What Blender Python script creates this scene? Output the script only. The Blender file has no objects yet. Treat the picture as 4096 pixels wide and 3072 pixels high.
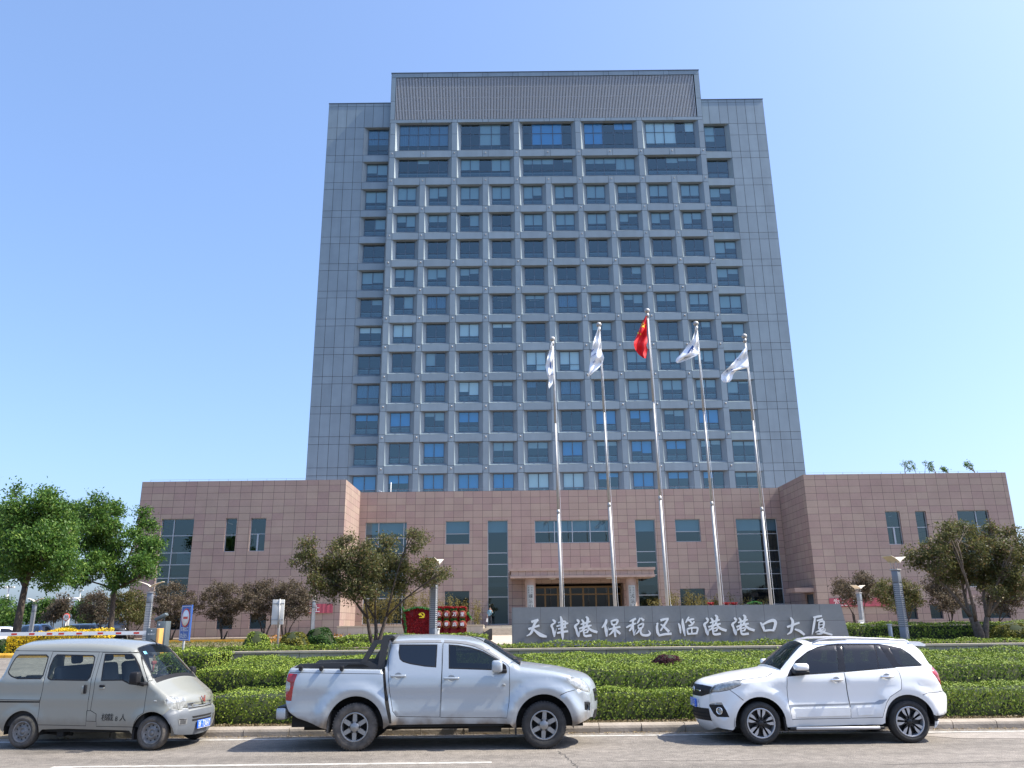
import bpy, bmesh, math, random
import numpy as np
from mathutils import Vector, Matrix
from mathutils.geometry import delaunay_2d_cdt
RAD = math.radians
SC = bpy.context.scene
COL = SC.collection
random.seed(7)

# ---------------------------------------------------------------- camera
PITCH, ROLL, EYE, FPX = RAD(16.5), RAD(0.63), 2.02, 3222.0
cam_d = bpy.data.cameras.new("camera")
cam_d.sensor_width = 36.0
cam_d.lens = FPX / 4096 * 36.0
cam_d.clip_start, cam_d.clip_end = 0.1, 4000
cam = bpy.data.objects.new("camera", cam_d)
COL.objects.link(cam)
cam.matrix_world = (Matrix.Translation((0, 0, EYE)) @ Matrix.Rotation(RAD(90) + PITCH, 4, 'X')
                    @ Matrix.Rotation(-ROLL, 4, 'Z'))
SC.camera = cam

# ---------------------------------------------------------------- sky, sun, exposure
SUN_ELEV, SUN_FRONT = RAD(52), RAD(4.6)        # the sun stands over +X, a little in front of the facades
sun_dir = Vector((math.cos(SUN_ELEV) * math.cos(SUN_FRONT), -math.cos(SUN_ELEV) * math.sin(SUN_FRONT), math.sin(SUN_ELEV)))
W = bpy.data.worlds.new("World")
SC.world = W
W.use_nodes = True
nt = W.node_tree
bg = nt.nodes["Background"]
sky = nt.nodes.new("ShaderNodeTexSky")
sky.sky_type = 'NISHITA'
sky.sun_disc = False
sky.sun_elevation = SUN_ELEV
sky.sun_rotation = math.atan2(sun_dir.x, sun_dir.y)
sky.air_density, sky.dust_density, sky.ozone_density = 1.0, 3.0, 2.6
hsv = nt.nodes.new("ShaderNodeHueSaturation")
hsv.inputs["Saturation"].default_value = 1.06
hsv.inputs["Value"].default_value = 1.14
nt.links.new(sky.outputs[0], hsv.inputs["Color"])
tint = nt.nodes.new("ShaderNodeMix")
tint.data_type, tint.blend_type = 'RGBA', 'MULTIPLY'
tint.inputs[0].default_value = 1.0
tint.inputs[7].default_value = (0.91, 0.965, 1.12, 1)
nt.links.new(hsv.outputs[0], tint.inputs[6])
veil = nt.nodes.new("ShaderNodeMix")          # thin high haze evens the blue out
veil.data_type = 'RGBA'
veil.inputs[0].default_value = 0.28
veil.inputs[7].default_value = (1.45, 2.25, 3.45, 1)
nt.links.new(tint.outputs[2], veil.inputs[6])
nt.links.new(veil.outputs[2], bg.inputs[0])
bg.inputs[1].default_value = 0.15
sl = bpy.data.lights.new("sun", 'SUN')
sl.energy, sl.angle, sl.color = 4.7, RAD(0.5), (1.0, 0.93, 0.80)
so = bpy.data.objects.new("sun", sl)
COL.objects.link(so)
so.rotation_euler = sun_dir.to_track_quat('Z', 'Y').to_euler()
SC.view_settings.view_transform = 'Standard'
SC.view_settings.look = 'None'
SC.view_settings.exposure = 0.85
SC.view_settings.gamma = 1.0
SC.render.engine = 'CYCLES'
SC.cycles.max_bounces = 8
SC.cycles.transparent_max_bounces = 16
SC.cycles.caustics_reflective = False
SC.cycles.caustics_refractive = False

# ---------------------------------------------------------------- survey: photo pixel (4096 x 3072) -> place at a known distance
_cp, _sp, _cr, _sr = math.cos(PITCH), math.sin(PITCH), math.cos(ROLL), math.sin(ROLL)
def ray(p):
    u = (p[0] - 2048) / FPX; v = -(p[1] - 1536) / FPX
    a = u * _cr + v * _sr; b = -u * _sr + v * _cr
    return Vector((a, _cp - b * _sp, _sp + b * _cp))
def at(p, Y):
    d = ray(p); t = Y / d.y
    return Vector((d.x * t, Y, EYE + d.z * t))
def atz(p, Z):
    d = ray(p); t = (Z - EYE) / d.z
    return Vector((d.x * t, d.y * t, Z))
def crop(x0, y0, s):
    return lambda x, y: (x0 + x / s, y0 + y / s)
c1 = crop(0, 2450, 2212 / 1024); c2 = crop(1024, 2450, 2212 / 1424); c3 = crop(2648, 2450, 2212 / 1448)
c4 = crop(0, 1850, 2212 / 1024); c5 = crop(1024, 1850, 2212 / 1024); c6 = crop(2048, 1850, 2212 / 1024); c7 = crop(3072, 1850, 2212 / 1024)
a6 = crop(2100, 1200, 2.212); z2 = crop(760, 2430, 3.687); z3 = crop(0, 2330, 3.16); z4 = crop(1560, 2380, 4.096)
z5 = crop(2030, 2230, 3.3015); z7 = crop(3280, 2180, 4.148); z8 = crop(2700, 2600, 4.1475); s6 = crop(2040, 2410, 3.072); s7 = crop(2700, 2410, 3.072)
v2 = crop(420, 2540, 3.456); v1 = crop(0, 2540, 3.456); x5 = crop(3040, 2530, 2.765); ov = crop(0, 0, 0.54004)

# ---------------------------------------------------------------- materials
def _n(nt, t, **k):
    n = nt.nodes.new(t)
    for a, b in k.items(): setattr(n, a, b)
    return n
def mat(name, col, rough=0.6, metal=0.0, var=0.0, scale=3.0, bump=0.0, coat=0.0, spec=0.5, bscale=None, col2=None, detail=4.0):
    m = bpy.data.materials.new(name); m.use_nodes = True
    nt = m.node_tree; b = nt.nodes["Principled BSDF"]
    b.inputs["Base Color"].default_value = (*col, 1)
    b.inputs["Roughness"].default_value = rough
    b.inputs["Metallic"].default_value = metal
    b.inputs["Coat Weight"].default_value = coat
    b.inputs["Coat Roughness"].default_value = 0.05
    b.inputs["Specular IOR Level"].default_value = spec
    if var or bump or col2:
        g = _n(nt, "ShaderNodeNewGeometry")
        no = _n(nt, "ShaderNodeTexNoise"); no.inputs["Scale"].default_value = scale; no.inputs["Detail"].default_value = detail
        nt.links.new(g.outputs["Position"], no.inputs["Vector"])
        if var or col2:
            mx = _n(nt, "ShaderNodeMix", data_type='RGBA')
            mr = _n(nt, "ShaderNodeMapRange"); mr.inputs[1].default_value = 0.3; mr.inputs[2].default_value = 0.7
            nt.links.new(no.outputs[0], mr.inputs[0]); nt.links.new(mr.outputs[0], mx.inputs[0])
            lo = col if col2 else tuple(c * (1 - var) for c in col); hi = col2 or tuple(min(1, c * (1 + var)) for c in col)
            mx.inputs[6].default_value = (*lo, 1); mx.inputs[7].default_value = (*hi, 1)
            nt.links.new(mx.outputs[2], b.inputs["Base Color"])
        if bump:
            n2 = no
            if bscale:
                n2 = _n(nt, "ShaderNodeTexNoise"); n2.inputs["Scale"].default_value = bscale; n2.inputs["Detail"].default_value = 3
                nt.links.new(g.outputs["Position"], n2.inputs["Vector"])
            bp = _n(nt, "ShaderNodeBump"); bp.inputs["Strength"].default_value = bump; bp.inputs["Distance"].default_value = 0.02
            nt.links.new(n2.outputs[0], bp.inputs["Height"]); nt.links.new(bp.outputs[0], b.inputs["Normal"])
    return m
def glass(name, tint, refl=0.12, rough=0.0, refl_col=(1, 1, 1), wavy=0.06):
    m = bpy.data.materials.new(name); m.use_nodes = True
    nt = m.node_tree; nt.nodes.clear()
    o = _n(nt, "ShaderNodeOutputMaterial"); mx = _n(nt, "ShaderNodeMixShader"); t = _n(nt, "ShaderNodeBsdfTransparent"); g = _n(nt, "ShaderNodeBsdfGlossy")
    fr = _n(nt, "ShaderNodeFresnel"); g0 = _n(nt, "ShaderNodeNewGeometry"); ir = _n(nt, "ShaderNodeMapRange"); ir.inputs[3].default_value = 1.5; ir.inputs[4].default_value = 1 / 1.5
    nt.links.new(g0.outputs["Backfacing"], ir.inputs[0]); nt.links.new(ir.outputs[0], fr.inputs[0])
    ad = _n(nt, "ShaderNodeMath", operation='ADD', use_clamp=True); ad.inputs[1].default_value = refl
    t.inputs[0].default_value = (*tint, 1); g.inputs["Roughness"].default_value = rough; g.inputs[0].default_value = (*refl_col, 1)
    geo = _n(nt, "ShaderNodeNewGeometry"); no = _n(nt, "ShaderNodeTexNoise"); no.inputs["Scale"].default_value = 0.9; no.inputs["Detail"].default_value = 1
    bp = _n(nt, "ShaderNodeBump"); bp.inputs["Strength"].default_value = wavy; bp.inputs["Distance"].default_value = 0.02
    nt.links.new(geo.outputs["Position"], no.inputs["Vector"]); nt.links.new(no.outputs[0], bp.inputs["Height"]); nt.links.new(bp.outputs[0], g.inputs["Normal"])
    nt.links.new(fr.outputs[0], ad.inputs[0]); nt.links.new(ad.outputs[0], mx.inputs[0])
    nt.links.new(t.outputs[0], mx.inputs[1]); nt.links.new(g.outputs[0], mx.inputs[2]); nt.links.new(mx.outputs[0], o.inputs[0])
    return m
def foliage(name, dark, light, trans=0.35, rough=0.5, third=None):
    m = bpy.data.materials.new(name); m.use_nodes = True
    nt = m.node_tree; b = nt.nodes["Principled BSDF"]; out = nt.nodes["Material Output"]
    g = _n(nt, "ShaderNodeNewGeometry"); cr = _n(nt, "ShaderNodeValToRGB")
    cr.color_ramp.elements[0].color = (*dark, 1); cr.color_ramp.elements[1].color = (*light, 1)
    if third:
        e = cr.color_ramp.elements.new(0.82); e.color = (*light, 1); cr.color_ramp.elements[2].color = (*third, 1)
    nt.links.new(g.outputs["Random Per Island"], cr.inputs[0]); nt.links.new(cr.outputs[0], b.inputs["Base Color"])
    b.inputs["Roughness"].default_value = rough; b.inputs["Specular IOR Level"].default_value = 0.25
    tr = _n(nt, "ShaderNodeBsdfTranslucent"); mx = _n(nt, "ShaderNodeMixShader"); mx.inputs[0].default_value = trans
    nt.links.new(cr.outputs[0], tr.inputs[0]); nt.links.new(b.outputs[0], mx.inputs[1]); nt.links.new(tr.outputs[0], mx.inputs[2]); nt.links.new(mx.outputs[0], out.inputs[0])
    return m
def tiles(name, col, tw, th, x_off, z_off, joint=(0.05, 0.035, 0.03), jw=0.012, var=0.06, rough=0.7, bump=0.5, mott=1.0):
    """stone slabs in a straight grid; world position, side faces use Y"""
    m = bpy.data.materials.new(name); m.use_nodes = True
    nt = m.node_tree; b = nt.nodes["Principled BSDF"]; L = nt.links
    g = _n(nt, "ShaderNodeNewGeometry"); sp = _n(nt, "ShaderNodeSeparateXYZ"); sn = _n(nt, "ShaderNodeSeparateXYZ")
    L.new(g.outputs["Position"], sp.inputs[0]); L.new(g.outputs["True Normal"], sn.inputs[0])
    def M(op, a, b_, c=None):
        n = _n(nt, "ShaderNodeMath", operation=op)
        for i, v in enumerate((a, b_, c)):
            if v is None: continue
            if isinstance(v, (int, float)): n.inputs[i].default_value = v
            else: L.new(v, n.inputs[i])
        return n.outputs[0]
    isx = M('GREATER_THAN', M('ABSOLUTE', sn.outputs[0], 0), 0.7)
    u = M('ADD', M('MULTIPLY', sp.outputs[0], M('SUBTRACT', 1.0, isx)), M('MULTIPLY', sp.outputs[1], isx))
    us = M('DIVIDE', M('SUBTRACT', u, x_off), tw); vs = M('DIVIDE', M('SUBTRACT', sp.outputs[2], z_off), th)
    du = M('MULTIPLY', M('PINGPONG', us, 0.5), tw); dv = M('MULTIPLY', M('PINGPONG', vs, 0.5), th)
    d = M('MINIMUM', du, dv)
    mask = _n(nt, "ShaderNodeMapRange"); mask.inputs[1].default_value = jw * 0.6; mask.inputs[2].default_value = jw * 1.4; L.new(d, mask.inputs[0])
    cb = _n(nt, "ShaderNodeCombineXYZ"); L.new(M('FLOOR', us, 0), cb.inputs[0]); L.new(M('FLOOR', vs, 0), cb.inputs[1])
    wn = _n(nt, "ShaderNodeTexWhiteNoise", noise_dimensions='3D'); L.new(cb.outputs[0], wn.inputs[0])
    no = _n(nt, "ShaderNodeTexNoise"); no.inputs["Scale"].default_value = 0.7; no.inputs["Detail"].default_value = 6; L.new(g.outputs["Position"], no.inputs["Vector"])
    no2 = _n(nt, "ShaderNodeTexNoise"); no2.inputs["Scale"].default_value = 9; no2.inputs["Detail"].default_value = 4; L.new(g.outputs["Position"], no2.inputs["Vector"])
    val = M('ADD', M('MULTIPLY', M('SUBTRACT', wn.outputs[0], 0.5), 2 * var), M('ADD', M('MULTIPLY', M('SUBTRACT', no.outputs[0], 0.5), 0.35 * mott), M('MULTIPLY', M('SUBTRACT', no2.outputs[0], 0.5), 0.22)))
    k = M('ADD', val, 1.0)
    vm = _n(nt, "ShaderNodeVectorMath", operation='SCALE'); vm.inputs[0].default_value = col; L.new(k, vm.inputs[3])
    hs = _n(nt, "ShaderNodeHueSaturation"); L.new(vm.outputs[0], hs.inputs["Color"])
    L.new(M('ADD', 0.485, M('MULTIPLY', wn.outputs[0], 0.03)), hs.inputs["Hue"])
    mx = _n(nt, "ShaderNodeMix", data_type='RGBA'); L.new(mask.outputs[0], mx.inputs[0]); mx.inputs[6].default_value = (*joint, 1); L.new(hs.outputs[0], mx.inputs[7])
    L.new(mx.outputs[2], b.inputs["Base Color"]); b.inputs["Roughness"].default_value = rough
    bp = _n(nt, "ShaderNodeBump"); bp.inputs["Strength"].default_value = bump; bp.inputs["Distance"].default_value = 0.01
    L.new(mask.outputs[0], bp.inputs["Height"]); L.new(bp.outputs[0], b.inputs["Normal"])
    return m
M = {}
M['panel'] = mat('grey_panel', (0.226, 0.288, 0.322), 0.42, var=0.06, scale=0.6, metal=0.15)
def weathered(m):
    """slight panel-to-panel shifts and long rain streaks on the cladding (facade_weather)"""
    nt = m.node_tree; b = nt.nodes["Principled BSDF"]; src = b.inputs["Base Color"].links[0].from_socket
    g = _n(nt, "ShaderNodeNewGeometry"); mp = _n(nt, "ShaderNodeMapping"); mp.inputs[3].default_value = (1.6, 1.6, 0.06); no = _n(nt, "ShaderNodeTexNoise"); no.inputs["Scale"].default_value = 1.0; no.inputs["Detail"].default_value = 7
    nt.links.new(g.outputs["Position"], mp.inputs[0]); nt.links.new(mp.outputs[0], no.inputs["Vector"])
    a = _n(nt, "ShaderNodeMath", operation='MULTIPLY_ADD'); a.inputs[1].default_value = 0.12; a.inputs[2].default_value = 0.84; nt.links.new(g.outputs["Random Per Island"], a.inputs[0])
    c = _n(nt, "ShaderNodeMath", operation='MULTIPLY_ADD'); c.inputs[1].default_value = 0.22; nt.links.new(no.outputs[0], c.inputs[0]); nt.links.new(a.outputs[0], c.inputs[2])
    vm = _n(nt, "ShaderNodeVectorMath", operation='SCALE'); nt.links.new(src, vm.inputs[0]); nt.links.new(c.outputs[0], vm.inputs[3]); nt.links.new(vm.outputs[0], b.inputs["Base Color"])
weathered(M['panel'])
M['panel_dark'] = mat('panel_joint', (0.03, 0.033, 0.04), 0.8)
M['louvre'] = mat('louvre_metal', (0.50, 0.52, 0.53), 0.5, metal=0.2)
M['frame'] = mat('window_frame_metal', (0.10, 0.13, 0.17), 0.4, metal=0.3)
M['frame_light'] = mat('pale_window_frame', (0.42, 0.45, 0.48), 0.4, metal=0.3)
M['pane'] = glass('window_glass', (0.66, 0.80, 0.82), 0.10, 0.0, (0.72, 0.94, 0.97))
M['pane_teal'] = glass('teal_glass', (0.40, 0.55, 0.62), 0.06, 0.01, (0.75, 0.95, 1.0))
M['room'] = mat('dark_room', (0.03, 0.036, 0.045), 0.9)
M['blind'] = mat('roller_blind', (0.34, 0.42, 0.47), 0.8)
M['blind_pale'] = mat('pale_blind', (0.80, 0.86, 0.90), 0.8)
M['blind_blue'] = mat('blue_blind', (0.05, 0.29, 0.68), 0.8)
M['blind_dim'] = mat('blue_curtain', (0.09, 0.18, 0.32), 0.8, var=0.4, scale=12)
M['rail'] = mat('window_rail', (0.30, 0.36, 0.42), 0.4, metal=0.5)
M['stone_wing'] = tiles('pink_granite_wing', (0.325, 0.238, 0.204), 0.93, 0.575, -31.3, 13.3)
M['stone_mid'] = tiles('pink_granite_middle', (0.325, 0.238, 0.204), 0.88, 0.60, 0.70, 13.08)
M['stone_plain'] = mat('pink_granite', (0.325, 0.238, 0.204), 0.7, var=0.12, scale=2)
M['granite'] = tiles('beige_granite', (0.42, 0.37, 0.30), 1.2, 0.7, 0.1, 0.35, joint=(0.12, 0.1, 0.08), jw=0.008)
M['coping'] = mat('granite_coping', (0.42, 0.36, 0.28), 0.7, var=0.15, scale=4)
M['slate'] = tiles('grey_slate', (0.185, 0.193, 0.200), 0.90, 0.66, -0.06, 1.98, joint=(0.07, 0.075, 0.08), jw=0.006, var=0.07, rough=0.55, bump=0.2, mott=1.6)
M['steel'] = mat('brushed_steel', (0.42, 0.42, 0.415), 0.62, metal=0.55, var=0.1, scale=6)
M['letter'] = mat('pale_metal_letter', (0.80, 0.80, 0.79), 0.4, metal=0.2)
M['white'] = mat('white_paint', (0.80, 0.80, 0.78), 0.4)
M['white_cloth'] = mat('white_cloth', (0.85, 0.87, 0.90), 0.8)
M['red_cloth'] = mat('red_cloth', (0.72, 0.012, 0.02), 0.7)
M['yellow'] = mat('yellow_cloth', (0.95, 0.72, 0.03), 0.6)
M['navy'] = mat('navy_print', (0.02, 0.07, 0.25), 0.6)
M['gloss_black'] = mat('gloss_black_trim', (0.012, 0.012, 0.014), 0.12, spec=0.4)
M['lamp_cap'] = mat('dull_lamp_metal', (0.36, 0.37, 0.38), 0.5, metal=0.4)
M['plate_steel'] = mat('dull_plate_steel', (0.36, 0.38, 0.37), 0.45, metal=0.4)
M['black'] = mat('black_plastic', (0.018, 0.018, 0.02), 0.45, spec=0.2)
M['rubber'] = mat('tyre_rubber', (0.032, 0.031, 0.030), 0.85, var=0.25, scale=14, bump=0.3, bscale=60)
M['rubber_dusty'] = mat('dusty_tyre_rubber', (0.055, 0.05, 0.045), 0.9, col2=(0.13, 0.115, 0.10), scale=9, bump=0.5, bscale=70)
M['dark'] = mat('underbody', (0.012, 0.012, 0.012), 0.9)
M['asphalt'] = mat('worn_asphalt', (0.145, 0.128, 0.110), 0.9, col2=(0.225, 0.20, 0.172), scale=6.0, bump=1.0, bscale=38, detail=14)
def roadwear(m):
    """wheel tracks along the road, coarse aggregate and oil stains"""
    nt = m.node_tree; b = nt.nodes["Principled BSDF"]; src = b.inputs["Base Color"].links[0].from_socket; L = nt.links; g = _n(nt, "ShaderNodeNewGeometry")
    def noise(sc, scale, det, lo, hi, a, z):
        mp = _n(nt, "ShaderNodeMapping"); mp.inputs[3].default_value = scale; n = _n(nt, "ShaderNodeTexNoise"); n.inputs["Scale"].default_value = sc; n.inputs["Detail"].default_value = det; L.new(g.outputs["Position"], mp.inputs[0]); L.new(mp.outputs[0], n.inputs["Vector"])
        r = _n(nt, "ShaderNodeMapRange"); r.inputs[1].default_value = lo; r.inputs[2].default_value = hi; r.inputs[3].default_value = a; r.inputs[4].default_value = z; L.new(n.outputs[0], r.inputs[0]); return r.outputs[0]
    k = None
    for o in (noise(1.0, (.05, 1.3, 1), 3, .35, .65, .86, 1.14), noise(0.9, (.5, 1, 1), 6, .56, .72, 1.0, .72), noise(55, (1, 1, 1), 2, .3, .7, .72, 1.28), noise(.35, (1, 1.5, 1), 5, .4, .62, .93, 1.10)):
        if k is None: k = o
        else:
            q = _n(nt, "ShaderNodeMath", operation='MULTIPLY'); L.new(k, q.inputs[0]); L.new(o, q.inputs[1]); k = q.outputs[0]
    vm = _n(nt, "ShaderNodeVectorMath", operation='SCALE'); L.new(src, vm.inputs[0]); L.new(k, vm.inputs[3]); L.new(vm.outputs[0], b.inputs["Base Color"])
roadwear(M['asphalt'])
M['kerb'] = mat('kerb_stone', (0.24, 0.205, 0.165), 0.8, col2=(0.37, 0.32, 0.265), scale=3, bump=0.3, bscale=25, detail=8)
M['soil'] = mat('dry_soil', (0.10, 0.075, 0.05), 0.95, col2=(0.20, 0.16, 0.10), scale=2.5, bump=0.8, bscale=20, detail=8)
M['paving'] = mat('pale_paving', (0.45, 0.38, 0.30), 0.8, var=0.12, scale=1.5)
M['paint_line'] = mat('worn_road_paint', (0.62, 0.60, 0.55), 0.7, col2=(0.30, 0.28, 0.25), scale=7, detail=9)
M['yellow_kerb'] = mat('yellow_kerb_paint', (0.62, 0.33, 0.03), 0.7, var=0.2, scale=3)
M['bark'] = mat('tree_bark', (0.10, 0.075, 0.055), 0.9, col2=(0.19, 0.15, 0.115), scale=10, bump=0.8, bscale=30)
M['bark_dark'] = mat('dark_bark', (0.045, 0.035, 0.028), 0.9, col2=(0.09, 0.07, 0.055), scale=10, bump=0.8, bscale=30)
M['leaf_green'] = foliage('green_leaves', (0.028, 0.082, 0.016), (0.105, 0.200, 0.035), 0.38, third=(0.21, 0.30, 0.06))
M['leaf_brown'] = foliage('plum_leaves', (0.052, 0.066, 0.022), (0.160, 0.160, 0.055), 0.38, third=(0.22, 0.13, 0.08))
M['leaf_plum'] = foliage('dull_plum_leaves', (0.058, 0.050, 0.034), (0.155, 0.125, 0.082), 0.35, third=(0.19, 0.135, 0.11))
M['leaf_hedge'] = foliage('hedge_leaves', (0.070, 0.128, 0.014), (0.210, 0.275, 0.032), 0.15, rough=0.6, third=(0.31, 0.36, 0.07))
M['leaf_yellow'] = foliage('golden_leaves', (0.50, 0.33, 0.012), (0.85, 0.62, 0.03), 0.3)
M['leaf_dark'] = foliage('dark_evergreen', (0.014, 0.045, 0.010), (0.05, 0.11, 0.02), 0.25)
M['leaf_olive'] = foliage('olive_leaves', (0.07, 0.08, 0.012), (0.20, 0.19, 0.025), 0.3)
M['leaf_bamboo'] = foliage('bamboo_leaves', (0.10, 0.085, 0.025), (0.24, 0.20, 0.06), 0.35)
M['leaf_red'] = foliage('purple_leaves', (0.05, 0.018, 0.022), (0.11, 0.035, 0.045), 0.2)
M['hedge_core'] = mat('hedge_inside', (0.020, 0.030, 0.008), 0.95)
M['lamp_grey'] = mat('lamp_post_paint', (0.20, 0.225, 0.26), 0.5, metal=0.2)
M['lamp_wing'] = mat('lamp_wing_panel', (0.70, 0.63, 0.52), 0.5)
M['sign_blue'] = mat('blue_sign_paint', (0.03, 0.10, 0.36), 0.5)
M['sign_red'] = mat('red_sign_paint', (0.62, 0.04, 0.02), 0.5)
M['sign_grey'] = mat('grey_sign_back', (0.60, 0.59, 0.55), 0.5)
M['cabinet'] = mat('dark_grey_cabinet', (0.09, 0.115, 0.13), 0.5)
M['orange'] = mat('orange_paint', (0.62, 0.33, 0.10), 0.5)
M['flower_red'] = foliage('red_flowers', (0.17, 0.005, 0.008), (0.36, 0.014, 0.018), 0.1)
M['flower_green'] = foliage('green_trim_leaves', (0.03, 0.12, 0.03), (0.07, 0.25, 0.06), 0.1)
M['crimson'] = mat('crimson_board', (0.17, 0.008, 0.011), 0.8, var=0.5, scale=14)
M['disc_rim'] = mat('straw_rim', (0.26, 0.13, 0.035), 0.8, var=0.3, scale=30)
M['banner'] = mat('pink_red_banner', (0.42, 0.085, 0.115), 0.7)
M['gold'] = mat('bronze_trim', (0.16, 0.095, 0.04), 0.35, metal=0.6)
M['skin'] = mat('skin', (0.45, 0.27, 0.19), 0.6)
M['shirt'] = mat('light_blue_shirt', (0.20, 0.36, 0.44), 0.8)
M['trousers'] = mat('dark_trousers', (0.02, 0.024, 0.035), 0.8)
M['hair'] = mat('black_hair', (0.012, 0.01, 0.01), 0.6)

# ---------------------------------------------------------------- scene graph helpers
def tag(o, label=None, cat=None, group=None, kind=None):
    if label: o['label'] = label
    if cat: o['category'] = cat
    if group: o['group'] = group
    if kind: o['kind'] = kind
    return o
def thing(name, label, cat, loc=(0, 0, 0), rz=0.0, group=None):
    o = bpy.data.objects.new(name, None); COL.objects.link(o)
    o.empty_display_size = 0.3; o.location = loc; o.rotation_euler = (0, 0, rz)
    return tag(o, label, cat, group)
def copy_tree(o, parent=None):
    c = o.copy(); COL.objects.link(c)
    if parent is not None: c.parent = parent
    for ch in list(o.children): copy_tree(ch, c)
    return c
class MB:
    def __init__(s, org=(0, 0, 0)): s.v = []; s.f = []; s.m = []; s.sm = []; s.o = Vector(org)
    def add(s, vs, fs, mi=0, smooth=False):
        k = len(s.v)
        s.v += [tuple(p) for p in vs]
        for f in fs: s.f.append(tuple(i + k for i in f)); s.m.append(mi); s.sm.append(smooth)
        return s
    def quad(s, a, b, c, d, mi=0): return s.add((a, b, c, d), ((0, 1, 2, 3),), mi)
    def box(s, x0, x1, y0, y1, z0, z1, mi=0):
        v = [(x, y, z) for z in (z0, z1) for y in (y0, y1) for x in (x0, x1)]
        return s.add(v, ((0, 2, 3, 1), (4, 5, 7, 6), (0, 1, 5, 4), (2, 6, 7, 3), (0, 4, 6, 2), (1, 3, 7, 5)), mi)
    def cbox(s, c, sx, sy, sz, mi=0): return s.box(c[0] - sx / 2, c[0] + sx / 2, c[1] - sy / 2, c[1] + sy / 2, c[2] - sz / 2, c[2] + sz / 2, mi)
    def bbox(s, x0, x1, y0, y1, z0, z1, b=0.02, mi=0, mtx=None, seg=2):
        bm = bmesh.new(); bmesh.ops.create_cube(bm, size=1.0)
        for v in bm.verts: v.co = Vector(((x0 + x1) / 2 + v.co.x * (x1 - x0), (y0 + y1) / 2 + v.co.y * (y1 - y0), (z0 + z1) / 2 + v.co.z * (z1 - z0)))
        bmesh.ops.bevel(bm, geom=bm.edges[:], offset=b, segments=seg, affect='EDGES', profile=0.5)
        if mtx is not None: bm.transform(mtx)
        bm.verts.index_update()
        s.add([v.co for v in bm.verts], [[v.index for v in f.verts] for f in bm.faces], mi, True); bm.free(); return s
    def prism(s, poly, d0, d1, fn, mi=0, smooth=False):
        """poly 2D, fn(u, v, d) -> 3D; capped at both ends"""
        n = len(poly)
        tri = [tuple(t) for t in tess(poly)]
        v = [fn(p[0], p[1], d0) for p in poly] + [fn(p[0], p[1], d1) for p in poly]
        f = [(i, (i + 1) % n, (i + 1) % n + n, i + n) for i in range(n)] + tri + [tuple(j + n for j in reversed(t)) for t in tri]
        return s.add(v, f, mi, smooth)
    def tube(s, path, r, n=8, mi=0, cap=True, smooth=True):
        P = [Vector(p) for p in path]; R = r if isinstance(r, (list, tuple)) else [r] * len(P)
        vs = []; fs = []; ref = None
        for i, p in enumerate(P):
            t = (P[min(i + 1, len(P) - 1)] - P[max(i - 1, 0)]).normalized()
            if ref is None: ref = t.orthogonal().normalized()
            ref = (ref - t * ref.dot(t))
            ref = ref.normalized() if ref.length > 1e-6 else t.orthogonal().normalized()
            b = t.cross(ref)
            for k in range(n):
                a = 2 * math.pi * k / n
                vs.append(p + (ref * math.cos(a) + b * math.sin(a)) * R[i])
        for i in range(len(P) - 1):
            for k in range(n): fs.append((i * n + k, i * n + (k + 1) % n, (i + 1) * n + (k + 1) % n, (i + 1) * n + k))
        if cap: fs.append(tuple(range(n - 1, -1, -1))); fs.append(tuple((len(P) - 1) * n + k for k in range(n)))
        return s.add(vs, fs, mi, smooth)
    def lathe(s, prof, n, fn, mi=0, smooth=True, close=False):
        """prof [(radius, depth)], fn(x, y, d) -> 3D"""
        vs = []; fs = []
        for r, d in prof:
            for k in range(n):
                a = 2 * math.pi * k / n; vs.append(fn(r * math.cos(a), r * math.sin(a), d))
        for i in range(len(prof) - 1):
            for k in range(n): fs.append((i * n + k, i * n + (k + 1) % n, (i + 1) * n + (k + 1) % n, (i + 1) * n + k))
        if close: fs.append(tuple(range(n))); fs.append(tuple((len(prof) - 1) * n + k for k in range(n)))
        return s.add(vs, fs, mi, smooth)
    def ball(s, c, rx, ry=None, rz=None, n=12, mi=0):
        ry = ry or rx; rz = rz or rx; vs = []; fs = []
        for i in range(n // 2 + 1):
            th = math.pi * i / (n // 2)
            for k in range(n):
                a = 2 * math.pi * k / n
                vs.append((c[0] + rx * math.sin(th) * math.cos(a), c[1] + ry * math.sin(th) * math.sin(a), c[2] + rz * math.cos(th)))
        for i in range(n // 2):
            for k in range(n): fs.append((i * n + k, (i + 1) * n + k, (i + 1) * n + (k + 1) % n, i * n + (k + 1) % n))
        return s.add(vs, fs, mi, True)
    def build(s, name, mats, parent=None, label=None, cat=None, group=None, kind=None, merge=False):
        me = bpy.data.meshes.new(name)
        me.from_pydata([(a - s.o.x, b - s.o.y, c - s.o.z) for a, b, c in s.v], [], s.f)
        mats = mats if isinstance(mats, (list, tuple)) else [mats]
        for m in mats: me.materials.append(m)
        me.polygons.foreach_set('material_index', s.m); me.polygons.foreach_set('use_smooth', s.sm)
        me.validate(); me.update()
        if merge:
            bm = bmesh.new(); bm.from_mesh(me); bmesh.ops.remove_doubles(bm, verts=bm.verts, dist=1e-4)
            bmesh.ops.recalc_face_normals(bm, faces=bm.faces); bm.to_mesh(me); bm.free()
        o = bpy.data.objects.new(name, me); COL.objects.link(o)
        if parent is not None: o.parent = parent
        else: o.location = s.o
        return tag(o, label, cat, group, kind)
def tess(poly):
    from mathutils.geometry import tessellate_polygon
    return tessellate_polygon([[Vector((p[0], p[1], 0)) for p in poly]])
def instance(o, name, parent, loc, rz=0.0):
    c = bpy.data.objects.new(name, o if isinstance(o, bpy.types.Mesh) else o.data); COL.objects.link(c)
    c.parent = parent; c.location = loc; c.rotation_euler = (0, 0, rz); return c
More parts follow.
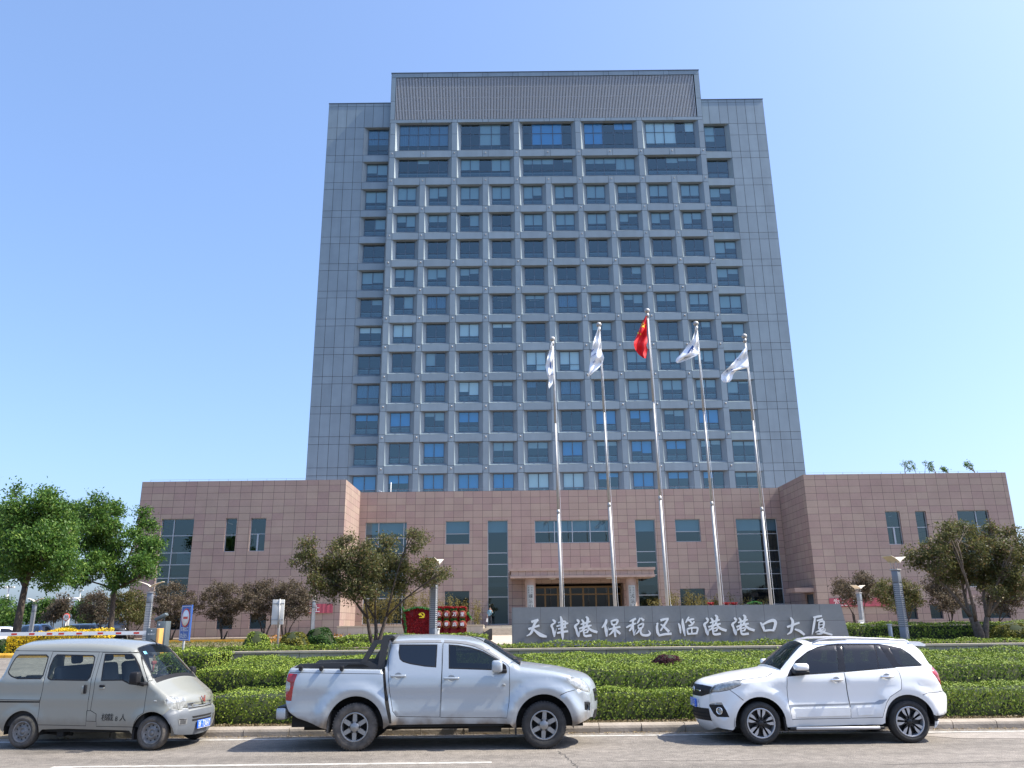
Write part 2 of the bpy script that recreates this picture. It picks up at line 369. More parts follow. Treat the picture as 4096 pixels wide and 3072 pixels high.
def text_mesh(s, mi=0):
    """flat glyph shapes of a short text, size 1: (verts2d, faces)"""
    cu = bpy.data.curves.new('glyphs', 'FONT'); cu.body = s; cu.resolution_u = 2; cu.align_x = 'CENTER'; cu.align_y = 'CENTER'
    o = bpy.data.objects.new('glyphs', cu); COL.objects.link(o)
    dg = bpy.context.evaluated_depsgraph_get(); dg.update()
    me = bpy.data.meshes.new_from_object(o.evaluated_get(dg))
    v = [(p.co.x, p.co.y) for p in me.vertices]; f = [tuple(p.vertices) for p in me.polygons]
    bpy.data.objects.remove(o); bpy.data.curves.remove(cu); bpy.data.meshes.remove(me)
    if v:
        xs = [p[0] for p in v]; ys = [p[1] for p in v]; cx, cy = (min(xs) + max(xs)) / 2, (min(ys) + max(ys)) / 2
        v = [(a - cx, b - cy) for a, b in v]
    return v, f
def put_text(mb, s, fn, w=None, h=None, mi=0):
    """fn(u, v) -> 3D point; scaled to width w and/or height h"""
    v, f = text_mesh(s)
    if not v: return
    W_ = max(p[0] for p in v) - min(p[0] for p in v); H_ = max(p[1] for p in v) - min(p[1] for p in v)
    sx = w / W_ if w else h / H_; sy = h / H_ if h else w / W_
    mb.add([fn(p[0] * sx, p[1] * sy) for p in v], f, mi)
def stroke_poly(pts):
    """brush stroke through (x, y, width) -> outline polygon"""
    n = len(pts); out = []
    P = []
    for i in range(n - 1):
        p0 = pts[max(i - 1, 0)]; p1 = pts[i]; p2 = pts[i + 1]; p3 = pts[min(i + 2, n - 1)]
        for k in range(5):
            t = k / 5
            P.append(tuple(0.5 * ((2 * p1[j]) + (-p0[j] + p2[j]) * t + (2 * p0[j] - 5 * p1[j] + 4 * p2[j] - p3[j]) * t * t + (-p0[j] + 3 * p1[j] - 3 * p2[j] + p3[j]) * t ** 3) for j in range(3)))
    P.append(pts[-1]); L = []; R = []; P = [(a, b, w * 1.42) for a, b, w in P]
    for i, p in enumerate(P):
        a = P[max(i - 1, 0)]; b = P[min(i + 1, len(P) - 1)]
        dx, dy = b[0] - a[0], b[1] - a[1]; l = math.hypot(dx, dy) or 1
        nx, ny = -dy / l * p[2] / 2, dx / l * p[2] / 2
        L.append((p[0] + nx, p[1] + ny)); R.append((p[0] - nx, p[1] - ny))
    return L, R
def add_stroke(mb, pts, d0, d1, fn, mi=0):
    L, R = stroke_poly(pts); n = len(L)
    v = [fn(*p, d0) for p in L + R] + [fn(*p, d1) for p in L + R]; f = []
    for i in range(n - 1):
        f += [(i, i + 1, n + i + 1, n + i), (2 * n + i, 3 * n + i, 3 * n + i + 1, 2 * n + i + 1), (i, 2 * n + i, 2 * n + i + 1, i + 1), (n + i, n + i + 1, 3 * n + i + 1, 3 * n + i)]
    f += [(0, n, 3 * n, 2 * n), (n - 1, 3 * n - 1, 4 * n - 1, 2 * n - 1)]
    mb.add(v, f, mi)

# ================================================================ GROUND
def lerp_tab(t, x):
    if x <= t[0][0]: return t[0][1]
    for (a, va), (b, vb) in zip(t, t[1:]):
        if x <= b: return va + (vb - va) * (x - a) / (b - a)
    return t[-1][1]
PROF = [(16.6, -0.05), (16.75, 0.13), (18.2, 0.2), (23.9, 0.95), (24.3, 1.22), (30, 1.22), (38, 1.05), (400, 1.05)]
PROF_L = [(16.55, 0.0), (30, 0.93), (33, 0.98), (45, 1.0), (55, 0.9), (70, 0.5), (900, 0.5)]
def sstep(a, b, x):
    t = min(1, max(0, (x - a) / (b - a))); return t * t * (3 - 2 * t)
def gz(x, y):
    if y < 16.6: return -0.05
    s = sstep(-9.6, -7.6, x) if y < 31 else (sstep(-34, -28, x) if y > 45 else sstep(-9.6 - 24 * (y - 31) / 14, -7.6 - 20 * (y - 31) / 14, x))
    return lerp_tab(PROF_L, y) * (1 - s) + lerp_tab(PROF, y) * s
def sheet(name, xs, ys, fn, m, dz=0.0, kind='structure'):
    nx, ny = len(xs), len(ys)
    mb = MB(); mb.add([(x, y, fn(x, y) + dz) for y in ys for x in xs], [(j * nx + i, j * nx + i + 1, (j + 1) * nx + i + 1, (j + 1) * nx + i) for j in range(ny - 1) for i in range(nx - 1)], 0, True)
    return mb.build(name, m, kind=kind)
def rng(a, b, st):
    n = max(1, round((b - a) / st)); return [a + (b - a) * i / n for i in range(n + 1)]
gx = [-900, -300, -120, -70] + rng(-50, 50, 2.0) + [70, 120, 300, 900]
gy = [-60, 0, 16.59, 16.6, 16.68, 16.75, 17.5, 18.2] + rng(20, 23.9, 1.3) + [24.3, 26, 28, 30, 31, 32, 33, 35, 38, 41, 45, 50, 55, 62, 70, 80, 120, 300, 900]
sheet('ground', gx, gy, gz, M['soil'])
sheet('road', [-200, -60, 0, 60, 200], [-60, -20, 0, 8, 16.56], lambda x, y: 0.0, M['asphalt'])
sheet('driveway', [-70, -40, -25, -15, -11.5, -9.7], [16.56, 20, 24, 28, 30, 31.3], lambda x, y: gz(x, y), M['asphalt'], 0.012)
sheet('car_park', [-110, -80, -60, -45, -34], [66, 80, 110, 150], lambda x, y: gz(x, y), M['asphalt'], 0.02)
sheet('road_edge_line', rng(-30, 40, 7), [16.02, 16.15], lambda x, y: 0.004, M['paint_line'])
sheet('lane_dash', [-7.0, -5, -2, -0.37], [13.2, 13.33], lambda x, y: 0.004, M['paint_line'])
mb = MB(); ce = atz(c3(2060, 752), 0)
mb.add([(ce.x + 1.25 * math.cos(a) * (1 + .1 * math.sin(3 * a)), ce.y + 0.42 * math.sin(a) * (1 + .1 * math.cos(5 * a)), 0.005) for a in [2 * math.pi * k / 28 for k in range(28)]], [tuple(range(28))])
mb.build('road_patch', mat('pale_road_patch', (0.27, 0.24, 0.21), 0.9, var=0.15, scale=5, bump=0.6, bscale=45), kind='structure')
# road cracks
crk = mat('crack_tar', (0.07, 0.065, 0.06), 0.9); mb = MB(); rr = random.Random(3)
for (x0, y0, x1, y1) in ((0.7, 14.3, 0.9, 12.6), (0.85, 13.3, 4.0, 13.2), (-9, 12.9, -5.5, 12.75), (5.2, 12.7, 9.5, 13.0)):
    n = 24; P = [(x0 + (x1 - x0) * i / n + rr.uniform(-.04, .04), y0 + (y1 - y0) * i / n + rr.uniform(-.03, .03)) for i in range(n + 1)]
    for a, b in zip(P, P[1:]):
        dx, dy = b[0] - a[0], b[1] - a[1]; l = math.hypot(dx, dy); nx_, ny_ = -dy / l * .008, dx / l * .008
        mb.quad((a[0] + nx_, a[1] + ny_, .003), (b[0] + nx_, b[1] + ny_, .003), (b[0] - nx_, b[1] - ny_, .003), (a[0] - nx_, a[1] - ny_, .003))
mb.build('road_cracks', crk, kind='structure')
# kerb: rounded stones butted along the road
mb = MB(); x = -9.4; rr = random.Random(5)
def kerb_run(mb, x, x1, mi=0, y0=16.5, zz=lambda x: 0.0):
    while x < x1:
        L_ = 0.84 + rr.uniform(-.03, .03); o = rr.uniform(-.012, .012); z = zz(x)
        prof = [(y0 + o, z - .06), (y0 + o + .005, z + .085), (y0 + o + .02, z + .125), (y0 + o + .06, z + .15 + o * .5), (y0 + .24, z + .155), (y0 + .24, z - .06)]
        k = len(prof)
        v = [(x + .006, *p) for p in prof] + [(x + L_ - .006, *p) for p in prof]
        mb.add(v, [(i, (i + 1) % k, (i + 1) % k + k, i + k) for i in range(k)] + [tuple(range(k - 1, -1, -1)), tuple(range(k, 2 * k))], mi)
        x += L_
kerb_run(mb, -9.4, 46); mb.build('kerb', M['kerb'], kind='structure')
mb = MB()
yk = 31.4
kerb_run(mb, -60, -12, 0, yk, lambda x: gz(x, yk) + 0.01)
mb.build('yellow_kerb', M['yellow_kerb'], kind='structure')
mb = MB(); mb.box(-9.4 - .2, -9.4, 16.5, 17.6, 0, .16); mb.build('kerb_end', M['yellow_kerb'], kind='structure')
sheet('wing_walkway', [-31, -20, -10, -2.4], [63.5, 65.5], lambda x, y: 1.05, M['paving'], 0.09)
sheet('forecourt', [-2.4, 5, 30], [38.0, 50, 66], lambda x, y: 1.06, M['paving'], 0.03)
mb = MB(); mb.box(-30, -10.5, 52, 52.2, 1.0, 1.2); mb.build('yard_kerb', M['yellow_kerb'], kind='structure')

# ================================================================ TOWER
CX = 4.86
tw = thing('office_tower', 'tall grey panel-clad office tower with a deep grid of square windows and a louvred crown', 'office building', (CX, 90, 1.0))
TO = (CX, 90, 1.0)
def T(): return MB(TO)
bottoms = [59.83, 55.92, 51.93] + [48.28 - 3.64 * k for k in range(10)]
tops = [63.95, 58.87, 54.93] + [51.01 - 3.64 * k for k in range(10)]
studs = [CX + 3.962 * (k - 5) for k in range(11)]
YF, YG = 90.0, 90.47
wall = T(); back = T()
def panel(x0, x1, z0, z1, Y, g=0.02):
    if x1 - x0 < .06 or z1 - z0 < .06: return
    wall.quad((x0 + g, Y, z0 + g), (x1 - g, Y, z0 + g), (x1 - g, Y, z1 - g), (x0 + g, Y, z1 - g))
    # returns of the panel edge, so the joint is a real groove
    wall.quad((x0 + g, Y, z0 + g), (x0 + g, Y + .04, z0 + g), (x1 - g, Y + .04, z0 + g), (x1 - g, Y, z0 + g))
    wall.quad((x0 + g, Y, z1 - g), (x1 - g, Y, z1 - g), (x1 - g, Y + .04, z1 - g), (x0 + g, Y + .04, z1 - g))
    back.quad((x0, Y + .035, z0), (x1, Y + .035, z0), (x1, Y + .035, z1), (x0, Y + .035, z1))
def reveal(x0, x1, z0, z1, Y, YG, sx=0.47, sill=0.33, head=0.04):
    a = [(x0, Y, z0), (x1, Y, z0), (x1, Y, z1), (x0, Y, z1)]
    b = [(x0 + sx, YG, z0 + sill), (x1 - sx, YG, z0 + sill), (x1 - sx, YG, z1 - head), (x0 + sx, YG, z1 - head)]
    for i in range(4): wall.quad(a[i], a[(i + 1) % 4], b[(i + 1) % 4], b[i])
    return x0 + sx, x1 - sx, z0 + sill, z1 - head
PW = 0.35
wins = []
for r in range(13):
    z0, z1 = bottoms[r], tops[r]; zb = tops[r + 1] if r < 12 else 11.5
    step = 2 if r < 2 else 1
    for k in range(0, 11):
        panel(studs[k] - PW, studs[k] + PW, zb, z0, YF)                       # node block in the band
        if k % step == 0:
            zm = 62.24 if r == 0 else None
            for a, b in (((z0, zm), (zm, z1)) if zm else ((z0, z1),)): panel(studs[k] - PW, studs[k] + PW, a, b, YF)
        if k < 10: panel(studs[k] + PW, studs[k + 1] - PW, zb, z0, YF)
    for k in range(0, 10, step):
        w = reveal(studs[k] + PW, studs[k + step] - PW, z0, z1, YF, YG)
        wins.append((r, k, 'wide' if r < 2 else 'std', w))
LX0, LX1 = CX - 20.24, CX + 20.13
xs_top = [LX0 + .001] + [s for k in range(1, 10) for s in (studs[k] - PW, studs[k] + PW)] + [LX1]
for a, b in zip(xs_top, xs_top[1:]): panel(a, b, 63.95, 64.42, YF); panel(a, b, 70.83, 71.48, YF)
for a, b in ((LX0, LX0 + .62), (LX1 - .68, LX1)): panel(a, b, 64.42, 67.2, YF); panel(a, b, 67.2, 70.83, YF)
panel(LX0, studs[0] - PW + .001, 11.5, 63.95, YF); panel(studs[10] + PW, LX1, 11.5, 63.95, YF)
# the two plain side strips, set back
YS, YSG = 91.0, 91.47
cols = [-23.62, -22.41, -21.23, -20.03, -18.86]
for side in (0, 1):
    mx_ = (lambda x: x) if side == 0 else (lambda x: 2 * CX - x)
    def pan(a, b, z0, z1):
        a, b = sorted((mx_(a), mx_(b))); panel(a, b, z0, z1, YS)
    for r in range(13):
        z0, z1 = bottoms[r] + .06, tops[r] + .06; zb = tops[r + 1] + .06 if r < 12 else 11.5
        cuts = [zb, z0] + ([62.3] if r == 0 else []) + [z1]
        for a, b in zip(cols, cols[1:]):
            for u, v in zip(cuts, cuts[1:]): pan(a, b, u, v)
        pan(-18.86, -15.2, zb, z0)
        x0, x1 = sorted((mx_(-18.86), mx_(-15.2)))
        w = reveal(x0, x1, z0, z1, YS, YSG, 0.5)
        wins.append((r, 10 + side, 'corner', w))
    tc = [-23.62, -22.41, -21.23, -20.05, -18.9, -17.76, -16.44, -15.2]
    for a, b in zip(tc, tc[1:]): pan(a, b, 64.01, 67.2); pan(a, b, 67.2, 67.65)
wall.build('facade', M['panel'], tw); back.build('panel_joints', M['panel_dark'], tw)
XL, XR = -23.62, 2 * CX + 23.62
b = T()
for X in (XL, XR): b.quad((X, YS, 1), (X, 116, 1), (X, 116, 67.65), (X, YS, 67.65))
b.quad((XL, 116, 1), (XR, 116, 1), (XR, 116, 67.65), (XL, 116, 67.65)); b.quad((XL, YS, 67.6), (XR, YS, 67.6), (XR, 116, 67.6), (XL, 116, 67.6))
for X in (LX0, LX1): b.quad((X, YF, 1), (X, 112, 1), (X, 112, 71.48), (X, YF, 71.48))
b.quad((LX0, 112, 67), (LX1, 112, 67), (LX1, 112, 71.48), (LX0, 112, 71.48)); b.quad((LX0, YF, 71.4), (LX1, YF, 71.4), (LX1, 112, 71.4), (LX0, 112, 71.4))
b.build('side_wall', M['panel'], tw)
b = T(); b.box(XL - .05, LX0 - .02, YS - .06, YS + .3, 67.65, 67.73); b.box(LX1 + .02, XR + .05, YS - .06, YS + .3, 67.65, 67.73); b.box(LX0 - .05, LX1 + .05, YF - .06, YF + .3, 71.48, 71.57)
b.build('roof_coping', M['frame'], tw)
lv = T(); x = LX0 + .68
while x < LX1 - .74:
    lv.box(x, x + .085, YF + .06, YF + .20, 64.46, 70.8); x += .196
for z in (66.0, 67.9, 69.5): lv.box(LX0 + .64, LX1 - .7, YF + .36, YF + .40, z, z + .05)
lv.build('louvre_screen', M['louvre'], tw)
lv = T(); lv.quad((LX0 + .62, YF + .5, 64.42), (LX1 - .68, YF + .5, 64.42), (LX1 - .68, YF + .5, 70.83), (LX0 + .62, YF + .5, 70.83)); lv.build('louvre_backing', M['panel_dark'], tw)
# lamps on the nodes: the hundred largest as parts, the rest in one piece
lm = MB(); lm.lathe([(0.001, -.14), (.07, -.12), (.105, -.05), (.10, .01), (.001, .012)], 10, lambda x, y, d: (x, d, y)); lamp_proto = lm.build('facade_lamp', M['lamp_cap'], tw); nl = 0; rest = T()
for r in range(12, -1, -1):
    for k in range(11):
        p = (studs[k], YF - .02, (bottoms[r] + (tops[r + 1] if r < 12 else 14.6)) / 2 + .1)
        if nl < 99:
            if nl == 0: lamp_proto.location = Vector(p) - Vector(TO)
            else: instance(lamp_proto, 'facade_lamp', tw, Vector(p) - Vector(TO))
            nl += 1
        else: rest.ball(p, .09, n=8)
rest.build('facade_lamps', M['lamp_cap'], tw, kind='stuff')
# windows
CODE = {2: 'g77 g65 g77 g77 g75 g76 g77 g44 g66 g66', 3: 'g47 g44 g07 000 g77 g77 g66 g52 g64 g74', 4: '000 000 000 000 000 000 000 000 000 000',
        5: 'g57 g65 g43 g11 000 000 000 g04 000 000', 6: 'g07 d77 g22 000 g22 d77 g47 g35 g44 g66', 7: 'w77 000 w77 w22 000 000 g44 000 000 g03',
        8: '000 g70 000 000 w79 w79 000 g66 g76 g56', 9: 'd77 d77 w57 g22 d30 d77 000 g79 g55 g44', 10: 'b77 g24 b55 000 000 000 b77 b46 g23 b77',
        11: '000 b77 000 g44 g33 b77 g22 b56 b44 g32', 12: 'b44 b77 b77 b77 w77 w77 b32 b77 b33 b30'}
CORN = {0: ('d55', 'g50'), 1: ('g56', '000'), 2: ('g66', 'g53'), 3: ('g06', 'g33'), 4: ('000', 'g74'), 5: ('g76', 'g53'), 6: ('g03', 'g77'), 7: ('w33', 'g27'), 8: ('000', 'g55'), 9: ('d77', 'g61'), 10: ('b33', '000'), 11: ('000', 'g22'), 12: ('b77', 'g22')}
WIDE = {0: ['d7d7d7g7g7', '0000g7g7', '00b7b7b7', 'b7b700g2g2', 'w7w7w700g3'], 1: ['0000g20000', 'g6g600g7g7', 'g3g3g300g2', 'g3g3g3d7d7', '0000g3g2g2']}
BM = {'g': 'blind', 'w': 'blind_pale', 'b': 'blind_blue', 'd': 'blind_dim'}
proto = {}
def window_meshes(kind, x0, x1, z0, z1):
    key = (kind, round(x1 - x0, 2), round(z1 - z0, 2))
    if key in proto: return proto[key]
    w, h = x1 - x0, z1 - z0
    if kind == 'wide': mul = [1.2 / 6.3, 2.4 / 6.3, 3.9 / 6.3, 5.1 / 6.3]
    else: mul = [0.5]
    tall = h > 3.2
    tr = [0.60 / 3.6, 2.22 / 3.6] if tall else [0.72 / 2.34]
    fr = MB(); t = .055
    fr.box(-w / 2, w / 2, -.03, .05, 0, t); fr.box(-w / 2, w / 2, -.03, .05, h - t, h); fr.box(-w / 2, -w / 2 + t, -.03, .05, t, h - t); fr.box(w / 2 - t, w / 2, -.03, .05, t, h - t)
    for m in mul: fr.box(-w / 2 + m * w - .03, -w / 2 + m * w + .03, -.025, .05, t, h - t)
    for q in tr: fr.box(-w / 2 + t, w / 2 - t, -.02, .045, q * h - .022, q * h + .022)
    pn = MB(); pn.quad((-w / 2 + .04, .02, .04), (w / 2 - .04, .02, .04), (w / 2 - .04, .02, h - .04), (-w / 2 + .04, .02, h - .04))
    rl = MB(); rh = .62; n = max(6, int(w / .13)); rl.box(-w / 2 + .05, w / 2 - .05, .20, .23, rh - .04, rh)
    for i in range(n): xx = -w / 2 + .08 + (w - .16) * i / (n - 1); rl.box(xx - .014, xx + .014, .205, .225, .02, rh - .04)
    def mesh(mb, nm, m):
        o = mb.build(nm, m); me = o.data; bpy.data.objects.remove(o); return me
    proto[key] = (mesh(fr, 'frame', M['frame']), mesh(pn, 'pane', M['pane']), mesh(rl, 'railing', M['rail']), mul, tr, w, h)
    return proto[key]
nwin = 0; upper = []
rr = random.Random(11)
for (r, k, kind, (x0, x1, z0, z1)) in wins:
    Y = YSG if kind == 'corner' else YG
    fm, pm, rm, mul, tr, w, h = window_meshes(kind, x0, x1, z0, z1)
    nm = {'std': 'window', 'wide': 'wide_window', 'corner': 'corner_window'}[kind]
    f = bpy.data.objects.new(nm, fm); COL.objects.link(f); f.parent = tw; f.location = ((x0 + x1) / 2 - CX, Y - 90, z0 - 1.0)
    instance(pm, 'pane', f, (0, 0, 0))
    if r != 0: instance(rm, 'railing', f, (0, 0, 0))
    if kind == 'std': c = CODE[r].split()[k]; ent = [(c[0], int(c[1]) if c[0] != '0' else 0), (c[0], int(c[2]) if c[0] != '0' else 0)]
    elif kind == 'corner': c = CORN[r][k - 10]; ent = [(c[0], int(c[1])), (c[0], int(c[2]))]
    else:
        s = WIDE[r][k // 2]; ent = []
        for i in range(5):
            q = s[2 * i:2 * i + 2] or '00'; ent.append((q[0], int(q[1])))
    edges = [0] + mul + [1]; mbb = MB(); cc = None
    lo_tr = tr[0] * h; hi_tr = h
    for (col_, fr_), a, b_ in zip(ent, edges, edges[1:]):
        if col_ == '0' or fr_ == 0: continue
        cc = cc or col_
        zt = hi_tr - .05; zb_ = zt - (zt - lo_tr) * min(1, fr_ / 7) if fr_ < 9 else .06
        xa, xb = -w / 2 + a * w + .05, -w / 2 + b_ * w - .05; n = 8
        yb = .11
        if col_ == 'd':
            vs = []; n = 16
            for i in range(n + 1):
                yy = yb + .03 * math.sin(i * 1.9 + k)
                vs += [(xa + (xb - xa) * i / n, yy, zb_), (xa + (xb - xa) * i / n, yy, zt)]
            mbb.add(vs, [(2 * i, 2 * i + 2, 2 * i + 3, 2 * i + 1) for i in range(n)], 0)
        else:
            mbb.box(xa, xb, yb, yb + .01, zb_ + .03, zt); mbb.box(xa, xb, yb - .01, yb + .02, zb_, zb_ + .03)
    if cc: mbb.build('blind', M[BM[cc]], f)
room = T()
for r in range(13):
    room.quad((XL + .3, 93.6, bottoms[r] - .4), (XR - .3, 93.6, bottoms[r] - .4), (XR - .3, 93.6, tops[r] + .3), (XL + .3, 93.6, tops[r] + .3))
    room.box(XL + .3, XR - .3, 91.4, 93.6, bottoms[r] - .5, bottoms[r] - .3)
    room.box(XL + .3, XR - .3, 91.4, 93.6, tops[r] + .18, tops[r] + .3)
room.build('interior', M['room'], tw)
lt = T()
for (r, k, n) in ((3, 9, 1), (3, 2, 0), (6, 2, 2), (6, 3, 2), (6, 4, 2), (6, 6, 1), (6, 7, 1), (7, 10, 0), (10, 8, 1), (11, 6, 1), (11, 8, 1), (12, 0, 1), (12, 6, 1), (12, 8, 1), (10, 1, 1), (8, 3, 0)):
    if k < 10:
        xx = studs[k] + 1.98; zz = tops[r] + .12
        for q in range(n or 1): lt.box(xx - .6, xx + .6, 91.5 + q * 1.0, 91.62 + q * 1.0, zz - .05, zz)
lt.build('ceiling_panels', M['white'], tw)

# ================================================================ PODIUM
PO = (5.1, 74, 1.0)
pod = thing('podium_building', 'low pink granite block with two projecting wings and an entrance canopy below the grey tower', 'office building', PO)
def P_(): return MB(PO)
def wall_holes(mb, x0, x1, z0, z1, Y, holes, depth, mi=0):
    xs = sorted({x0, x1, *[h[0] for h in holes], *[h[1] for h in holes]}); zs = sorted({z0, z1, *[h[2] for h in holes], *[h[3] for h in holes]})
    for a, b in zip(xs, xs[1:]):
        for c, d in zip(zs, zs[1:]):
            if any(h[0] <= a and b <= h[1] and h[2] <= c and d <= h[3] for h in holes): continue
            mb.quad((a, Y, c), (b, Y, c), (b, Y, d), (a, Y, d), mi)
    for h in holes:
        p = [(h[0], h[2]), (h[1], h[2]), (h[1], h[3]), (h[0], h[3])]
        for i in range(4):
            a, b = p[i], p[(i + 1) % 4]; mb.quad((a[0], Y, a[1]), (b[0], Y, b[1]), (b[0], Y + depth, b[1]), (a[0], Y + depth, a[1]), mi)
# (x0, x1, z0, z1, mullions, transoms)
WL = [(-29.32, -26.6, 4.4, 10.61, [-28.3], [9.23, 7.83, 6.87, 5.8]), (-23.96, -23.03, 7.87, 10.61, [], [9.24]), (-21.88, -20.6, 7.89, 10.6, ['l'], [9.3]),
      (-24.0, -22.7, 1.75, 2.74, [], []), (-21.35, -20.0, 1.75, 2.9, [], []), (-28.4, -26.9, 1.75, 2.9, [], [])]
WR = [(30.97, 32.17, 7.87, 10.6, ['l'], [9.28]), (33.46, 34.36, 7.87, 10.58, [], [9.26]), (36.96, 39.58, 4.4, 10.6, [38.56], [9.28, 7.83, 6.6, 5.6]),
      (31.38, 32.45, 1.94, 3.1, [], []), (33.5, 34.5, 1.96, 3.1, [], []), (36.0, 37.2, 1.95, 3.1, [], []), (38.0, 39.9, 1.95, 3.05, [], [])]
WM = [(-13.48, -9.72, 2.0, 10.91, [-12.3, -10.0], [9.5, 8.13, 6.9, 5.6, 4.2]), (-6.19, -4.0, 8.88, 10.97, [], [9.82]), (-2.37, -0.53, 1.87, 10.98, [], [8.07, 7.07, 5.99, 4.22]),
      (1.92, 8.68, 8.9, 10.94, [3.72, 5.34, 6.96], [9.9]), (11.05, 12.88, 1.87, 10.93, [], [8.05, 7.11, 6.0, 4.25]), (14.71, 16.98, 8.88, 10.91, [], [9.8]),
      (20.25, 23.98, 1.87, 10.9, [22.8], [9.53, 8.02, 7.04, 5.98, 4.68, 3.36]), (-6.19, -4.0, 2.2, 4.77, [], []), (14.75, 16.97, 2.2, 4.76, [], [])]
REC = 0.24
pods = P_()
DOOR = (1.6, 9.75, 1.79, 5.35)
wall_holes(pods, -31.31, -14.09, 0.9, 13.75, 67.5, [w[:4] for w in WL], REC, 0)
wall_holes(pods, 24.49, 41.6, 0.9, 13.75, 67.5, [w[:4] for w in WR], REC, 0)
wall_holes(pods, -14.09, 24.49, 0.9, 13.69, 74.0, [w[:4] for w in WM] + [DOOR], REC, 1)
# returns of the wings, outer sides, parapets and roof
pods.quad((-14.09, 67.5, .9), (-14.09, 74, .9), (-14.09, 74, 13.75), (-14.09, 67.5, 13.75), 0)
sd = [(0.9, 1.87), (4.0, 13.75)]                                           # the return has a side door
for a, b in ((.9, 1.06), (4.0, 13.75)): pods.quad((24.49, 67.5, a), (24.49, 74, a), (24.49, 74, b), (24.49, 67.5, b), 0)
for a, b in ((67.5, 68.3), (69.8, 74)): pods.quad((24.49, a, 1.06), (24.49, b, 1.06), (24.49, b, 4.0), (24.49, a, 4.0), 0)
for X in (-31.31, 41.6): pods.quad((X, 67.5, .9), (X, 96, .9), (X, 96, 13.75), (X, 67.5, 13.75), 0)
pods.quad((-31.31, 96, .9), (41.6, 96, .9), (41.6, 96, 13.75), (-31.31, 96, 13.75), 0)
for a, b, y in ((-31.31, -14.09, 67.5), (24.49, 41.6, 67.5), (-14.09, 24.49, 74)):
    z = 13.75 if y < 70 else 13.69
    pods.quad((a, y, z), (b, y, z), (b, y + .4, z), (a, y + .4, z), 0); pods.quad((a, y + .4, 12.8), (b, y + .4, 12.8), (b, y + .4, z), (a, y + .4, z), 0)
for X in (-14.09, 24.49):
    s = -1 if X < 0 else 1
    pods.quad((X, 67.5, 13.75), (X, 74.4, 13.75), (X + s * .4, 74.4, 13.75), (X + s * .4, 67.5, 13.75), 0)
pods.quad((-31.3, 67.6, 12.85), (-14.1, 67.6, 12.85), (-14.1, 95.9, 12.85), (-31.3, 95.9, 12.85), 0); pods.quad((24.5, 67.6, 12.85), (41.5, 67.6, 12.85), (41.5, 95.9, 12.85), (24.5, 95.9, 12.85), 0)
pods.quad((-14.1, 74.2, 12.86), (24.5, 74.2, 12.86), (24.5, 90, 12.86), (-14.1, 90, 12.86), 0)
pods.build('wall', [M['stone_wing'], M['stone_mid']], pod)
sdr = P_(); sdr.box(24.62, 24.7, 68.32, 69.78, 1.06, 3.98); sdr.box(24.55, 24.62, 68.3, 68.38, 1.06, 4.0); sdr.box(24.55, 24.62, 69.72, 69.8, 1.06, 4.0); sdr.build('side_door', M['frame'], pod)
sdr = P_(); sdr.box(22.9, 24.47, 67.9, 70.2, 4.15, 4.5); sdr.build('side_canopy', M['stone_plain'], pod)
for (lst, Y) in ((WL, 67.5), (WR, 67.5), (WM, 74.0)):
    for (x0, x1, z0, z1, mul, tr) in lst:
        low = z1 < 5
        f = P_(); t = .05; y0, y1 = Y + REC - .08, Y + REC + .03; q = [(x0, x0 + t), (x1 - t, x1)]
        f.box(x0, x1, y0, y1, z1 - t, z1); f.box(x0, x1, y0, y1, z0, z0 + t)
        for a, b in q: f.box(a, b, y0, y1, z0 + t, z1 - t)
        for m in mul:
            if m == 'l':
                xm = (x0 + x1) / 2; f.box(xm - .07, xm + .07, y0 - .01, y1, z0 + t, tr[0] - .02)
            else: f.box(m - .035, m + .035, y0, y1, z0 + t, z1 - t)
        for z in tr: f.box(x0 + t, x1 - t, y0 + .012, y1 - .005, z - .03, z + .03)
        fo = f.build('window', M['frame_light'] if not low else M['frame'], pod)
        g = P_(); g.quad((x0 + .02, Y + REC, z0 + .02), (x1 - .02, Y + REC, z0 + .02), (x1 - .02, Y + REC, z1 - .02), (x0 + .02, Y + REC, z1 - .02)); g.o = Vector((0, 0, 0)); g.o = Vector(PO)
        go = g.build('pane', M['pane_teal'], fo)
        if not low:
            bl = P_(); rr2 = random.Random(int(x0 * 100)); zt = z1 - .06; hh = (z1 - z0)
            if Y > 70:
                bl.box(x0 + .06, x1 - .06, Y + REC + .12, Y + REC + .14, zt - min(1.0, hh * .5), zt); bl.build('blind', M['blind'], fo)
            if hh > 5:
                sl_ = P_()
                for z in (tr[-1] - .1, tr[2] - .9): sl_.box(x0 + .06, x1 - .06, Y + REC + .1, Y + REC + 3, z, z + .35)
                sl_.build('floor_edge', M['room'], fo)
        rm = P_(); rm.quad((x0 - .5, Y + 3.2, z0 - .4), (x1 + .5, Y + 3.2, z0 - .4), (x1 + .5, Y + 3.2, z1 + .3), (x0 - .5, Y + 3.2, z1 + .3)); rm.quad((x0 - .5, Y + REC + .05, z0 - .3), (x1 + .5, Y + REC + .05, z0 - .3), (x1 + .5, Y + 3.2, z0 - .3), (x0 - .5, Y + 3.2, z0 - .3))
        rm.quad((x0 - .5, Y + REC + .05, z1 + .2), (x1 + .5, Y + REC + .05, z1 + .2), (x1 + .5, Y + 3.2, z1 + .2), (x0 - .5, Y + 3.2, z1 + .2)); rm.build('room', M['room'], fo)
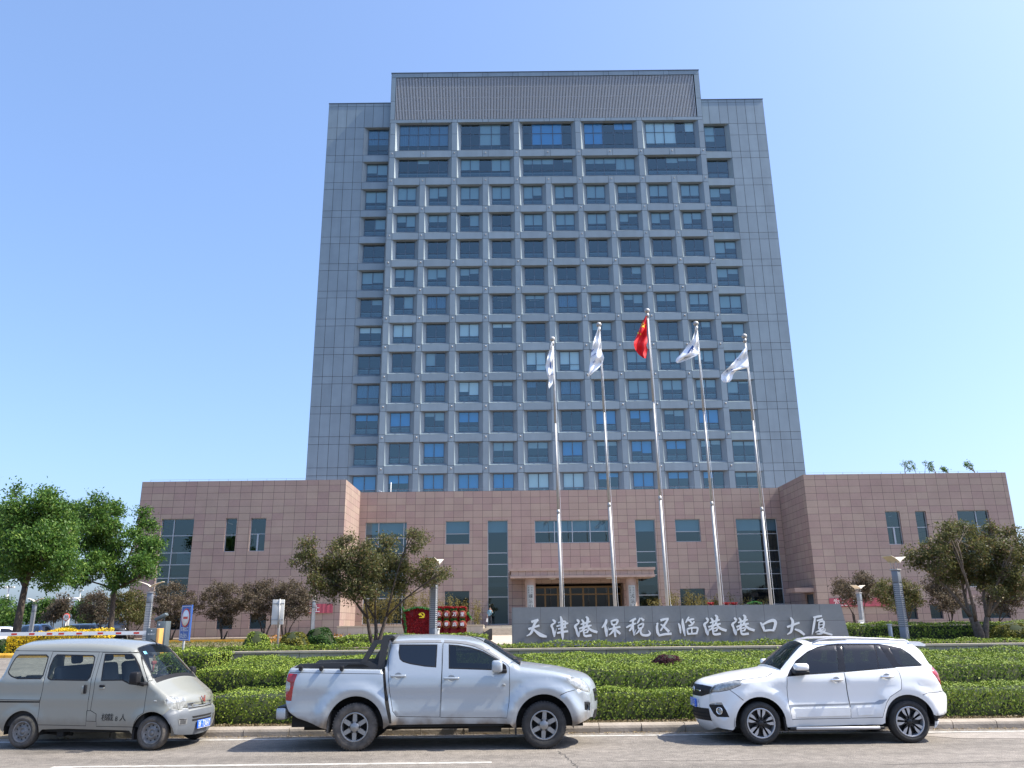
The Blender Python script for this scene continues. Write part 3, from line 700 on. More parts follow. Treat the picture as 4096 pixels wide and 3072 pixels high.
# railing seen behind the tall window of the wing, thin roof-edge wires
rl = P_()
for i in range(16): xx = -28.1 + 1.35 * i / 15; rl.box(xx - .015, xx + .015, 68.5, 68.53, 6.95, 7.85)
rl.box(-28.15, -26.7, 68.49, 68.54, 7.85, 7.9); rl.build('railing', M['rail'], pod)
rw = P_()
for a, b, y in ((-30.7, -14.3, 67.7), (24.7, 41.0, 67.7), (-13.9, 24.2, 74.2)):
    n = int((b - a) / 1.5); z = 13.72
    for i in range(n + 1): xx = a + (b - a) * i / n; rw.box(xx - .012, xx + .012, y, y + .024, z, z + .22)
    rw.box(a, b, y + .005, y + .02, z + .2, z + .215)
rw.build('roof_wire', M['rail'], pod)
rw = P_(); rw.tube([(-12.2, 80, 12.9), (-12.2, 80, 15.6)], .04, 6); rw.tube([(-13.0, 80, 12.9), (-13.0, 80, 14.6), (-13.4, 80, 14.8)], .03, 6); rw.build('roof_pipe', M['white'], pod)
# entrance: canopy, columns, doors
YC = 70.4
a = at(z5(30, 140), YC); bq = at(z5(1950, 130), YC); lowz = at(z5(1000, 262), YC).z; topz = at(z5(1000, 135), YC).z
cx0, cx1 = a.x, bq.x
cp = P_(); cp.box(cx0 + .1, cx1 - .1, YC + .1, 74.0 - .002, lowz + .2, topz - .22, 0); cp.box(cx0, cx1, YC, 74.0 - .002, topz - .218, topz, 1); cp.box(cx0 + .03, cx1 - .03, YC + .03, 74 - .002, lowz, lowz + .198, 1)
canopy = cp.build('entrance_canopy', [tiles('canopy_stone', (0.325, 0.238, 0.204), 0.62, 3.0, cx0 + .1, lowz - 2, jw=.012), M['stone_plain']], pod)
cl = P_()
for px in (593, 1345):
    p = at(z5(px, 288), 72.0); cl.lathe([(.26, 0), (.28, .03), (.28, .05)], 16, lambda x, y, d, p=p: (p.x + x, 72.0 + y, lowz - .05 + d), close=True)
cl.build('ceiling_light', M['white'], canopy)
PLATE = [('塘沽出入境', 303), ('大沽口', 1645)]
for (txt, px), rad in zip(PLATE, (.62, .62)):
    YK = 71.4; r_ = .46
    p = at(z5(px, 450), YK - r_)
    c = P_(); c.lathe([(r_, 1.75), (r_, lowz + .01)], 28, lambda x, y, d, p=p: (p.x + x, YK + y, d)); co = c.build('column', M['stone_plain'], pod)
    pl = P_(); zt = at(z5(px, 365), YK - r_ - .03).z; n = 8; rp = r_ + .03; h2 = .63
    vs = []
    for i in range(n + 1):
        t = -h2 + 2 * h2 * i / n; vs += [(p.x + rp * math.sin(t), YK - rp * math.cos(t), 2.2), (p.x + rp * math.sin(t), YK - rp * math.cos(t), zt)]
    pl.add(vs, [(2 * i, 2 * i + 2, 2 * i + 3, 2 * i + 1) for i in range(n)], 0, True)
    zz = at(z5(px, 490), YK - rp).z + .0
    for i, ch in enumerate(txt[::1]):
        put_text(pl, ch, lambda u, v, z_=zz - .12 - i * .42: (p.x + u, YK - rp - .006 + (1 - math.cos(u / rp)) * rp, z_ + v), h=.34, w=.34, mi=1)
    for cxo, s_ in ((.12, '中华人民共和国'), (-.16, '天津市')):
        for i, ch in enumerate(s_[:5]):
            put_text(pl, ch, lambda u, v, z_=zt - .22 - i * .19, o=cxo: (p.x + o + u, YK - rp - .006 + (1 - math.cos((o + u) / rp)) * rp, z_ + v), h=.13, w=.13, mi=1)
    pl.build('name_plate', [M['plate_steel'], M['black']], co)
d = P_(); x0, x1, z0, z1 = DOOR; Yd = 75.6
d.quad((x0, 74.2, z1), (x1, 74.2, z1), (x1, 78, z1), (x0, 78, z1), 0); d.quad((x0, 74.2, z0), (x0, 78, z0), (x0, 78, z1), (x0, 74.2, z1), 0); d.quad((x1, 74.2, z0), (x1, 78, z0), (x1, 78, z1), (x1, 74.2, z1), 0)
d.quad((x0, 79, z0), (x1, 79, z0), (x1, 79, z1), (x0, 79, z1), 1); d.quad((x0, 74.2, z0), (x1, 74.2, z0), (x1, 79, z0), (x0, 79, z0), 1)
d.build('entrance_recess', [M['stone_plain'], M['dark']], pod)
ds = P_(); zt = at(z5(700, 405), Yd).z; n = 7
for i in range(n + 1):
    xx = x0 + .05 + (x1 - x0 - .1) * i / n; ds.box(xx - .07, xx + .07, Yd - .05, Yd + .08, z0, zt, 0)
ds.box(x0 + .05, x1 - .05, Yd - .06, Yd + .09, zt, zt + .16, 0); ds.box(x0 + .05, x1 - .05, Yd - .06, Yd + .09, zt - .62, zt - .5, 0)
door = ds.build('entrance_door', M['gold'], pod)
dg_ = P_(); dg_.quad((x0 + .05, Yd, z0), (x1 - .05, Yd, z0), (x1 - .05, Yd, zt), (x0 + .05, Yd, zt)); dg_.build('pane', glass('door_glass', (.12, .15, .17), .0, .02), door)
# plinth in front of the podium, steps, planter walls
pt = thing('entrance_plinth', 'beige granite plinth with steps and planter walls along the podium front', 'terrace', (2, 66, 1.0))
g = MB((2, 66, 1.0)); g.box(-14.0, 24.4, 66.6, 73.99, .9, 1.62); g.box(-2.4, 12.9, 69.2, 73.98, 1.62, 1.79)
for i in range(2): g.box(-2.35 - .0, 12.85, 68.6 + .3 * i, 68.9 + .3 * i, 1.62, 1.68 + .055 * i)
g.build('platform', M['granite'], pt)
st = MB((2, 66, 1.0))
for i in range(5): st.box(-2.4, 12.9, 65.0 + .32 * i, 66.59 if i == 4 else 65.32 + .32 * i, 1.02, 1.14 + .115 * i)
st.build('steps', M['coping'], pt)
pa, pb = at(z4(1255, 485), 66), at(z4(1620, 483), 66)
for bxs in (((-13.9, -2.45, 65.9, 66.25), (-2.8, -2.45, 66.252, 68.5)), ((13.0, 24.3, 65.9, 66.25),)):
    pw = MB((2, 66, 1.0))
    for q in bxs: pw.box(*q, .95, pb.z - .06)
    pw.build('planter_wall', M['granite'], pt)
for q in ((-13.95, -2.42), (12.96, 24.35)):
    pc = MB((2, 66, 1.0)); pc.box(*q, 65.86, 66.29, pb.z - .058, pb.z); pc.build('coping', M['coping'], pt)
# banners low on the two wings
def banner(px0, px1, py0, py1, Y, txt, lab, cr, tx):
    a = at(cr(px0, py0), Y); b = at(cr(px1, py1), Y)
    mb = MB((a.x, Y, b.z)); n = 20; vs = []
    for i in range(n + 1): xx = a.x + (b.x - a.x) * i / n; yy = Y - .03 * abs(math.sin(i * .9)); vs += [(xx, yy, b.z), (xx, yy, a.z)]
    mb.add(vs, [(2 * i, 2 * i + 2, 2 * i + 3, 2 * i + 1) for i in range(n)], 0, True)
    for ch, px in zip(txt, tx):
        p = at(cr(px, (py0 + py1) / 2), Y); put_text(mb, ch, lambda u, v, p=p: (p.x + u, Y - .045, p.z + v), w=.5, h=.52, mi=1)
    return mb.build('banner', [M['banner'], M['white']], None, lab, 'banner', 'pink banners low on the podium')
banner(445, 662, 1222, 1300, 67.4, '至上', 'pink red banner on the stone wing behind the tree beside the lamp post', c5, (458, 525))
banner(150, 1150, 885, 1015, 67.4, '为三民', 'pink red banner low on the far wing beside the slanted end of the slate wall', z7, (272, 395, 600))

# ================================================================ LEAVES, HEDGES, TREES
NR = np.random.default_rng(5)
def unit(a): return a / np.maximum(np.linalg.norm(a, axis=1, keepdims=True), 1e-9)
def leaf_mesh(name, C, size, asp, m, parent=None, org=(0, 0, 0), nrm=None, spread=0.7, droop=0.0, extra=None, **kw):
    """C (N,3) leaf centres in world space; one small folded blade each"""
    n = len(C); d = NR.normal(size=(n, 3)); d[:, 2] -= droop; d = unit(d)
    if nrm is None: nn = unit(NR.normal(size=(n, 3)))
    else: nn = unit(nrm + NR.normal(size=(n, 3)) * spread)
    s = unit(np.cross(d, nn)); d = unit(np.cross(nn, s)) if nrm is not None else d
    L = (size * NR.uniform(0.65, 1.3, size=(n, 1))); Wd = L * asp
    V = np.empty((n, 4, 3)); V[:, 0] = C - d * L / 2; V[:, 1] = C + s * Wd / 2; V[:, 2] = C + d * L / 2; V[:, 3] = C - s * Wd / 2
    V = V.reshape(-1, 3) - np.array(org)
    me = bpy.data.meshes.new(name)
    ev, ef = extra if extra else (np.zeros((0, 3)), [])
    nv = len(V) + len(ev)
    me.vertices.add(nv); me.vertices.foreach_set('co', np.concatenate([V, np.array(ev).reshape(-1, 3) - (np.array(org) if len(ev) else 0)]).astype(np.float32).ravel())
    nf = n + len(ef); me.loops.add(4 * nf); me.polygons.add(nf)
    idx = np.arange(4 * n)
    if ef: idx = np.concatenate([idx, np.array(ef).ravel() + 4 * n])
    me.loops.foreach_set('vertex_index', idx.astype(np.int32)); me.polygons.foreach_set('loop_start', np.arange(0, 4 * nf, 4).astype(np.int32))
    for q in (m if isinstance(m, list) else [m]): me.materials.append(q)
    if ef: me.polygons.foreach_set('material_index', np.concatenate([np.zeros(n), np.ones(len(ef))]).astype(np.int32))
    me.update(); me.validate()
    o = bpy.data.objects.new(name, me); COL.objects.link(o)
    if parent is not None: o.parent = parent
    else: o.location = org
    return tag(o, **kw)
def hedge(label, x0, x1, yf, yb, zb, zf, zk, m='leaf_hedge', dens=650, size=0.06, sdens=1.15, name='hedge', cat='hedge', wob=.03, group=None, faces='tflr'):
    """clipped hedge: front edge yf(x), back edge yb(x), base zb, top zf at the front to zk at the back"""
    F = (lambda v: v if callable(v) else (lambda x: v)); yf, yb, zb, zf, zk = map(F, (yf, yb, zb, zf, zk)); P = []; N = []
    ph = NR.uniform(0, 6, 6)
    wave = lambda x, y: wob * (np.sin(x * 2.1 + ph[0]) + np.sin(x * .83 + y * 1.9 + ph[1]) + .7 * np.sin(x * 5.3 + ph[2]))
    vz = np.vectorize(lambda f, x: f(x), excluded=[0])
    def top(n):
        x = NR.uniform(x0, x1, n); t = NR.uniform(0, 1, n); a, b = vz(yf, x), vz(yb, x); y = a + (b - a) * t; e = np.minimum(np.minimum(t, 1 - t) * (b - a), np.minimum(x - x0, x1 - x))
        z = vz(zf, x) * (1 - t) + vz(zk, x) * t + wave(x, y) - .09 * np.exp(-np.maximum(e, 0) / .08) + np.abs(NR.normal(0, .028, n)) - .02
        return np.stack([x, y, z], 1), np.tile([0, 0, 1.0], (n, 1))
    def side(n, xa, xb, fy, sgn, zt):
        x = NR.uniform(xa, xb, n); t = NR.uniform(0, 1, n) ** .8; b = vz(zb, x); z = b + (vz(zt, x) - b) * t; keep = NR.uniform(0, 1, n) < .45 + .55 * np.clip(t * 1.6, 0, 1); x, t, b, z = x[keep], t[keep], b[keep], z[keep]; n = len(x)
        y = vz(fy, x) + sgn * (wave(x * 1.7, z * 3) * .8 - np.abs(NR.normal(0, .055, n)) + .05 * np.maximum(0, t - .85) / .15 + .06)
        return np.stack([x, y, z], 1), np.tile([0, sgn * 1.0, -.05], (n, 1))
    ym = (yf((x0 + x1) / 2) + yb((x0 + x1) / 2)) / 2; dy = abs(yb((x0 + x1) / 2) - yf((x0 + x1) / 2)); hh = zf((x0 + x1) / 2) - zb((x0 + x1) / 2); L = x1 - x0
    p, n = top(int(dens * L * dy)); P.append(p); N.append(n)
    p, n = side(int(dens * L * hh * 1.25), x0, x1, yf, -1, zf); P.append(p); N.append(n)
    for X, s in ((x0, -1), (x1, 1)):
        k = int(dens * dy * hh * 1.2)
        y = NR.uniform(yf(X), yb(X), k); t = NR.uniform(0, 1, k); z = zb(X) + (zf(X) - zb(X)) * t
        P.append(np.stack([X + s * (NR.normal(0, .03, k) + .02), y, z], 1)); N.append(np.tile([s * 1.0, 0, .3], (k, 1)))
    C = np.concatenate(P); N = np.concatenate(N)
    # dark twiggy core
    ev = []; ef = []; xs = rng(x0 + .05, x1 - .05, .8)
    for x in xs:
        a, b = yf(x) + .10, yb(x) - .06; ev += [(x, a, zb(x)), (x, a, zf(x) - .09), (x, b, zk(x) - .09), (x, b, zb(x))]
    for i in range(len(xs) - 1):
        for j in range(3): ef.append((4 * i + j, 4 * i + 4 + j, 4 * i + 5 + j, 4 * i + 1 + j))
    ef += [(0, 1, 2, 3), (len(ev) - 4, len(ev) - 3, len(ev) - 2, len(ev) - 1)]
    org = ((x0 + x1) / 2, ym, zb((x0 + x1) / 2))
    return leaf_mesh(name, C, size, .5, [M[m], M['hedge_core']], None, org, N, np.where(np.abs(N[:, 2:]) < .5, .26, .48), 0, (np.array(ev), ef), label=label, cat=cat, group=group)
def piece(*t): return lambda x: lerp_tab(t, x)
h1b = piece((-6.5, 20.0), (-2, 18.6), (2.5, 17.95), (9, 18.7), (14, 19.0))
hedge('low clipped hedge along the kerb, lowest of the three terraces', -6.35, 14, 17.02, h1b, piece((-7, .13), (14, .16)), .66, .70, dens=1050, size=.052, wob=.022)
hedge('wide clipped hedge filling the slope between the kerb hedge and the retaining wall', -7.55, 15, lambda x: h1b(x) + .12, 23.85, .55, 1.0, 1.19, dens=640, size=.056, wob=.026)
hedge('short hedge block at the end of the retaining wall beside the blue sign', -9.15, -7.9, 21.6, 23.8, .6, 1.36, 1.40, dens=520, size=.066)
hedge('thin strip of hedge on top of the retaining wall in front of the slate wall', -9.9, 16, 24.34, 24.95, 1.15, 1.44, 1.44, dens=520, size=.066)
hedge('hedge at the back, behind the slotted lamp post and the three round shrubs', at(c5(692, 1490), 36).x, at(c5(1978, 1490), 36).x, 36, 38.6, 1.05, 1.52, 1.56, dens=230, size=.09)
hedge('hedge behind the slotted lamp post beyond the slanted end of the slate wall', at(z7(380, 1400), 33.4).x, 21.5, 33.3, 35.6, 1.15, 1.80, 1.82, dens=260, size=.085)
mb = MB(); mb.box(-8.0, 16.5, 24.0, 24.3, .6, 1.262, 0); mb.box(-8.03, 16.5, 23.96, 24.33, 1.264, 1.315, 1)
mb.o = Vector((4, 24, .6)); mb.build('retaining_wall', [tiles('wall_granite', (0.30, 0.27, 0.21), .62, 1.0, 0.1, .4, joint=(.08, .07, .05), jw=.008, var=.2), M['coping']], None, 'low granite retaining wall with a pale coping above the hedges', 'wall')
def shrub(name, label, c, rx, ry, rz, m, n, size, group=None, cat='shrub'):
    u = unit(NR.normal(size=(n, 3))); u[:, 2] = np.abs(u[:, 2]) * 1.0 - .12; k = 1 + .05 * np.sin(u[:, :1] * 7 + c[0]) + .05 * np.sin(u[:, 1:2] * 9 + u[:, 2:] * 6)
    r = k * (1 - np.abs(NR.normal(0, .045, (n, 1)))); C = np.array(c) + u * r * np.array([rx, ry, rz])
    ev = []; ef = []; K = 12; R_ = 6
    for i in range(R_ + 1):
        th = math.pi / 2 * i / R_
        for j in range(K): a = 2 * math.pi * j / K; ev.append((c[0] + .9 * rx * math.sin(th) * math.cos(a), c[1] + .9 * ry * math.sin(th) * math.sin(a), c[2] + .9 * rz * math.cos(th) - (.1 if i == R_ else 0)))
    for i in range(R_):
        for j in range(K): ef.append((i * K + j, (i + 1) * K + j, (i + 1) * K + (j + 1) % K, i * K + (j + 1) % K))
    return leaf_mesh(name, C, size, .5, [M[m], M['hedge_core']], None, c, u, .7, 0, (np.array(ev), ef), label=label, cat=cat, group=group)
def ball_px(cr, x0, x1, yt, yb, Y, name, label, m, n, size, dz=0.0):
    a, b = at(cr(x0, yb), Y), at(cr(x1, yb), Y); t = at(cr((x0 + x1) / 2, yt), Y); zb = gz((a.x + b.x) / 2, Y) + dz
    shrub(name, label, ((a.x + b.x) / 2, Y, zb), (b.x - a.x) / 2, (b.x - a.x) / 2, t.z - zb, m, n, size)
ball_px(z2, 740, 1225, 305, 520, 29, 'round_shrub', 'mid green round shrub beside the white sign post', 'leaf_hedge', 3800, .075)
ball_px(z2, 1300, 1780, 322, 525, 29.2, 'round_shrub', 'yellow-green round shrub between two darker ones', 'leaf_olive', 3800, .07)
ball_px(z2, 1680, 2165, 248, 515, 30.2, 'round_shrub', 'dark green shaggy round shrub at the end of the row of three', 'leaf_dark', 4200, .085)
ball_px(c7, 1935, 2300, 1365, 1500, 31, 'round_shrub', 'yellow-green round shrub at the foot of the multi-stemmed tree by the far wing', 'leaf_olive', 4200, .075)
ball_px(z3, 680, 1010, 515, 640, 48, 'round_shrub', 'olive mound-shaped shrub behind the golden hedge', 'leaf_olive', 2600, .12)
ball_px(z7, 930, 1150, 1245, 1400, 38, 'round_shrub', 'small bush behind the hedge next to the slotted lamp post', 'leaf_hedge', 1400, .09)
ball_px(z3, -60, 150, 690, 800, 35, 'round_shrub', 'dark low shrub under the end of the striped barrier arm', 'leaf_dark', 2200, .09)
cr_ = atz(crop(2000, 2480, 2.765)(1850, 430), 1.13)
shrub('purple_bush', 'small purple-leaved bush growing in the wide clipped hedge', (cr_.x, cr_.y, 1.05), .36, .40, .20, 'leaf_red', 3200, .05)
yx0, yx1 = at(z3(140, 700), 33.4).x, at(z3(1250, 700), 33.4).x
yt = piece((yx0, 1.74), (yx0 + 1.3, 1.84), (yx0 + 3.0, 1.84), (yx0 + 4.2, 2.20), (yx0 + 5.2, 2.10), (yx0 + 6.3, 1.84), (yx0 + 7.4, 2.22), (yx0 + 8.3, 2.22), (yx0 + 9.2, 1.88), (yx1, 1.66))
hedge('golden-leaved hedge behind the striped barrier arm', yx0, yx1, 33.2, 34.6, .98, yt, yt, 'leaf_yellow', dens=420, size=.10, wob=.05)

def make_tree(name, label, base, blobs, m, bark, r0, nleaf, lsize, clump, nclump, stems=1, fork=.35, asp=.45, group=None, droop=.2, seed=1, cat='tree', ribs=True):
    """blobs: [(x, y, z, r)] crown volumes in world space; limbs run from the fork to each, twigs to leaf clumps"""
    rr = random.Random(seed); bx, by, bz = base
    t = thing(name, label, cat, base, 0, group); mb = MB(base)
    cen = Vector((sum(b[0] for b in blobs) / len(blobs), sum(b[1] for b in blobs) / len(blobs), sum(b[2] for b in blobs) / len(blobs)))
    top = max(b[2] + b[3] for b in blobs); zf = bz + (min(b[2] - b[3] for b in blobs) - bz) * (1 if stems == 1 else fork) + .02 * (top - bz)
    nodes = []
    def curve(a, b, bend, k=7):
        a, b = Vector(a), Vector(b); mid = (a + b) / 2 + Vector((rr.uniform(-1, 1), rr.uniform(-1, 1), rr.uniform(-.3, .6))) * bend * (b - a).length
        return [a * (1 - s) ** 2 + mid * 2 * s * (1 - s) + b * s * s for s in [i / k for i in range(k + 1)]]
    forks = []
    if stems == 1:
        f = Vector((bx + (cen.x - bx) * .25, by + (cen.y - by) * .25, zf)); p = curve((bx, by, bz - .05), f, .05)
        mb.tube(p, [r0 * (1.25 if i == 0 else 1.0 - .35 * i / 7) for i in range(8)], 10); forks = [(f, r0 * .65)]
    else:
        for s in range(stems):
            a = 2 * math.pi * s / stems + rr.uniform(-.4, .4); sp = .28 * (zf - bz) + .1
            f = Vector((bx + math.cos(a) * sp, by + math.sin(a) * sp, zf * rr.uniform(.9, 1.1) + bz * 0)); f.z = bz + (zf - bz) * rr.uniform(.8, 1.15)
            p = curve((bx + math.cos(a) * r0 * .6, by + math.sin(a) * r0 * .6, bz - .05), f, .12); rs = r0 * .75
            mb.tube(p, [rs * (1.2 - .5 * i / 7) for i in range(8)], 8); forks.append((f, rs * .7))
    # a few main limbs first, the other clumps of the crown branch off them
    kmain = min(len(blobs), max(4, len(blobs) // 4)); order = [max(range(len(blobs)), key=lambda i: blobs[i][3])]
    while len(order) < len(blobs): order.append(max((i for i in range(len(blobs)) if i not in order), key=lambda i: min((Vector(blobs[i][:3]) - Vector(blobs[j][:3])).length for j in order)))
    jn = []
    for k_, bi in enumerate(order):
        b = blobs[bi]; c = Vector(b[:3]); tip = c + Vector((0, 0, b[3] * .5))
        if k_ < kmain or not jn:
            f, rf = min(forks, key=lambda q: (q[0] - c).length + rr.uniform(0, .2) * b[3]); p = curve(f, tip, .16, 8); R_ = [max(.012, rf * (.78 - .66 * i / 8)) for i in range(9)]
        else:
            f, rf = min((q for q in jn if q[0].z < c.z + b[3]), key=lambda q: (q[0] - c).length, default=jn[0]); p = curve(f, tip, .14, 8); R_ = [max(.009, min(rf * .75, r0 * .3) * (1 - .8 * i / 8)) for i in range(9)]
        mb.tube(p, R_, 6); nodes += p[3:]; jn += list(zip(p[2:7], R_[2:7])); rf = R_[2] * 2.2
        for _ in range(4):
            q = p[rr.randint(2, 6)]; e = c + Vector((rr.gauss(0, .5), rr.gauss(0, .5), rr.gauss(0, .45))) * b[3]
            pp = curve(q, e, .12, 5); mb.tube(pp, [max(.008, rf * (.22 - .15 * i / 5)) for i in range(6)], 5); nodes += pp[2:]
    CC = []; tot = sum(b[3] ** 2 for b in blobs)
    for b in blobs:
        for _ in range(max(3, int(nclump * b[3] ** 2 / tot))):
            u = Vector((rr.gauss(0, 1), rr.gauss(0, 1), rr.gauss(0, 1))).normalized() * b[3] * rr.uniform(.35, 1.0) ** .6
            e = Vector(b[:3]) + u; CC.append((e, rr.uniform(.6, 1.25)))
            q = min(nodes, key=lambda n_: (n_ - e).length_squared); mb.tube(curve(q, e, .1, 3), [.012 * r0 / .15 + .004, .010, .008, .005], 4)
    mb.build('trunk', M[bark], t)
    per = max(3, nleaf // len(CC)); P = []
    for e, k in CC:
        n = int(per * k); g = NR.normal(size=(n, 3)) * np.array([1, 1, .75]) * clump * k * .55; P.append(np.array(e) + g)
    leaf_mesh('crown', np.concatenate(P), lsize, asp, M[m], t, base, None, .7, droop)
    return t
def blobs_px(cr, lst, Y, depth=1.0, seed=0):
    rr = random.Random(seed); out = []
    for (px, py, r) in lst:
        p0 = at(cr(px, py), Y); p1 = at(cr(px + r, py), Y); R = abs(p1.x - p0.x); y = Y + rr.uniform(-1, 1) * depth
        p = at(cr(px, py), y); out.append((p.x, y, p.z, R))
    return out
def base_px(cr, px, py, Y): p = at(cr(px, py), Y); return (p.x, Y, gz(p.x, Y))
# the big pale-barked green trees at the car park side
make_tree('green_tree', 'tall leafy green tree with a dark forked trunk standing behind the golden hedge', base_px(c4, 130, 1560, 41),
          blobs_px(c4, [(120, 400, 110), (40, 480, 110), (200, 560, 150), (400, 330, 90), (410, 250, 50), (330, 480, 140), (480, 430, 120), (520, 620, 150), (380, 700, 170), (180, 760, 170), (60, 720, 130), (280, 880, 150), (480, 820, 150), (590, 900, 110), (590, 990, 60), (110, 900, 110), (430, 1000, 90), (120, 260, 50)], 41, 1.6, 1),
          'leaf_green', 'bark_dark', .22, 36000, .18, .46, 420, asp=.42, seed=3, droop=.5)
make_tree('green_tree', 'lighter green tree with a slim trunk in front of the end of the podium wing', base_px(c4, 940, 1540, 55),
          blobs_px(c4, [(640, 420, 90), (700, 520, 110), (830, 360, 90), (800, 500, 110), (940, 450, 90), (1030, 400, 60), (880, 620, 120), (1000, 590, 90), (760, 690, 110), (900, 780, 110), (1020, 760, 90), (820, 860, 110), (950, 930, 100), (760, 960, 80), (1170, 610, 70), (1250, 430, 55), (1270, 560, 70), (1240, 720, 90), (1330, 720, 80), (1340, 830, 60), (1200, 880, 90), (1300, 920, 60), (1120, 980, 80), (1000, 1060, 60), (720, 1050, 60)], 55, 1.6, 2),
          'leaf_green', 'bark_dark', .21, 32000, .20, .46, 420, asp=.42, seed=5, droop=.5)
make_tree('green_tree', 'green tree cut by the edge of the picture behind the barrier arm', base_px(c4, -90, 1520, 50),
          blobs_px(c4, [(-60, 500, 120), (20, 620, 100), (-80, 700, 130), (30, 820, 90), (-40, 900, 110), (20, 980, 60)], 50, 1.2, 3), 'leaf_green', 'bark', .17, 8000, .18, .4, 100, seed=8, droop=.5)
# small trees of the yard: dull plum foliage on several stems
make_tree('plum_tree', 'wide multi-stemmed dark-leaved tree in front of the corner of the podium wing', base_px(c5, 1035, 1530, 31.5),
          blobs_px(c5, [(420, 760, 80), (340, 880, 40), (460, 870, 70), (480, 690, 35), (520, 1010, 70), (680, 830, 110), (730, 720, 70), (790, 660, 50), (620, 950, 110), (560, 1100, 80), (760, 980, 120), (850, 820, 100), (900, 1000, 120), (960, 740, 60), (1000, 900, 110), (1130, 680, 70), (1080, 820, 100), (1100, 980, 120), (1230, 860, 90), (1350, 620, 60), (1370, 720, 60), (1440, 660, 45), (1300, 960, 100), (1430, 980, 90), (1560, 960, 70), (1640, 950, 40), (1480, 880, 50), (1230, 1080, 90), (700, 1130, 80), (850, 1120, 80), (1560, 1030, 40), (1010, 1110, 70)], 31.5, .9, 4),
          'leaf_brown', 'bark_dark', .10, 30000, .105, .25, 560, stems=3, fork=.55, seed=11, asp=.42)
make_tree('plum_tree', 'multi-stemmed dark-leaved tree with a thick twisted trunk beside the far wing', base_px(c7, 1840, 1480, 33),
          blobs_px(c7, [(1220, 790, 50), (1290, 850, 70), (1400, 760, 90), (1480, 850, 110), (1540, 600, 70), (1610, 560, 60), (1560, 700, 100), (1660, 800, 120), (1700, 540, 55), (1750, 650, 90), (1800, 800, 120), (1890, 620, 70), (1950, 560, 45), (1960, 720, 90), (1930, 880, 110), (2060, 620, 55), (2090, 760, 90), (2140, 600, 40), (2150, 860, 100), (2230, 720, 90), (1700, 960, 120), (1540, 960, 90), (1870, 1010, 110), (2060, 980, 110), (2200, 1000, 100), (2280, 880, 100), (1420, 900, 60), (2080, 1110, 80), (1960, 1120, 60)], 33, 1.0, 6),
          'leaf_brown', 'bark', .17, 30000, .115, .26, 560, stems=3, fork=.5, seed=12, asp=.42)
row = 'small plum trees along the podium wall'
def small(label, cr, bx, by, Y, bl, m='leaf_plum', n=9500, seed=1, stems=3, ls=.14, bark='bark_dark', nc=130, name='plum_tree', g=row):
    make_tree(name, label, base_px(cr, bx, by, Y), blobs_px(cr, bl, Y, .9, seed), m, bark, .09, n, ls, .34, nc, stems=stems, fork=.6, seed=seed, group=g)
small('brown-leaved tree against the tall window at the end of the near wing', c4, 1475, 1530, 61, [(1400, 1150, 80), (1510, 1110, 80), (1600, 1150, 60), (1370, 1260, 90), (1480, 1240, 110), (1590, 1260, 90), (1430, 1340, 70), (1650, 1220, 60), (1550, 1340, 70)], seed=21)
small('brown-leaved tree with a round crown between the blue sign and the white sign', c4, 1920, 1520, 61, [(1790, 1140, 60), (1880, 1110, 80), (1980, 1100, 80), (1800, 1240, 90), (1920, 1220, 110), (2030, 1200, 90), (1850, 1320, 70), (1990, 1310, 80), (2080, 1260, 70)], seed=22)
small('brown-leaved tree right behind the white sign back', c5, 80, 1440, 61, [(-60, 1120, 70), (30, 1080, 70), (100, 1100, 80), (-30, 1210, 90), (90, 1200, 100), (180, 1130, 70), (40, 1290, 60)], seed=23)
small('brown-leaved tree between the white sign and the leaning lamp post', c5, 250, 1460, 60, [(230, 1120, 80), (310, 1070, 60), (360, 1130, 80), (250, 1220, 90), (370, 1220, 90), (430, 1180, 60), (320, 1290, 70), (430, 1270, 40)], seed=24)
small('reddish tree on the lawn beside the slim trunk of the light green tree', c4, 1140, 1520, 57, [(1060, 1180, 90), (1160, 1200, 90), (1230, 1250, 70), (1080, 1290, 100), (1180, 1320, 90), (1010, 1260, 70), (1250, 1340, 50)], 'leaf_brown', seed=25)
small('grey-brown tree behind the dark parked van', c4, 880, 1490, 66, [(780, 1220, 80), (870, 1190, 80), (930, 1260, 80), (820, 1310, 80), (900, 1340, 70), (740, 1270, 50)], seed=26)
small('reddish tree on two thin stems in front of the pink banner of the far wing', z7, 640, 1320, 61, [(330, 640, 90), (430, 620, 90), (290, 780, 80), (400, 760, 100), (520, 760, 110), (700, 520, 90), (640, 600, 100), (760, 600, 110), (680, 740, 120), (830, 700, 100), (780, 860, 110), (520, 900, 110), (400, 900, 70), (900, 760, 70)], seed=27, n=9000)
small('green-tinged tree right behind the slotted lamp post near the far wing', z7, 1400, 1330, 60, [(1050, 640, 100), (1000, 780, 100), (1120, 780, 110), (1060, 920, 100), (1340, 640, 90), (1300, 760, 110), (1430, 740, 100), (1350, 900, 120), (1500, 860, 110), (1450, 1010, 100), (1600, 760, 80), (1620, 920, 90), (1250, 1000, 80)], 'leaf_brown', seed=28, n=10000)
small('brown tree in the shade behind the twisted trunk', c7, 1560, 1400, 60, [(1420, 1060, 80), (1500, 1010, 70), (1560, 1100, 90), (1480, 1180, 80), (1620, 1180, 80), (1560, 1250, 60)], seed=29)
small('dark tree filling the corner by the far end of the wing', c7, 1960, 1400, 59, [(1900, 1150, 80), (2000, 1120, 90), (2100, 1090, 100), (1960, 1230, 80), (2080, 1220, 90), (2180, 1120, 90), (2180, 1210, 60)], seed=30)
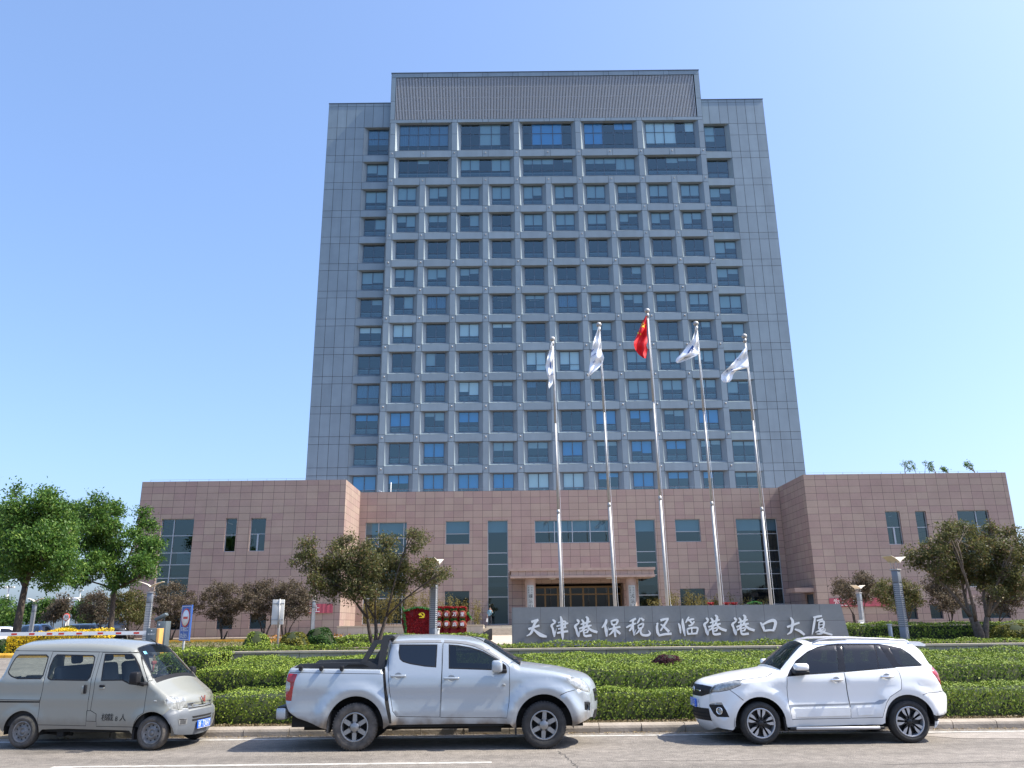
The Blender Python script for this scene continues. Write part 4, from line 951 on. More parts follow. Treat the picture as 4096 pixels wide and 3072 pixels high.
# far trees beyond the car park
far = 'far trees behind the car park'
def farT(label, bx, by, Y, bl, m='leaf_green', seed=1, n=3200): make_tree('far_tree', label, (at(z3(bx, by), Y).x, Y, .5), blobs_px(z3, bl, Y, 1.2, seed), m, 'bark', .13, n, .27, .6, 70, stems=2, fork=.6, seed=seed, group=far)
farT('slender pale green tree behind the small wing-topped lamp', 545, 600, 92, [(580, 260, 60), (640, 240, 50), (560, 350, 80), (640, 330, 70), (520, 440, 80), (600, 430, 70)], seed=41)
farT('plum-coloured tree leaning over the round speed sign', 735, 560, 88, [(740, 270, 60), (800, 250, 50), (770, 340, 70), (700, 370, 70), (820, 330, 40), (650, 430, 70)], 'leaf_plum', 42)
farT('green tree behind the olive mound', 960, 560, 90, [(930, 340, 50), (1020, 310, 70), (1100, 270, 70), (960, 420, 60), (1060, 400, 80), (1150, 360, 80), (1080, 480, 70), (1180, 450, 60)], seed=43, n=4200)
farT('low green tree at the picture edge behind the parked cars', 20, 600, 85, [(20, 300, 70), (70, 250, 50), (20, 420, 90), (110, 380, 70), (180, 330, 40), (120, 480, 70), (250, 440, 50), (40, 520, 70)], seed=44, n=4200)
farT('thin tree between the dark trunk and the small lamp', 380, 600, 95, [(370, 340, 60), (420, 300, 40), (360, 430, 60), (460, 380, 50)], seed=45)
# bamboo on the plinth
def bamboo(label, cr, lst, Y, n, seed):
    rr = random.Random(seed); P = []; p0 = at(cr(lst[0][0], lst[0][1]), Y); t = thing('bamboo_clump', label, 'bamboo', (p0.x, Y, 1.62), 0, 'bamboo clumps against the podium'); mb = MB((p0.x, Y, 1.62))
    for (px, py, r) in lst:
        for _ in range(5):
            a = at(cr(px + rr.uniform(-r, r) * .8, py), Y); hgt = max(.3, a.z - 1.62); b = Vector((a.x + rr.uniform(-.15, .15), Y + rr.uniform(-.7, .7), 1.6)); tp = Vector((a.x + rr.uniform(-.25, .25), b.y + rr.uniform(-.3, .3), 1.6 + hgt * rr.uniform(.75, 1.08)))
            mb.tube([b, (b + tp) / 2 + Vector((.03, 0, 0)), tp], [.018, .014, .006], 5)
            k = int(n * rr.uniform(.7, 1.2)); s = NR.uniform(.1, 1, (k, 1)) ** .7; P.append(np.array(b) * (1 - s) + np.array(tp) * s + NR.normal(size=(k, 3)) * np.array([.16, .16, .10]))
    mb.build('stem', M['leaf_bamboo'], t); leaf_mesh('foliage', np.concatenate(P), .20, .22, M['leaf_bamboo'], t, (p0.x, Y, 1.62), None, .7, .6)
bamboo('tall dry bamboo behind the red ship display', c5, [(980, 1200, 70), (1080, 1160, 70), (1180, 1130, 70), (1290, 1120, 70), (1390, 1120, 70), (1480, 1130, 60)], 70, 190, 1)
bamboo('sparse bamboo between the lantern columns and the person', c5, [(1600, 1180, 40), (1680, 1150, 50), (1760, 1190, 50), (1860, 1190, 60), (1930, 1210, 40)], 70, 80, 2)
bamboo('dry bamboo in front of the low window beyond the canopy', c6, [(1220, 1190, 40), (1330, 1130, 50), (1420, 1110, 50), (1540, 1110, 60), (1600, 1140, 30), (1700, 1160, 40), (1750, 1170, 30)], 70, 130, 3)
bamboo('thin dry sprigs of bamboo beside the tall glazed bay', c6, [(1895, 1110, 30), (1990, 1180, 20), (2060, 1180, 30), (2140, 1150, 30), (2190, 1190, 20)], 70, 40, 4)
# saplings on the wing roof
for i, (px, py, h_, lab) in enumerate(((1225, 90, 105, 'two-forked sapling growing on the wing roof, nearest the tower'), (1400, 88, 90, 'leafy sapling in the middle of the row on the wing roof'), (1525, 88, 45, 'lowest bushy sapling on the wing roof'), (1735, 86, 90, 'sapling at the far end of the row on the wing roof'))):
    Y = 72; b = at(c7(px, py), Y); top = at(c7(px, py - h_), Y); w = (top.z - b.z)
    bl = [(b.x + dx * w, Y + dy, b.z + dz * w, r * w) for dx, dy, dz, r in ((-.3, 0, .85, .2), (.2, .2, .9, .22), (-.1, -.1, .55, .18), (.25, 0, .35, .2), (.35, .1, .62, .14), (0, 0, .3, .16))][: 6 if i != 3 else 5]
    make_tree('roof_sapling', lab, (b.x, Y, 12.85), bl, 'leaf_green', 'bark', .07, 420, .13, .2, 22, stems=2, fork=.8, seed=60 + i, group='saplings on the wing roof')

# ================================================================ SLATE WALL WITH LETTERS
sw = thing('slate_name_wall', 'long grey slate wall with raised pale calligraphic characters and a slanted far end', 'sign wall', (5, 27, 1.2))
b = MB((5, 27, 1.2)); YS_ = 27.0
b.prism([(-.09, 1.1), (10.745, 1.1), (10.53, 2.49), (-.09, 2.49)], 27.0, 27.55, lambda u, v, d: (u, d, v)); b.build('slab', M['slate'], sw)
GANG = [[(820, 208, 10), (838, 225, 22), (850, 246, 14)], [(850, 250, 10), (802, 288, 22), (815, 330, 18), (830, 380, 24), (845, 424, 12)], [(845, 420, 12), (866, 310, 4)],
        [(880, 208, 12), (903, 245, 20), (902, 305, 14)], [(932, 174, 12), (957, 205, 24), (938, 290, 18)], [(868, 270, 12), (930, 250, 18), (990, 232, 12)], [(848, 322, 14), (930, 296, 20), (1002, 280, 14)],
        [(920, 300, 16), (885, 345, 16), (853, 366, 6)], [(955, 298, 14), (1000, 340, 22), (1074, 366, 22)], [(905, 345, 12), (962, 330, 16), (945, 372, 14)], [(905, 345, 14), (908, 385, 16), (928, 412, 20), (1003, 403, 20)], [(910, 374, 10), (950, 366, 12)]]
CH = [(s6, [[(262, 240, 22), (300, 226, 20), (350, 212, 20)], [(226, 328, 22), (290, 305, 18), (362, 282, 18)], [(338, 215, 24), (302, 262, 22), (276, 340, 24), (250, 385, 18), (203, 412, 6)], [(285, 325, 14), (330, 365, 24), (385, 402, 32), (452, 420, 16)]]),
      (s6, [[(522, 210, 10), (545, 228, 22), (562, 242, 14)], [(562, 245, 10), (512, 280, 20), (525, 320, 18), (538, 370, 22), (546, 424, 12)], [(546, 420, 12), (571, 318, 4)], [(590, 250, 12), (655, 232, 16), (682, 246, 18), (668, 318, 12)], [(572, 294, 14), (640, 272, 18), (716, 253, 14)], [(590, 326, 14), (650, 312, 16), (692, 303, 12)], [(578, 376, 16), (640, 362, 20), (715, 353, 18)], [(620, 168, 12), (634, 220, 24), (640, 320, 26), (646, 400, 24), (650, 464, 5)]]),
      (s6, GANG),
      (s6, [[(1185, 206, 14), (1175, 255, 24), (1128, 312, 10)], [(1168, 280, 18), (1180, 350, 24), (1188, 420, 14)], [(1190, 415, 10), (1207, 300, 4)], [(1243, 222, 14), (1255, 278, 14)], [(1243, 228, 14), (1310, 214, 20), (1320, 235, 20), (1298, 278, 14)], [(1255, 275, 12), (1302, 268, 12)], [(1213, 332, 14), (1290, 312, 18), (1357, 298, 16)], [(1275, 275, 16), (1285, 340, 24), (1296, 425, 16)], [(1272, 335, 14), (1245, 375, 16), (1213, 402, 6)], [(1300, 332, 14), (1330, 362, 22), (1356, 388, 16)]]),
      (s6, [[(1548, 196, 16), (1510, 215, 20), (1468, 234, 8)], [(1428, 308, 12), (1490, 277, 20), (1552, 255, 12)], [(1512, 218, 16), (1510, 300, 20), (1528, 408, 10)], [(1505, 288, 14), (1478, 335, 18), (1462, 350, 6)], [(1520, 400, 10), (1550, 330, 4)], [(1602, 188, 12), (1580, 230, 16), (1562, 258, 8)], [(1610, 190, 14), (1646, 222, 22)], [(1573, 280, 12), (1580, 325, 12)], [(1575, 282, 12), (1637, 258, 16), (1626, 312, 14)], [(1580, 320, 12), (1632, 305, 12)], [(1598, 320, 14), (1572, 365, 14), (1538, 393, 5)], [(1615, 315, 14), (1605, 362, 16), (1628, 398, 20), (1690, 402, 22), (1722, 378, 16), (1700, 342, 5)]]),
      (s6, [[(1848, 220, 22), (1900, 205, 20), (1950, 198, 16)], [(1942, 205, 14), (1900, 270, 20), (1848, 350, 12)], [(1852, 268, 12), (1900, 305, 20), (1955, 360, 24)], [(1798, 265, 12), (1822, 252, 12)], [(1815, 258, 12), (1806, 300, 20), (1815, 370, 22), (1840, 412, 16)], [(1832, 406, 18), (1900, 390, 20), (1986, 384, 22)]]),
      (s7, [[(42, 255, 10), (60, 300, 20), (70, 380, 10)], [(92, 198, 10), (96, 260, 24), (110, 340, 22), (124, 414, 10)], [(172, 175, 12), (150, 215, 18), (128, 252, 6)], [(160, 222, 14), (200, 208, 18), (236, 205, 14)], [(178, 220, 14), (215, 262, 18)], [(165, 285, 14), (205, 275, 16), (238, 232, 14)], [(150, 322, 14), (158, 394, 14)], [(150, 325, 14), (215, 310, 18), (278, 316, 16), (262, 388, 16)], [(158, 386, 16), (264, 380, 16)], [(205, 318, 12), (208, 382, 12)]]),
      (s7, [[(x - 440, y - 20, w) for x, y, w in s] for s in GANG]), (s7, [[(x - 95, y - 22, w) for x, y, w in s] for s in GANG]),
      (s7, [[(1048, 243, 10), (1075, 285, 24), (1102, 356, 16)], [(1075, 275, 14), (1140, 238, 22), (1205, 220, 28), (1236, 250, 26), (1214, 335, 24)], [(1105, 348, 18), (1160, 340, 18), (1222, 342, 18)]]),
      (s7, [[(1378, 302, 18), (1450, 275, 20), (1530, 247, 16)], [(1418, 182, 12), (1446, 230, 24), (1440, 300, 24), (1425, 360, 20), (1378, 392, 8)], [(1472, 328, 14), (1535, 352, 22), (1592, 398, 18)]]),
      (s7, [[(1698, 184, 14), (1760, 172, 20), (1806, 164, 16)], [(1722, 182, 14), (1710, 260, 20), (1696, 340, 16), (1684, 396, 5)], [(1742, 224, 14), (1818, 204, 16)], [(1770, 238, 12), (1766, 325, 14)], [(1770, 242, 12), (1828, 234, 18), (1820, 318, 16)], [(1775, 278, 8), (1815, 270, 8)], [(1768, 322, 12), (1820, 306, 12)], [(1790, 320, 12), (1760, 352, 14), (1724, 366, 6)], [(1770, 350, 12), (1842, 330, 18), (1802, 378, 18), (1738, 388, 6)], [(1762, 352, 12), (1830, 368, 18), (1934, 398, 16)]])]
for cr, strokes in CH:
    q = MB((5, 27, 1.2))
    for i, s in enumerate(strokes): add_stroke(q, s, .085 + .0025 * i, .035, lambda x, y, d, cr=cr: at(cr(x, y), 27.0 - d))
    q.build('raised_character', M['letter'], sw)

# ================================================================ FLAGPOLES AND FLAGS
POLES = [((431, 1245), (242, 345), 0.0), ((895, 1240), (653, 218), 0.0), ((1345, 1235), (1080, 95), 0.0), ((1805, 1228), (1512, 208), 0.0), (None, (1940, 320), 0.0)]
WH = ['behind the near part of the slate wall, holding the narrowest white flag', 'holding the white flag printed with two slanting lines of characters', 'the tallest, holding the red flag', 'holding the white flag with a navy mark, next to the red flag', 'last in the row, holding the white flag blown out widest']
YPOLE = 40.0; ptops = []
for i, (bb, tt, _) in enumerate(POLES):
    b0 = at(c6(*bb) if bb else ov(1666, 1303), YPOLE); t0 = at(a6(*tt), YPOLE); x = (b0.x + t0.x) / 2
    base = Vector((b0.x, YPOLE, gz(b0.x, YPOLE) + .03)); top = Vector((t0.x, YPOLE, t0.z)); L_ = top - base
    p = thing('flagpole', 'slender steel flagpole ' + WH[i], 'flagpole', base, 0, 'flagpoles behind the slate wall')
    m_ = MB(base); f_ = lambda s: base + L_ * s
    m_.tube([f_(0), f_(.40)], [.080, .072], 16); m_.tube([f_(.40), f_(.405), f_(.412)], [.084, .084, .066], 16); m_.tube([f_(.412), f_(.70)], [.063, .052], 14); m_.tube([f_(.70), f_(.985)], [.052, .036], 12)
    m_.build('pole', M['steel'], p)
    q = MB(base); q.ball(top, .145, .145, .13, 16); q.tube([f_(.978), f_(.99)], [.09, .09], 12); q.build('finial', M['steel'], p)
    q = MB(base); q.tube([f_(.02) + Vector((.16, -.1, 0)), f_(.12) + Vector((.13, -.11, 0)), f_(.5) + Vector((.10, -.09, 0)), f_(.975) + Vector((.05, -.05, 0))], .008, 4); q.tube([f_(.03) + Vector((.2, -.1, 0)), f_(.06) + Vector((.1, -.13, 0)), f_(.10) + Vector((.16, -.12, 0))], .008, 4); q.build('halyard', M['white_cloth'], p)
    q = MB(base); q.tube([base, base + Vector((0, 0, .12))], [.24, .22], 16); q.build('base', M['coping'], p); ptops.append(top)
def flag(label, rows, m, ph, marks=None, texts=None, extra_m=None, amp=.10):
    """rows (y, x_left, x_right) in the photo, hung just beside its pole with folds in depth"""
    def dep(px, py, t): return YPOLE - .10 - amp * math.sin(t * 7.5 + py * .018 + ph) * min(1, (1 - t) * 2.5 + .15) - .06 * math.sin(py * .05 + ph)
    def row_at(py):
        for (a, l0, r0), (b, l1, r1) in zip(rows, rows[1:]):
            if py <= b: s = (py - a) / (b - a); return l0 + (l1 - l0) * s, r0 + (r1 - r0) * s
        return rows[-1][1:]
    def S(px, py, off=0.0):
        l, r = row_at(py); t = (px - l) / max(1e-3, r - l); return at(a6(px, py), dep(px, py, min(1.2, max(-.2, t))) - off)
    y0, y1 = rows[0][0], rows[-1][0]; ny, nx = 44, 18; vs = []
    for j in range(ny + 1):
        py = y0 + (y1 - y0) * j / ny; l, r = row_at(py)
        for i in range(nx + 1): vs.append(S(l + (r - l) * i / nx, py))
    o = vs[0]; mb = MB(o)
    mb.add(vs, [(j * (nx + 1) + i, j * (nx + 1) + i + 1, (j + 1) * (nx + 1) + i + 1, (j + 1) * (nx + 1) + i) for j in range(ny) for i in range(nx)], 0, True)
    for poly, mi in marks or []:
        mb.add([S(a, b_, .05) for a, b_ in poly], [tuple(t) for t in tess(poly)], mi)
    for (s, px, py, h, ang, mi) in texts or []:
        ca, sa = math.cos(ang), math.sin(ang); put_text(mb, s, lambda u, v: S(px + u * ca + v * sa, py + u * sa - v * ca, .05), h=h, mi=mi)
    return mb.build('flag', [m] + (extra_m or []), None, label, 'flag', 'flags on the five poles')
def star(cx, cy, r, sx=1.0, rot=0.0):
    out = []
    for k in range(10):
        a = -math.pi / 2 + k * math.pi / 5 + rot; q = r if k % 2 == 0 else r * .4; out.append((cx + q * math.cos(a) * sx, cy + q * math.sin(a)))
    return out
flag('narrow white flag hanging limp with dark print, first in the row', [(365, 238, 240), (430, 222, 244), (500, 200, 247), (560, 185, 249), (590, 181, 250), (640, 192, 250), (700, 210, 247), (740, 209, 243), (785, 212, 214)], M['white_cloth'], 0.4,
     [([(222, 545), (232, 556), (228, 618), (219, 600)], 1)], [('保税区', 231, 662, 16, -.5, 1)], [M['navy']], .05)
flag('white flag printed with two slanting lines of dark characters', [(235, 651, 657), (300, 627, 664), (380, 602, 669), (440, 590, 674), (480, 585, 690), (510, 581, 701), (545, 577, 692), (580, 572, 670), (620, 566, 634), (680, 556, 561)], M['white_cloth'], 1.7,
     [([(588, 452), (600, 436), (610, 432), (600, 448), (592, 462)], 1)], [('天津港保', 606, 486, 15, -.62, 1), ('税区', 612, 545, 15, -.62, 1)], [M['navy']], .09)
flag('bright red flag with one large and small yellow stars, on the tallest pole', [(140, 1068, 1074), (200, 1036, 1077), (290, 999, 1080), (370, 964, 1083), (400, 962, 1074), (440, 976, 1086), (480, 1003, 1076), (514, 1046, 1070)], M['red_cloth'], .9,
     [(star(1046, 222, 30, .72, .1), 1), (star(1001, 292, 12, .9, .3), 1), (star(1023, 302, 12, .45, -.2), 1)], None, [M['yellow']], .12)
flag('white flag twisted at its lower corner with a navy mark', [(230, 1513, 1520), (290, 1500, 1527), (350, 1479, 1534), (400, 1438, 1540), (430, 1418, 1546), (460, 1394, 1543), (490, 1368, 1524), (520, 1338, 1460), (545, 1332, 1396), (558, 1346, 1360)], M['white_cloth'], 2.6,
     [([(1480, 402), (1490, 404), (1452, 470), (1436, 466)], 1), ([(1484, 412), (1496, 408), (1486, 432), (1498, 440), (1478, 452), (1474, 432)], 1), ([(1405, 512), (1500, 486), (1500, 492), (1405, 520)], 2)], None, [M['navy'], M['lamp_grey']], .10)
flag('white flag blown out to one side, last in the row', [(405, 1957, 1962), (450, 1924, 1967), (500, 1888, 1971), (550, 1844, 1974), (600, 1798, 1977), (622, 1772, 1872), (660, 1736, 1842), (700, 1734, 1832), (728, 1755, 1806)], M['white_cloth'], 3.6,
     [([(1822, 612), (1846, 610), (1846, 636), (1830, 640)], 1)], [('临港口', 1876, 530, 20, -.18, 1), ('港', 1789, 628, 18, .25, 1)], [M['navy']], .10)

# ================================================================ VEHICLES
def paint(name, col, dirt=0.0, metal=0.0, rough=0.28, dirt_h=0.75):
    m = mat(name, col, rough, metal=metal, coat=0.8); nt = m.node_tree; b = nt.nodes["Principled BSDF"]
    if dirt:
        g = _n(nt, "ShaderNodeTexCoord"); sp = _n(nt, "ShaderNodeSeparateXYZ"); nt.links.new(g.outputs["Object"], sp.inputs[0])
        no = _n(nt, "ShaderNodeTexNoise"); no.inputs["Scale"].default_value = 3.2; no.inputs["Detail"].default_value = 8; nt.links.new(g.outputs["Object"], no.inputs["Vector"])
        h = _n(nt, "ShaderNodeMapRange"); h.inputs[1].default_value = dirt_h; h.inputs[2].default_value = .3; h.inputs[3].default_value = -.35; h.inputs[4].default_value = .55; nt.links.new(sp.outputs[2], h.inputs[0])
        ad = _n(nt, "ShaderNodeMath", operation='ADD'); nt.links.new(no.outputs[0], ad.inputs[0]); nt.links.new(h.outputs[0], ad.inputs[1])
        r = _n(nt, "ShaderNodeMapRange"); r.inputs[1].default_value = .48; r.inputs[2].default_value = .85; r.inputs[4].default_value = dirt; nt.links.new(ad.outputs[0], r.inputs[0])
        mx = _n(nt, "ShaderNodeMix", data_type='RGBA'); nt.links.new(r.outputs[0], mx.inputs[0]); mx.inputs[6].default_value = (*col, 1); mx.inputs[7].default_value = (.20, .16, .12, 1); nt.links.new(mx.outputs[2], b.inputs["Base Color"])
        rr_ = _n(nt, "ShaderNodeMapRange"); rr_.inputs[3].default_value = rough; rr_.inputs[4].default_value = .8; nt.links.new(r.outputs[0], rr_.inputs[0]); nt.links.new(rr_.outputs[0], b.inputs["Roughness"])
        cw = _n(nt, "ShaderNodeMapRange"); cw.inputs[3].default_value = .8; cw.inputs[4].default_value = .05; nt.links.new(r.outputs[0], cw.inputs[0]); nt.links.new(cw.outputs[0], b.inputs["Coat Weight"])
    return m
M['pickup'] = paint('silver_blue_paint', (0.375, 0.415, 0.45), 1.0, .3, dirt_h=.68)
M['suv'] = paint('white_car_paint', (0.80, 0.81, 0.81), .18)
M['van'] = paint('silver_grey_paint', (0.275, 0.278, 0.245), .5, .15, dirt_h=.7)
M['van_bumper'] = mat('grey_bumper_plastic', (0.13, 0.145, 0.165), .5, var=.08, scale=5)
M['seam'] = mat('panel_gap', (0.01, 0.01, 0.01), .9)
M['tint'] = glass('tinted_car_glass', (.20, .23, .24), .02, wavy=0.0)
M['tint_dark'] = glass('dark_car_glass', (.015, .018, .022), .04, wavy=0.0)
M['clear'] = glass('clear_car_glass', (.74, .80, .78), .0, wavy=0.0)
M['moulding'] = mat('satin_moulding', (.33, .33, .34), .35, metal=.6)
M['lens'] = mat('clear_lens', (.34, .35, .34), .12, metal=.2, coat=1.0, var=.35, scale=24)
M['tail'] = mat('red_tail_lens', (.30, .006, .012), .12, coat=1.0, var=.3, scale=14)
M['chrome'] = mat('chrome', (.78, .79, .80), .12, metal=1.0)
M['alloy'] = mat('alloy_wheel', (.30, .30, .295), .4, metal=.5, var=.12, scale=12)
M['alloy_bright'] = mat('machined_alloy', (.46, .46, .47), .35, metal=.5)
M['alloy_dark'] = mat('black_alloy', (.02, .02, .022), .4, metal=.3)
M['steel_wheel'] = mat('dusty_steel_wheel', (.20, .195, .19), .6, metal=.2, var=.35, scale=14)
M['seat'] = mat('grey_seat_cloth', (.055, .06, .068), .9)
M['interior'] = mat('car_interior', (.035, .037, .04), .9)
M['plate'] = mat('blue_licence_plate', (.015, .12, .62), .4)
M['visor'] = mat('smoked_visor', (.20, .205, .21), .3, coat=.6)
M['cover'] = mat('black_bed_cover', (.035, .037, .04), .6)

def resample(pts, st, smooth=True):
    """Catmull-Rom through the points at about st spacing; a point with a 3rd item 'c' is a corner"""
    out = []; n = len(pts)
    for i in range(n - 1):
        p1, p2 = pts[i], pts[i + 1]
        p0 = pts[i - 1] if i > 0 and 'c' not in p1[2:] else p1; p3 = pts[i + 2] if i + 2 < n and 'c' not in p2[2:] else p2
        k = max(1, int(math.hypot(p2[0] - p1[0], p2[1] - p1[1]) / st))
        for j in range(k):
            t = j / k
            if smooth: out.append(tuple(.5 * (2 * p1[q] + (-p0[q] + p2[q]) * t + (2 * p0[q] - 5 * p1[q] + 4 * p2[q] - p3[q]) * t * t + (-p0[q] + 3 * p1[q] - 3 * p2[q] + p3[q]) * t ** 3) for q in (0, 1)))
            else: out.append((p1[0] + (p2[0] - p1[0]) * t, p1[1] + (p2[1] - p1[1]) * t))
    out.append((pts[-1][0], pts[-1][1])); return out
def inpoly(px, py, poly):
    px = np.asarray(px); py = np.asarray(py); c = np.zeros(px.shape, bool); n = len(poly)
    for i in range(n):
        x0, y0 = poly[i][:2]; x1, y1 = poly[i - 1][:2]
        if y0 == y1: continue
        c ^= ((y0 > py) != (y1 > py)) & (px < (x1 - x0) * (py - y0) / (y1 - y0) + x0)
    return c
def seg_dist(P, A, B):
    d = B - A; L2 = np.maximum((d * d).sum(1), 1e-12); best = np.full(len(P), 1e9); bi = np.zeros(len(P), int)
    for i in range(len(A)):
        t = np.clip(((P - A[i]) @ d[i]) / L2[i], 0, 1); q = np.hypot(*(P - (A[i] + t[:, None] * d[i])).T); m = q < best; best[m] = q[m]; bi[m] = i
    return best, bi
def shrink(poly, d):
    n = len(poly); ar = sum(poly[i - 1][0] * poly[i][1] - poly[i][0] * poly[i - 1][1] for i in range(n)); s = 1 if ar > 0 else -1; out = []
    for i in range(n):
        a, b, c = poly[i - 1], poly[i], poly[(i + 1) % n]
        e1 = Vector((b[0] - a[0], b[1] - a[1])).normalized(); e2 = Vector((c[0] - b[0], c[1] - b[1])).normalized(); n1 = Vector((-e1.y, e1.x)); n2 = Vector((-e2.y, e2.x)); m_ = (n1 + n2)
        m_ = m_.normalized() if m_.length > 1e-6 else n1; k = d / max(.4, m_.dot(n1)); out.append((b[0] + m_.x * k * s, b[1] + m_.y * k * s))
    return out
def ribbon(line, w):
    L = [];R = []
    for i, p in enumerate(line):
        a = line[max(i - 1, 0)]; b = line[min(i + 1, len(line) - 1)]; dx, dy = b[0] - a[0], b[1] - a[1]; l = math.hypot(dx, dy) or 1
        L.append((p[0] - dy / l * w / 2, p[1] + dx / l * w / 2)); R.append((p[0] + dy / l * w / 2, p[1] - dx / l * w / 2))
    return L + R[::-1]
class Car:
    def __init__(s, name, label, cat, org, rz, W_, group=None):
        s.root = thing(name, label, cat, org, rz, group); s.W = W_; s.org = Vector(org); s.rz = rz; s.c, s.s = math.cos(rz), math.sin(rz); s.parts = {}
    def loc(s, p, y=None, x=None):
        """photo pixel -> local point on the plane y = const or x = const"""
        d = ray(p); o = Vector((0, 0, EYE)) - s.org; ox, oy = o.x * s.c + o.y * s.s, -o.x * s.s + o.y * s.c; dx, dy = d.x * s.c + d.y * s.s, -d.x * s.s + d.y * s.c
        t = (y - oy) / dy if y is not None else (x - ox) / dx
        return Vector((ox + dx * t, oy + dy * t, EYE + d.z * t - s.org.z))
    def side(s, p):
        q = s.loc(p, y=-s.W / 2)
        for _ in range(6): q = s.loc(p, y=-float(s.hw(np.array([q.x]), np.array([q.z]))[0]))
        return (q.x, q.z)
    def sides(s, cr, L): return [s.side(cr(*p)) for p in L]
    def part(s, name, mats, parent=None):
        k = MB(); s.parts.setdefault('_', []).append(k); return k
    def body(s, chain, bottom, hw, regions, strip_region, crown, rad, paint_m, st=.05, grid=.07, nt=24, seams=(), sw=.009):
        """side silhouette (chain over the top, bottom with wheel arches) inflated to a shell; see hw for the plan and tumblehome"""
        s.hw0 = hw
        ch = np.array([c[:2] for c in chain]); bt = np.array([c[:2] for c in bottom]); poly = np.concatenate([ch, bt[1:-1]])
        ar = sum(poly[i - 1][0] * poly[i][1] - poly[i][0] * poly[i - 1][1] for i in range(len(poly)))
        if ar < 0: ch = ch[::-1]; bt = bt[::-1]; poly = np.concatenate([ch, bt[1:-1]])
        A, B = ch[:-1], ch[1:]
        def hwr(P):
            d, i = seg_dist(P, A, B); r = np.array([rad(*(ch[k])) for k in i]) if callable(rad) else np.full(len(P), rad)
            e = np.clip(r - d, 0, r); return hw(P[:, 0], P[:, 1]) - (r - np.sqrt(np.maximum(r * r - e * e, 0)))
        s.hwr = hwr
        pts = [tuple(p) for p in poly]; n0 = len(pts); edges = [(i, (i + 1) % n0) for i in range(n0)]
        regs = [(nm, [tuple(q[:2]) for q in pl], mt, par) for nm, pl, mt, par in regions]
        regs = [('panel_gap', ribbon(l, sw), 'seam', None) for l in seams] + regs
        for nm, pl, mt, par in regs:
            k = len(pts); q = []
            for a, b in zip(pl, pl[1:] + pl[:1]):
                m_ = max(1, int(math.hypot(b[0] - a[0], b[1] - a[1]) / .09)); q += [(a[0] + (b[0] - a[0]) * j / m_, a[1] + (b[1] - a[1]) * j / m_) for j in range(m_)]
            pts += q; edges += [(k + i, k + (i + 1) % len(q)) for i in range(len(q))]
        # loops set in from the rim keep the rounding smooth
        nrm = np.zeros_like(ch); t = np.gradient(ch, axis=0); l = np.maximum(np.hypot(t[:, 0], t[:, 1]), 1e-9); nrm[:, 0], nrm[:, 1] = -t[:, 1] / l, t[:, 0] / l
        for f in (.06, .2, .42, .7, 1.0):
            for i in range(len(ch)):
                r = rad(*ch[i]) if callable(rad) else rad; q = ch[i] + nrm[i] * r * f; pts.append((float(q[0]), float(q[1])))
        x0, x1, z0, z1 = poly[:, 0].min(), poly[:, 0].max(), poly[:, 1].min(), poly[:, 1].max()
        gx_, gz_ = np.meshgrid(np.arange(x0, x1, grid), np.arange(z0, z1, grid)); gp = np.stack([gx_.ravel() + .003, gz_.ravel() + .002], 1)
        gp = gp[inpoly(gp[:, 0], gp[:, 1], poly)]; pa = np.concatenate([poly, poly[:1]]); d, _ = seg_dist(gp, pa[:-1], pa[1:]); pts += [tuple(p) for p in gp[d > grid * .4]]
        V, E_, F_, *_r = delaunay_2d_cdt([Vector((float(p[0]), float(p[1]))) for p in pts], edges, [], 0, 1e-5)
        P = np.array([(v.x, v.y) for v in V]); h = hwr(P); F3 = [f for f in F_]
        cen = np.array([P[list(f)].mean(0) for f in F3]); keep = inpoly(cen[:, 0], cen[:, 1], poly); lab = np.full(len(F3), -1)
        for ri in range(len(regs) - 1, -1, -1): lab[inpoly(cen[:, 0], cen[:, 1], regs[ri][1])] = ri
        out = {}
        def emit(key, side, f):
            mb = out.setdefault(key, {}); vs = mb.setdefault('v', []); ix = mb.setdefault(('i', side), {}); g = []
            for k in f:
                if k not in ix: ix[k] = len(vs); vs.append((P[k, 0], side * h[k], P[k, 1]))
                g.append(ix[k])
            mb.setdefault('f', []).append(tuple(g if side < 0 else g[::-1]))
        glassn = ('window',)
        for k, f in enumerate(F3):
            if not keep[k]: continue
            r = lab[k]
            emit(('body',) if r < 0 else (r,), -1, f)
            nm = regs[r][0] if r >= 0 else ''
            emit((r, 'far') if nm in glassn else ('body',), 1, f)
        # strip over the top from rim to rim
        hr = hwr(ch); tt = np.linspace(-1, 1, nt + 1); n2 = -nrm; cr_ = np.array([crown(*c)[0] * abs(q[0]) ** 1.6 + crown(*c)[1] * abs(q[1]) ** 1.2 for c, q in zip(ch, n2)]); sv = np.empty((len(ch), nt + 1, 3))
        for j, t_ in enumerate(tt):
            o = cr_ * (1 - t_ * t_); sv[:, j, 0] = ch[:, 0] + n2[:, 0] * o; sv[:, j, 2] = ch[:, 1] + n2[:, 1] * o; sv[:, j, 1] = hr * t_
        s.strip = sv; s.chain = ch; s.n2 = n2; s.cr = cr_
        for i in range(len(ch) - 1):
            for j in range(nt):
                c = (sv[i, j] + sv[i + 1, j] + sv[i, j + 1] + sv[i + 1, j + 1]) / 4; key = strip_region((ch[i][0] + ch[i + 1][0]) / 2, c[1], c[2], (tt[j] + tt[j + 1]) / 2) or ('body',)
                mb = out.setdefault(key, {}); vs = mb.setdefault('v', []); ix = mb.setdefault('s', {}); g = []
                for a, b in ((i, j), (i + 1, j), (i + 1, j + 1), (i, j + 1)):
                    if (a, b) not in ix: ix[(a, b)] = len(vs); vs.append(tuple(sv[a, b]))
                    g.append(ix[(a, b)])
                mb.setdefault('f', []).append(tuple(g))
        objs = {}
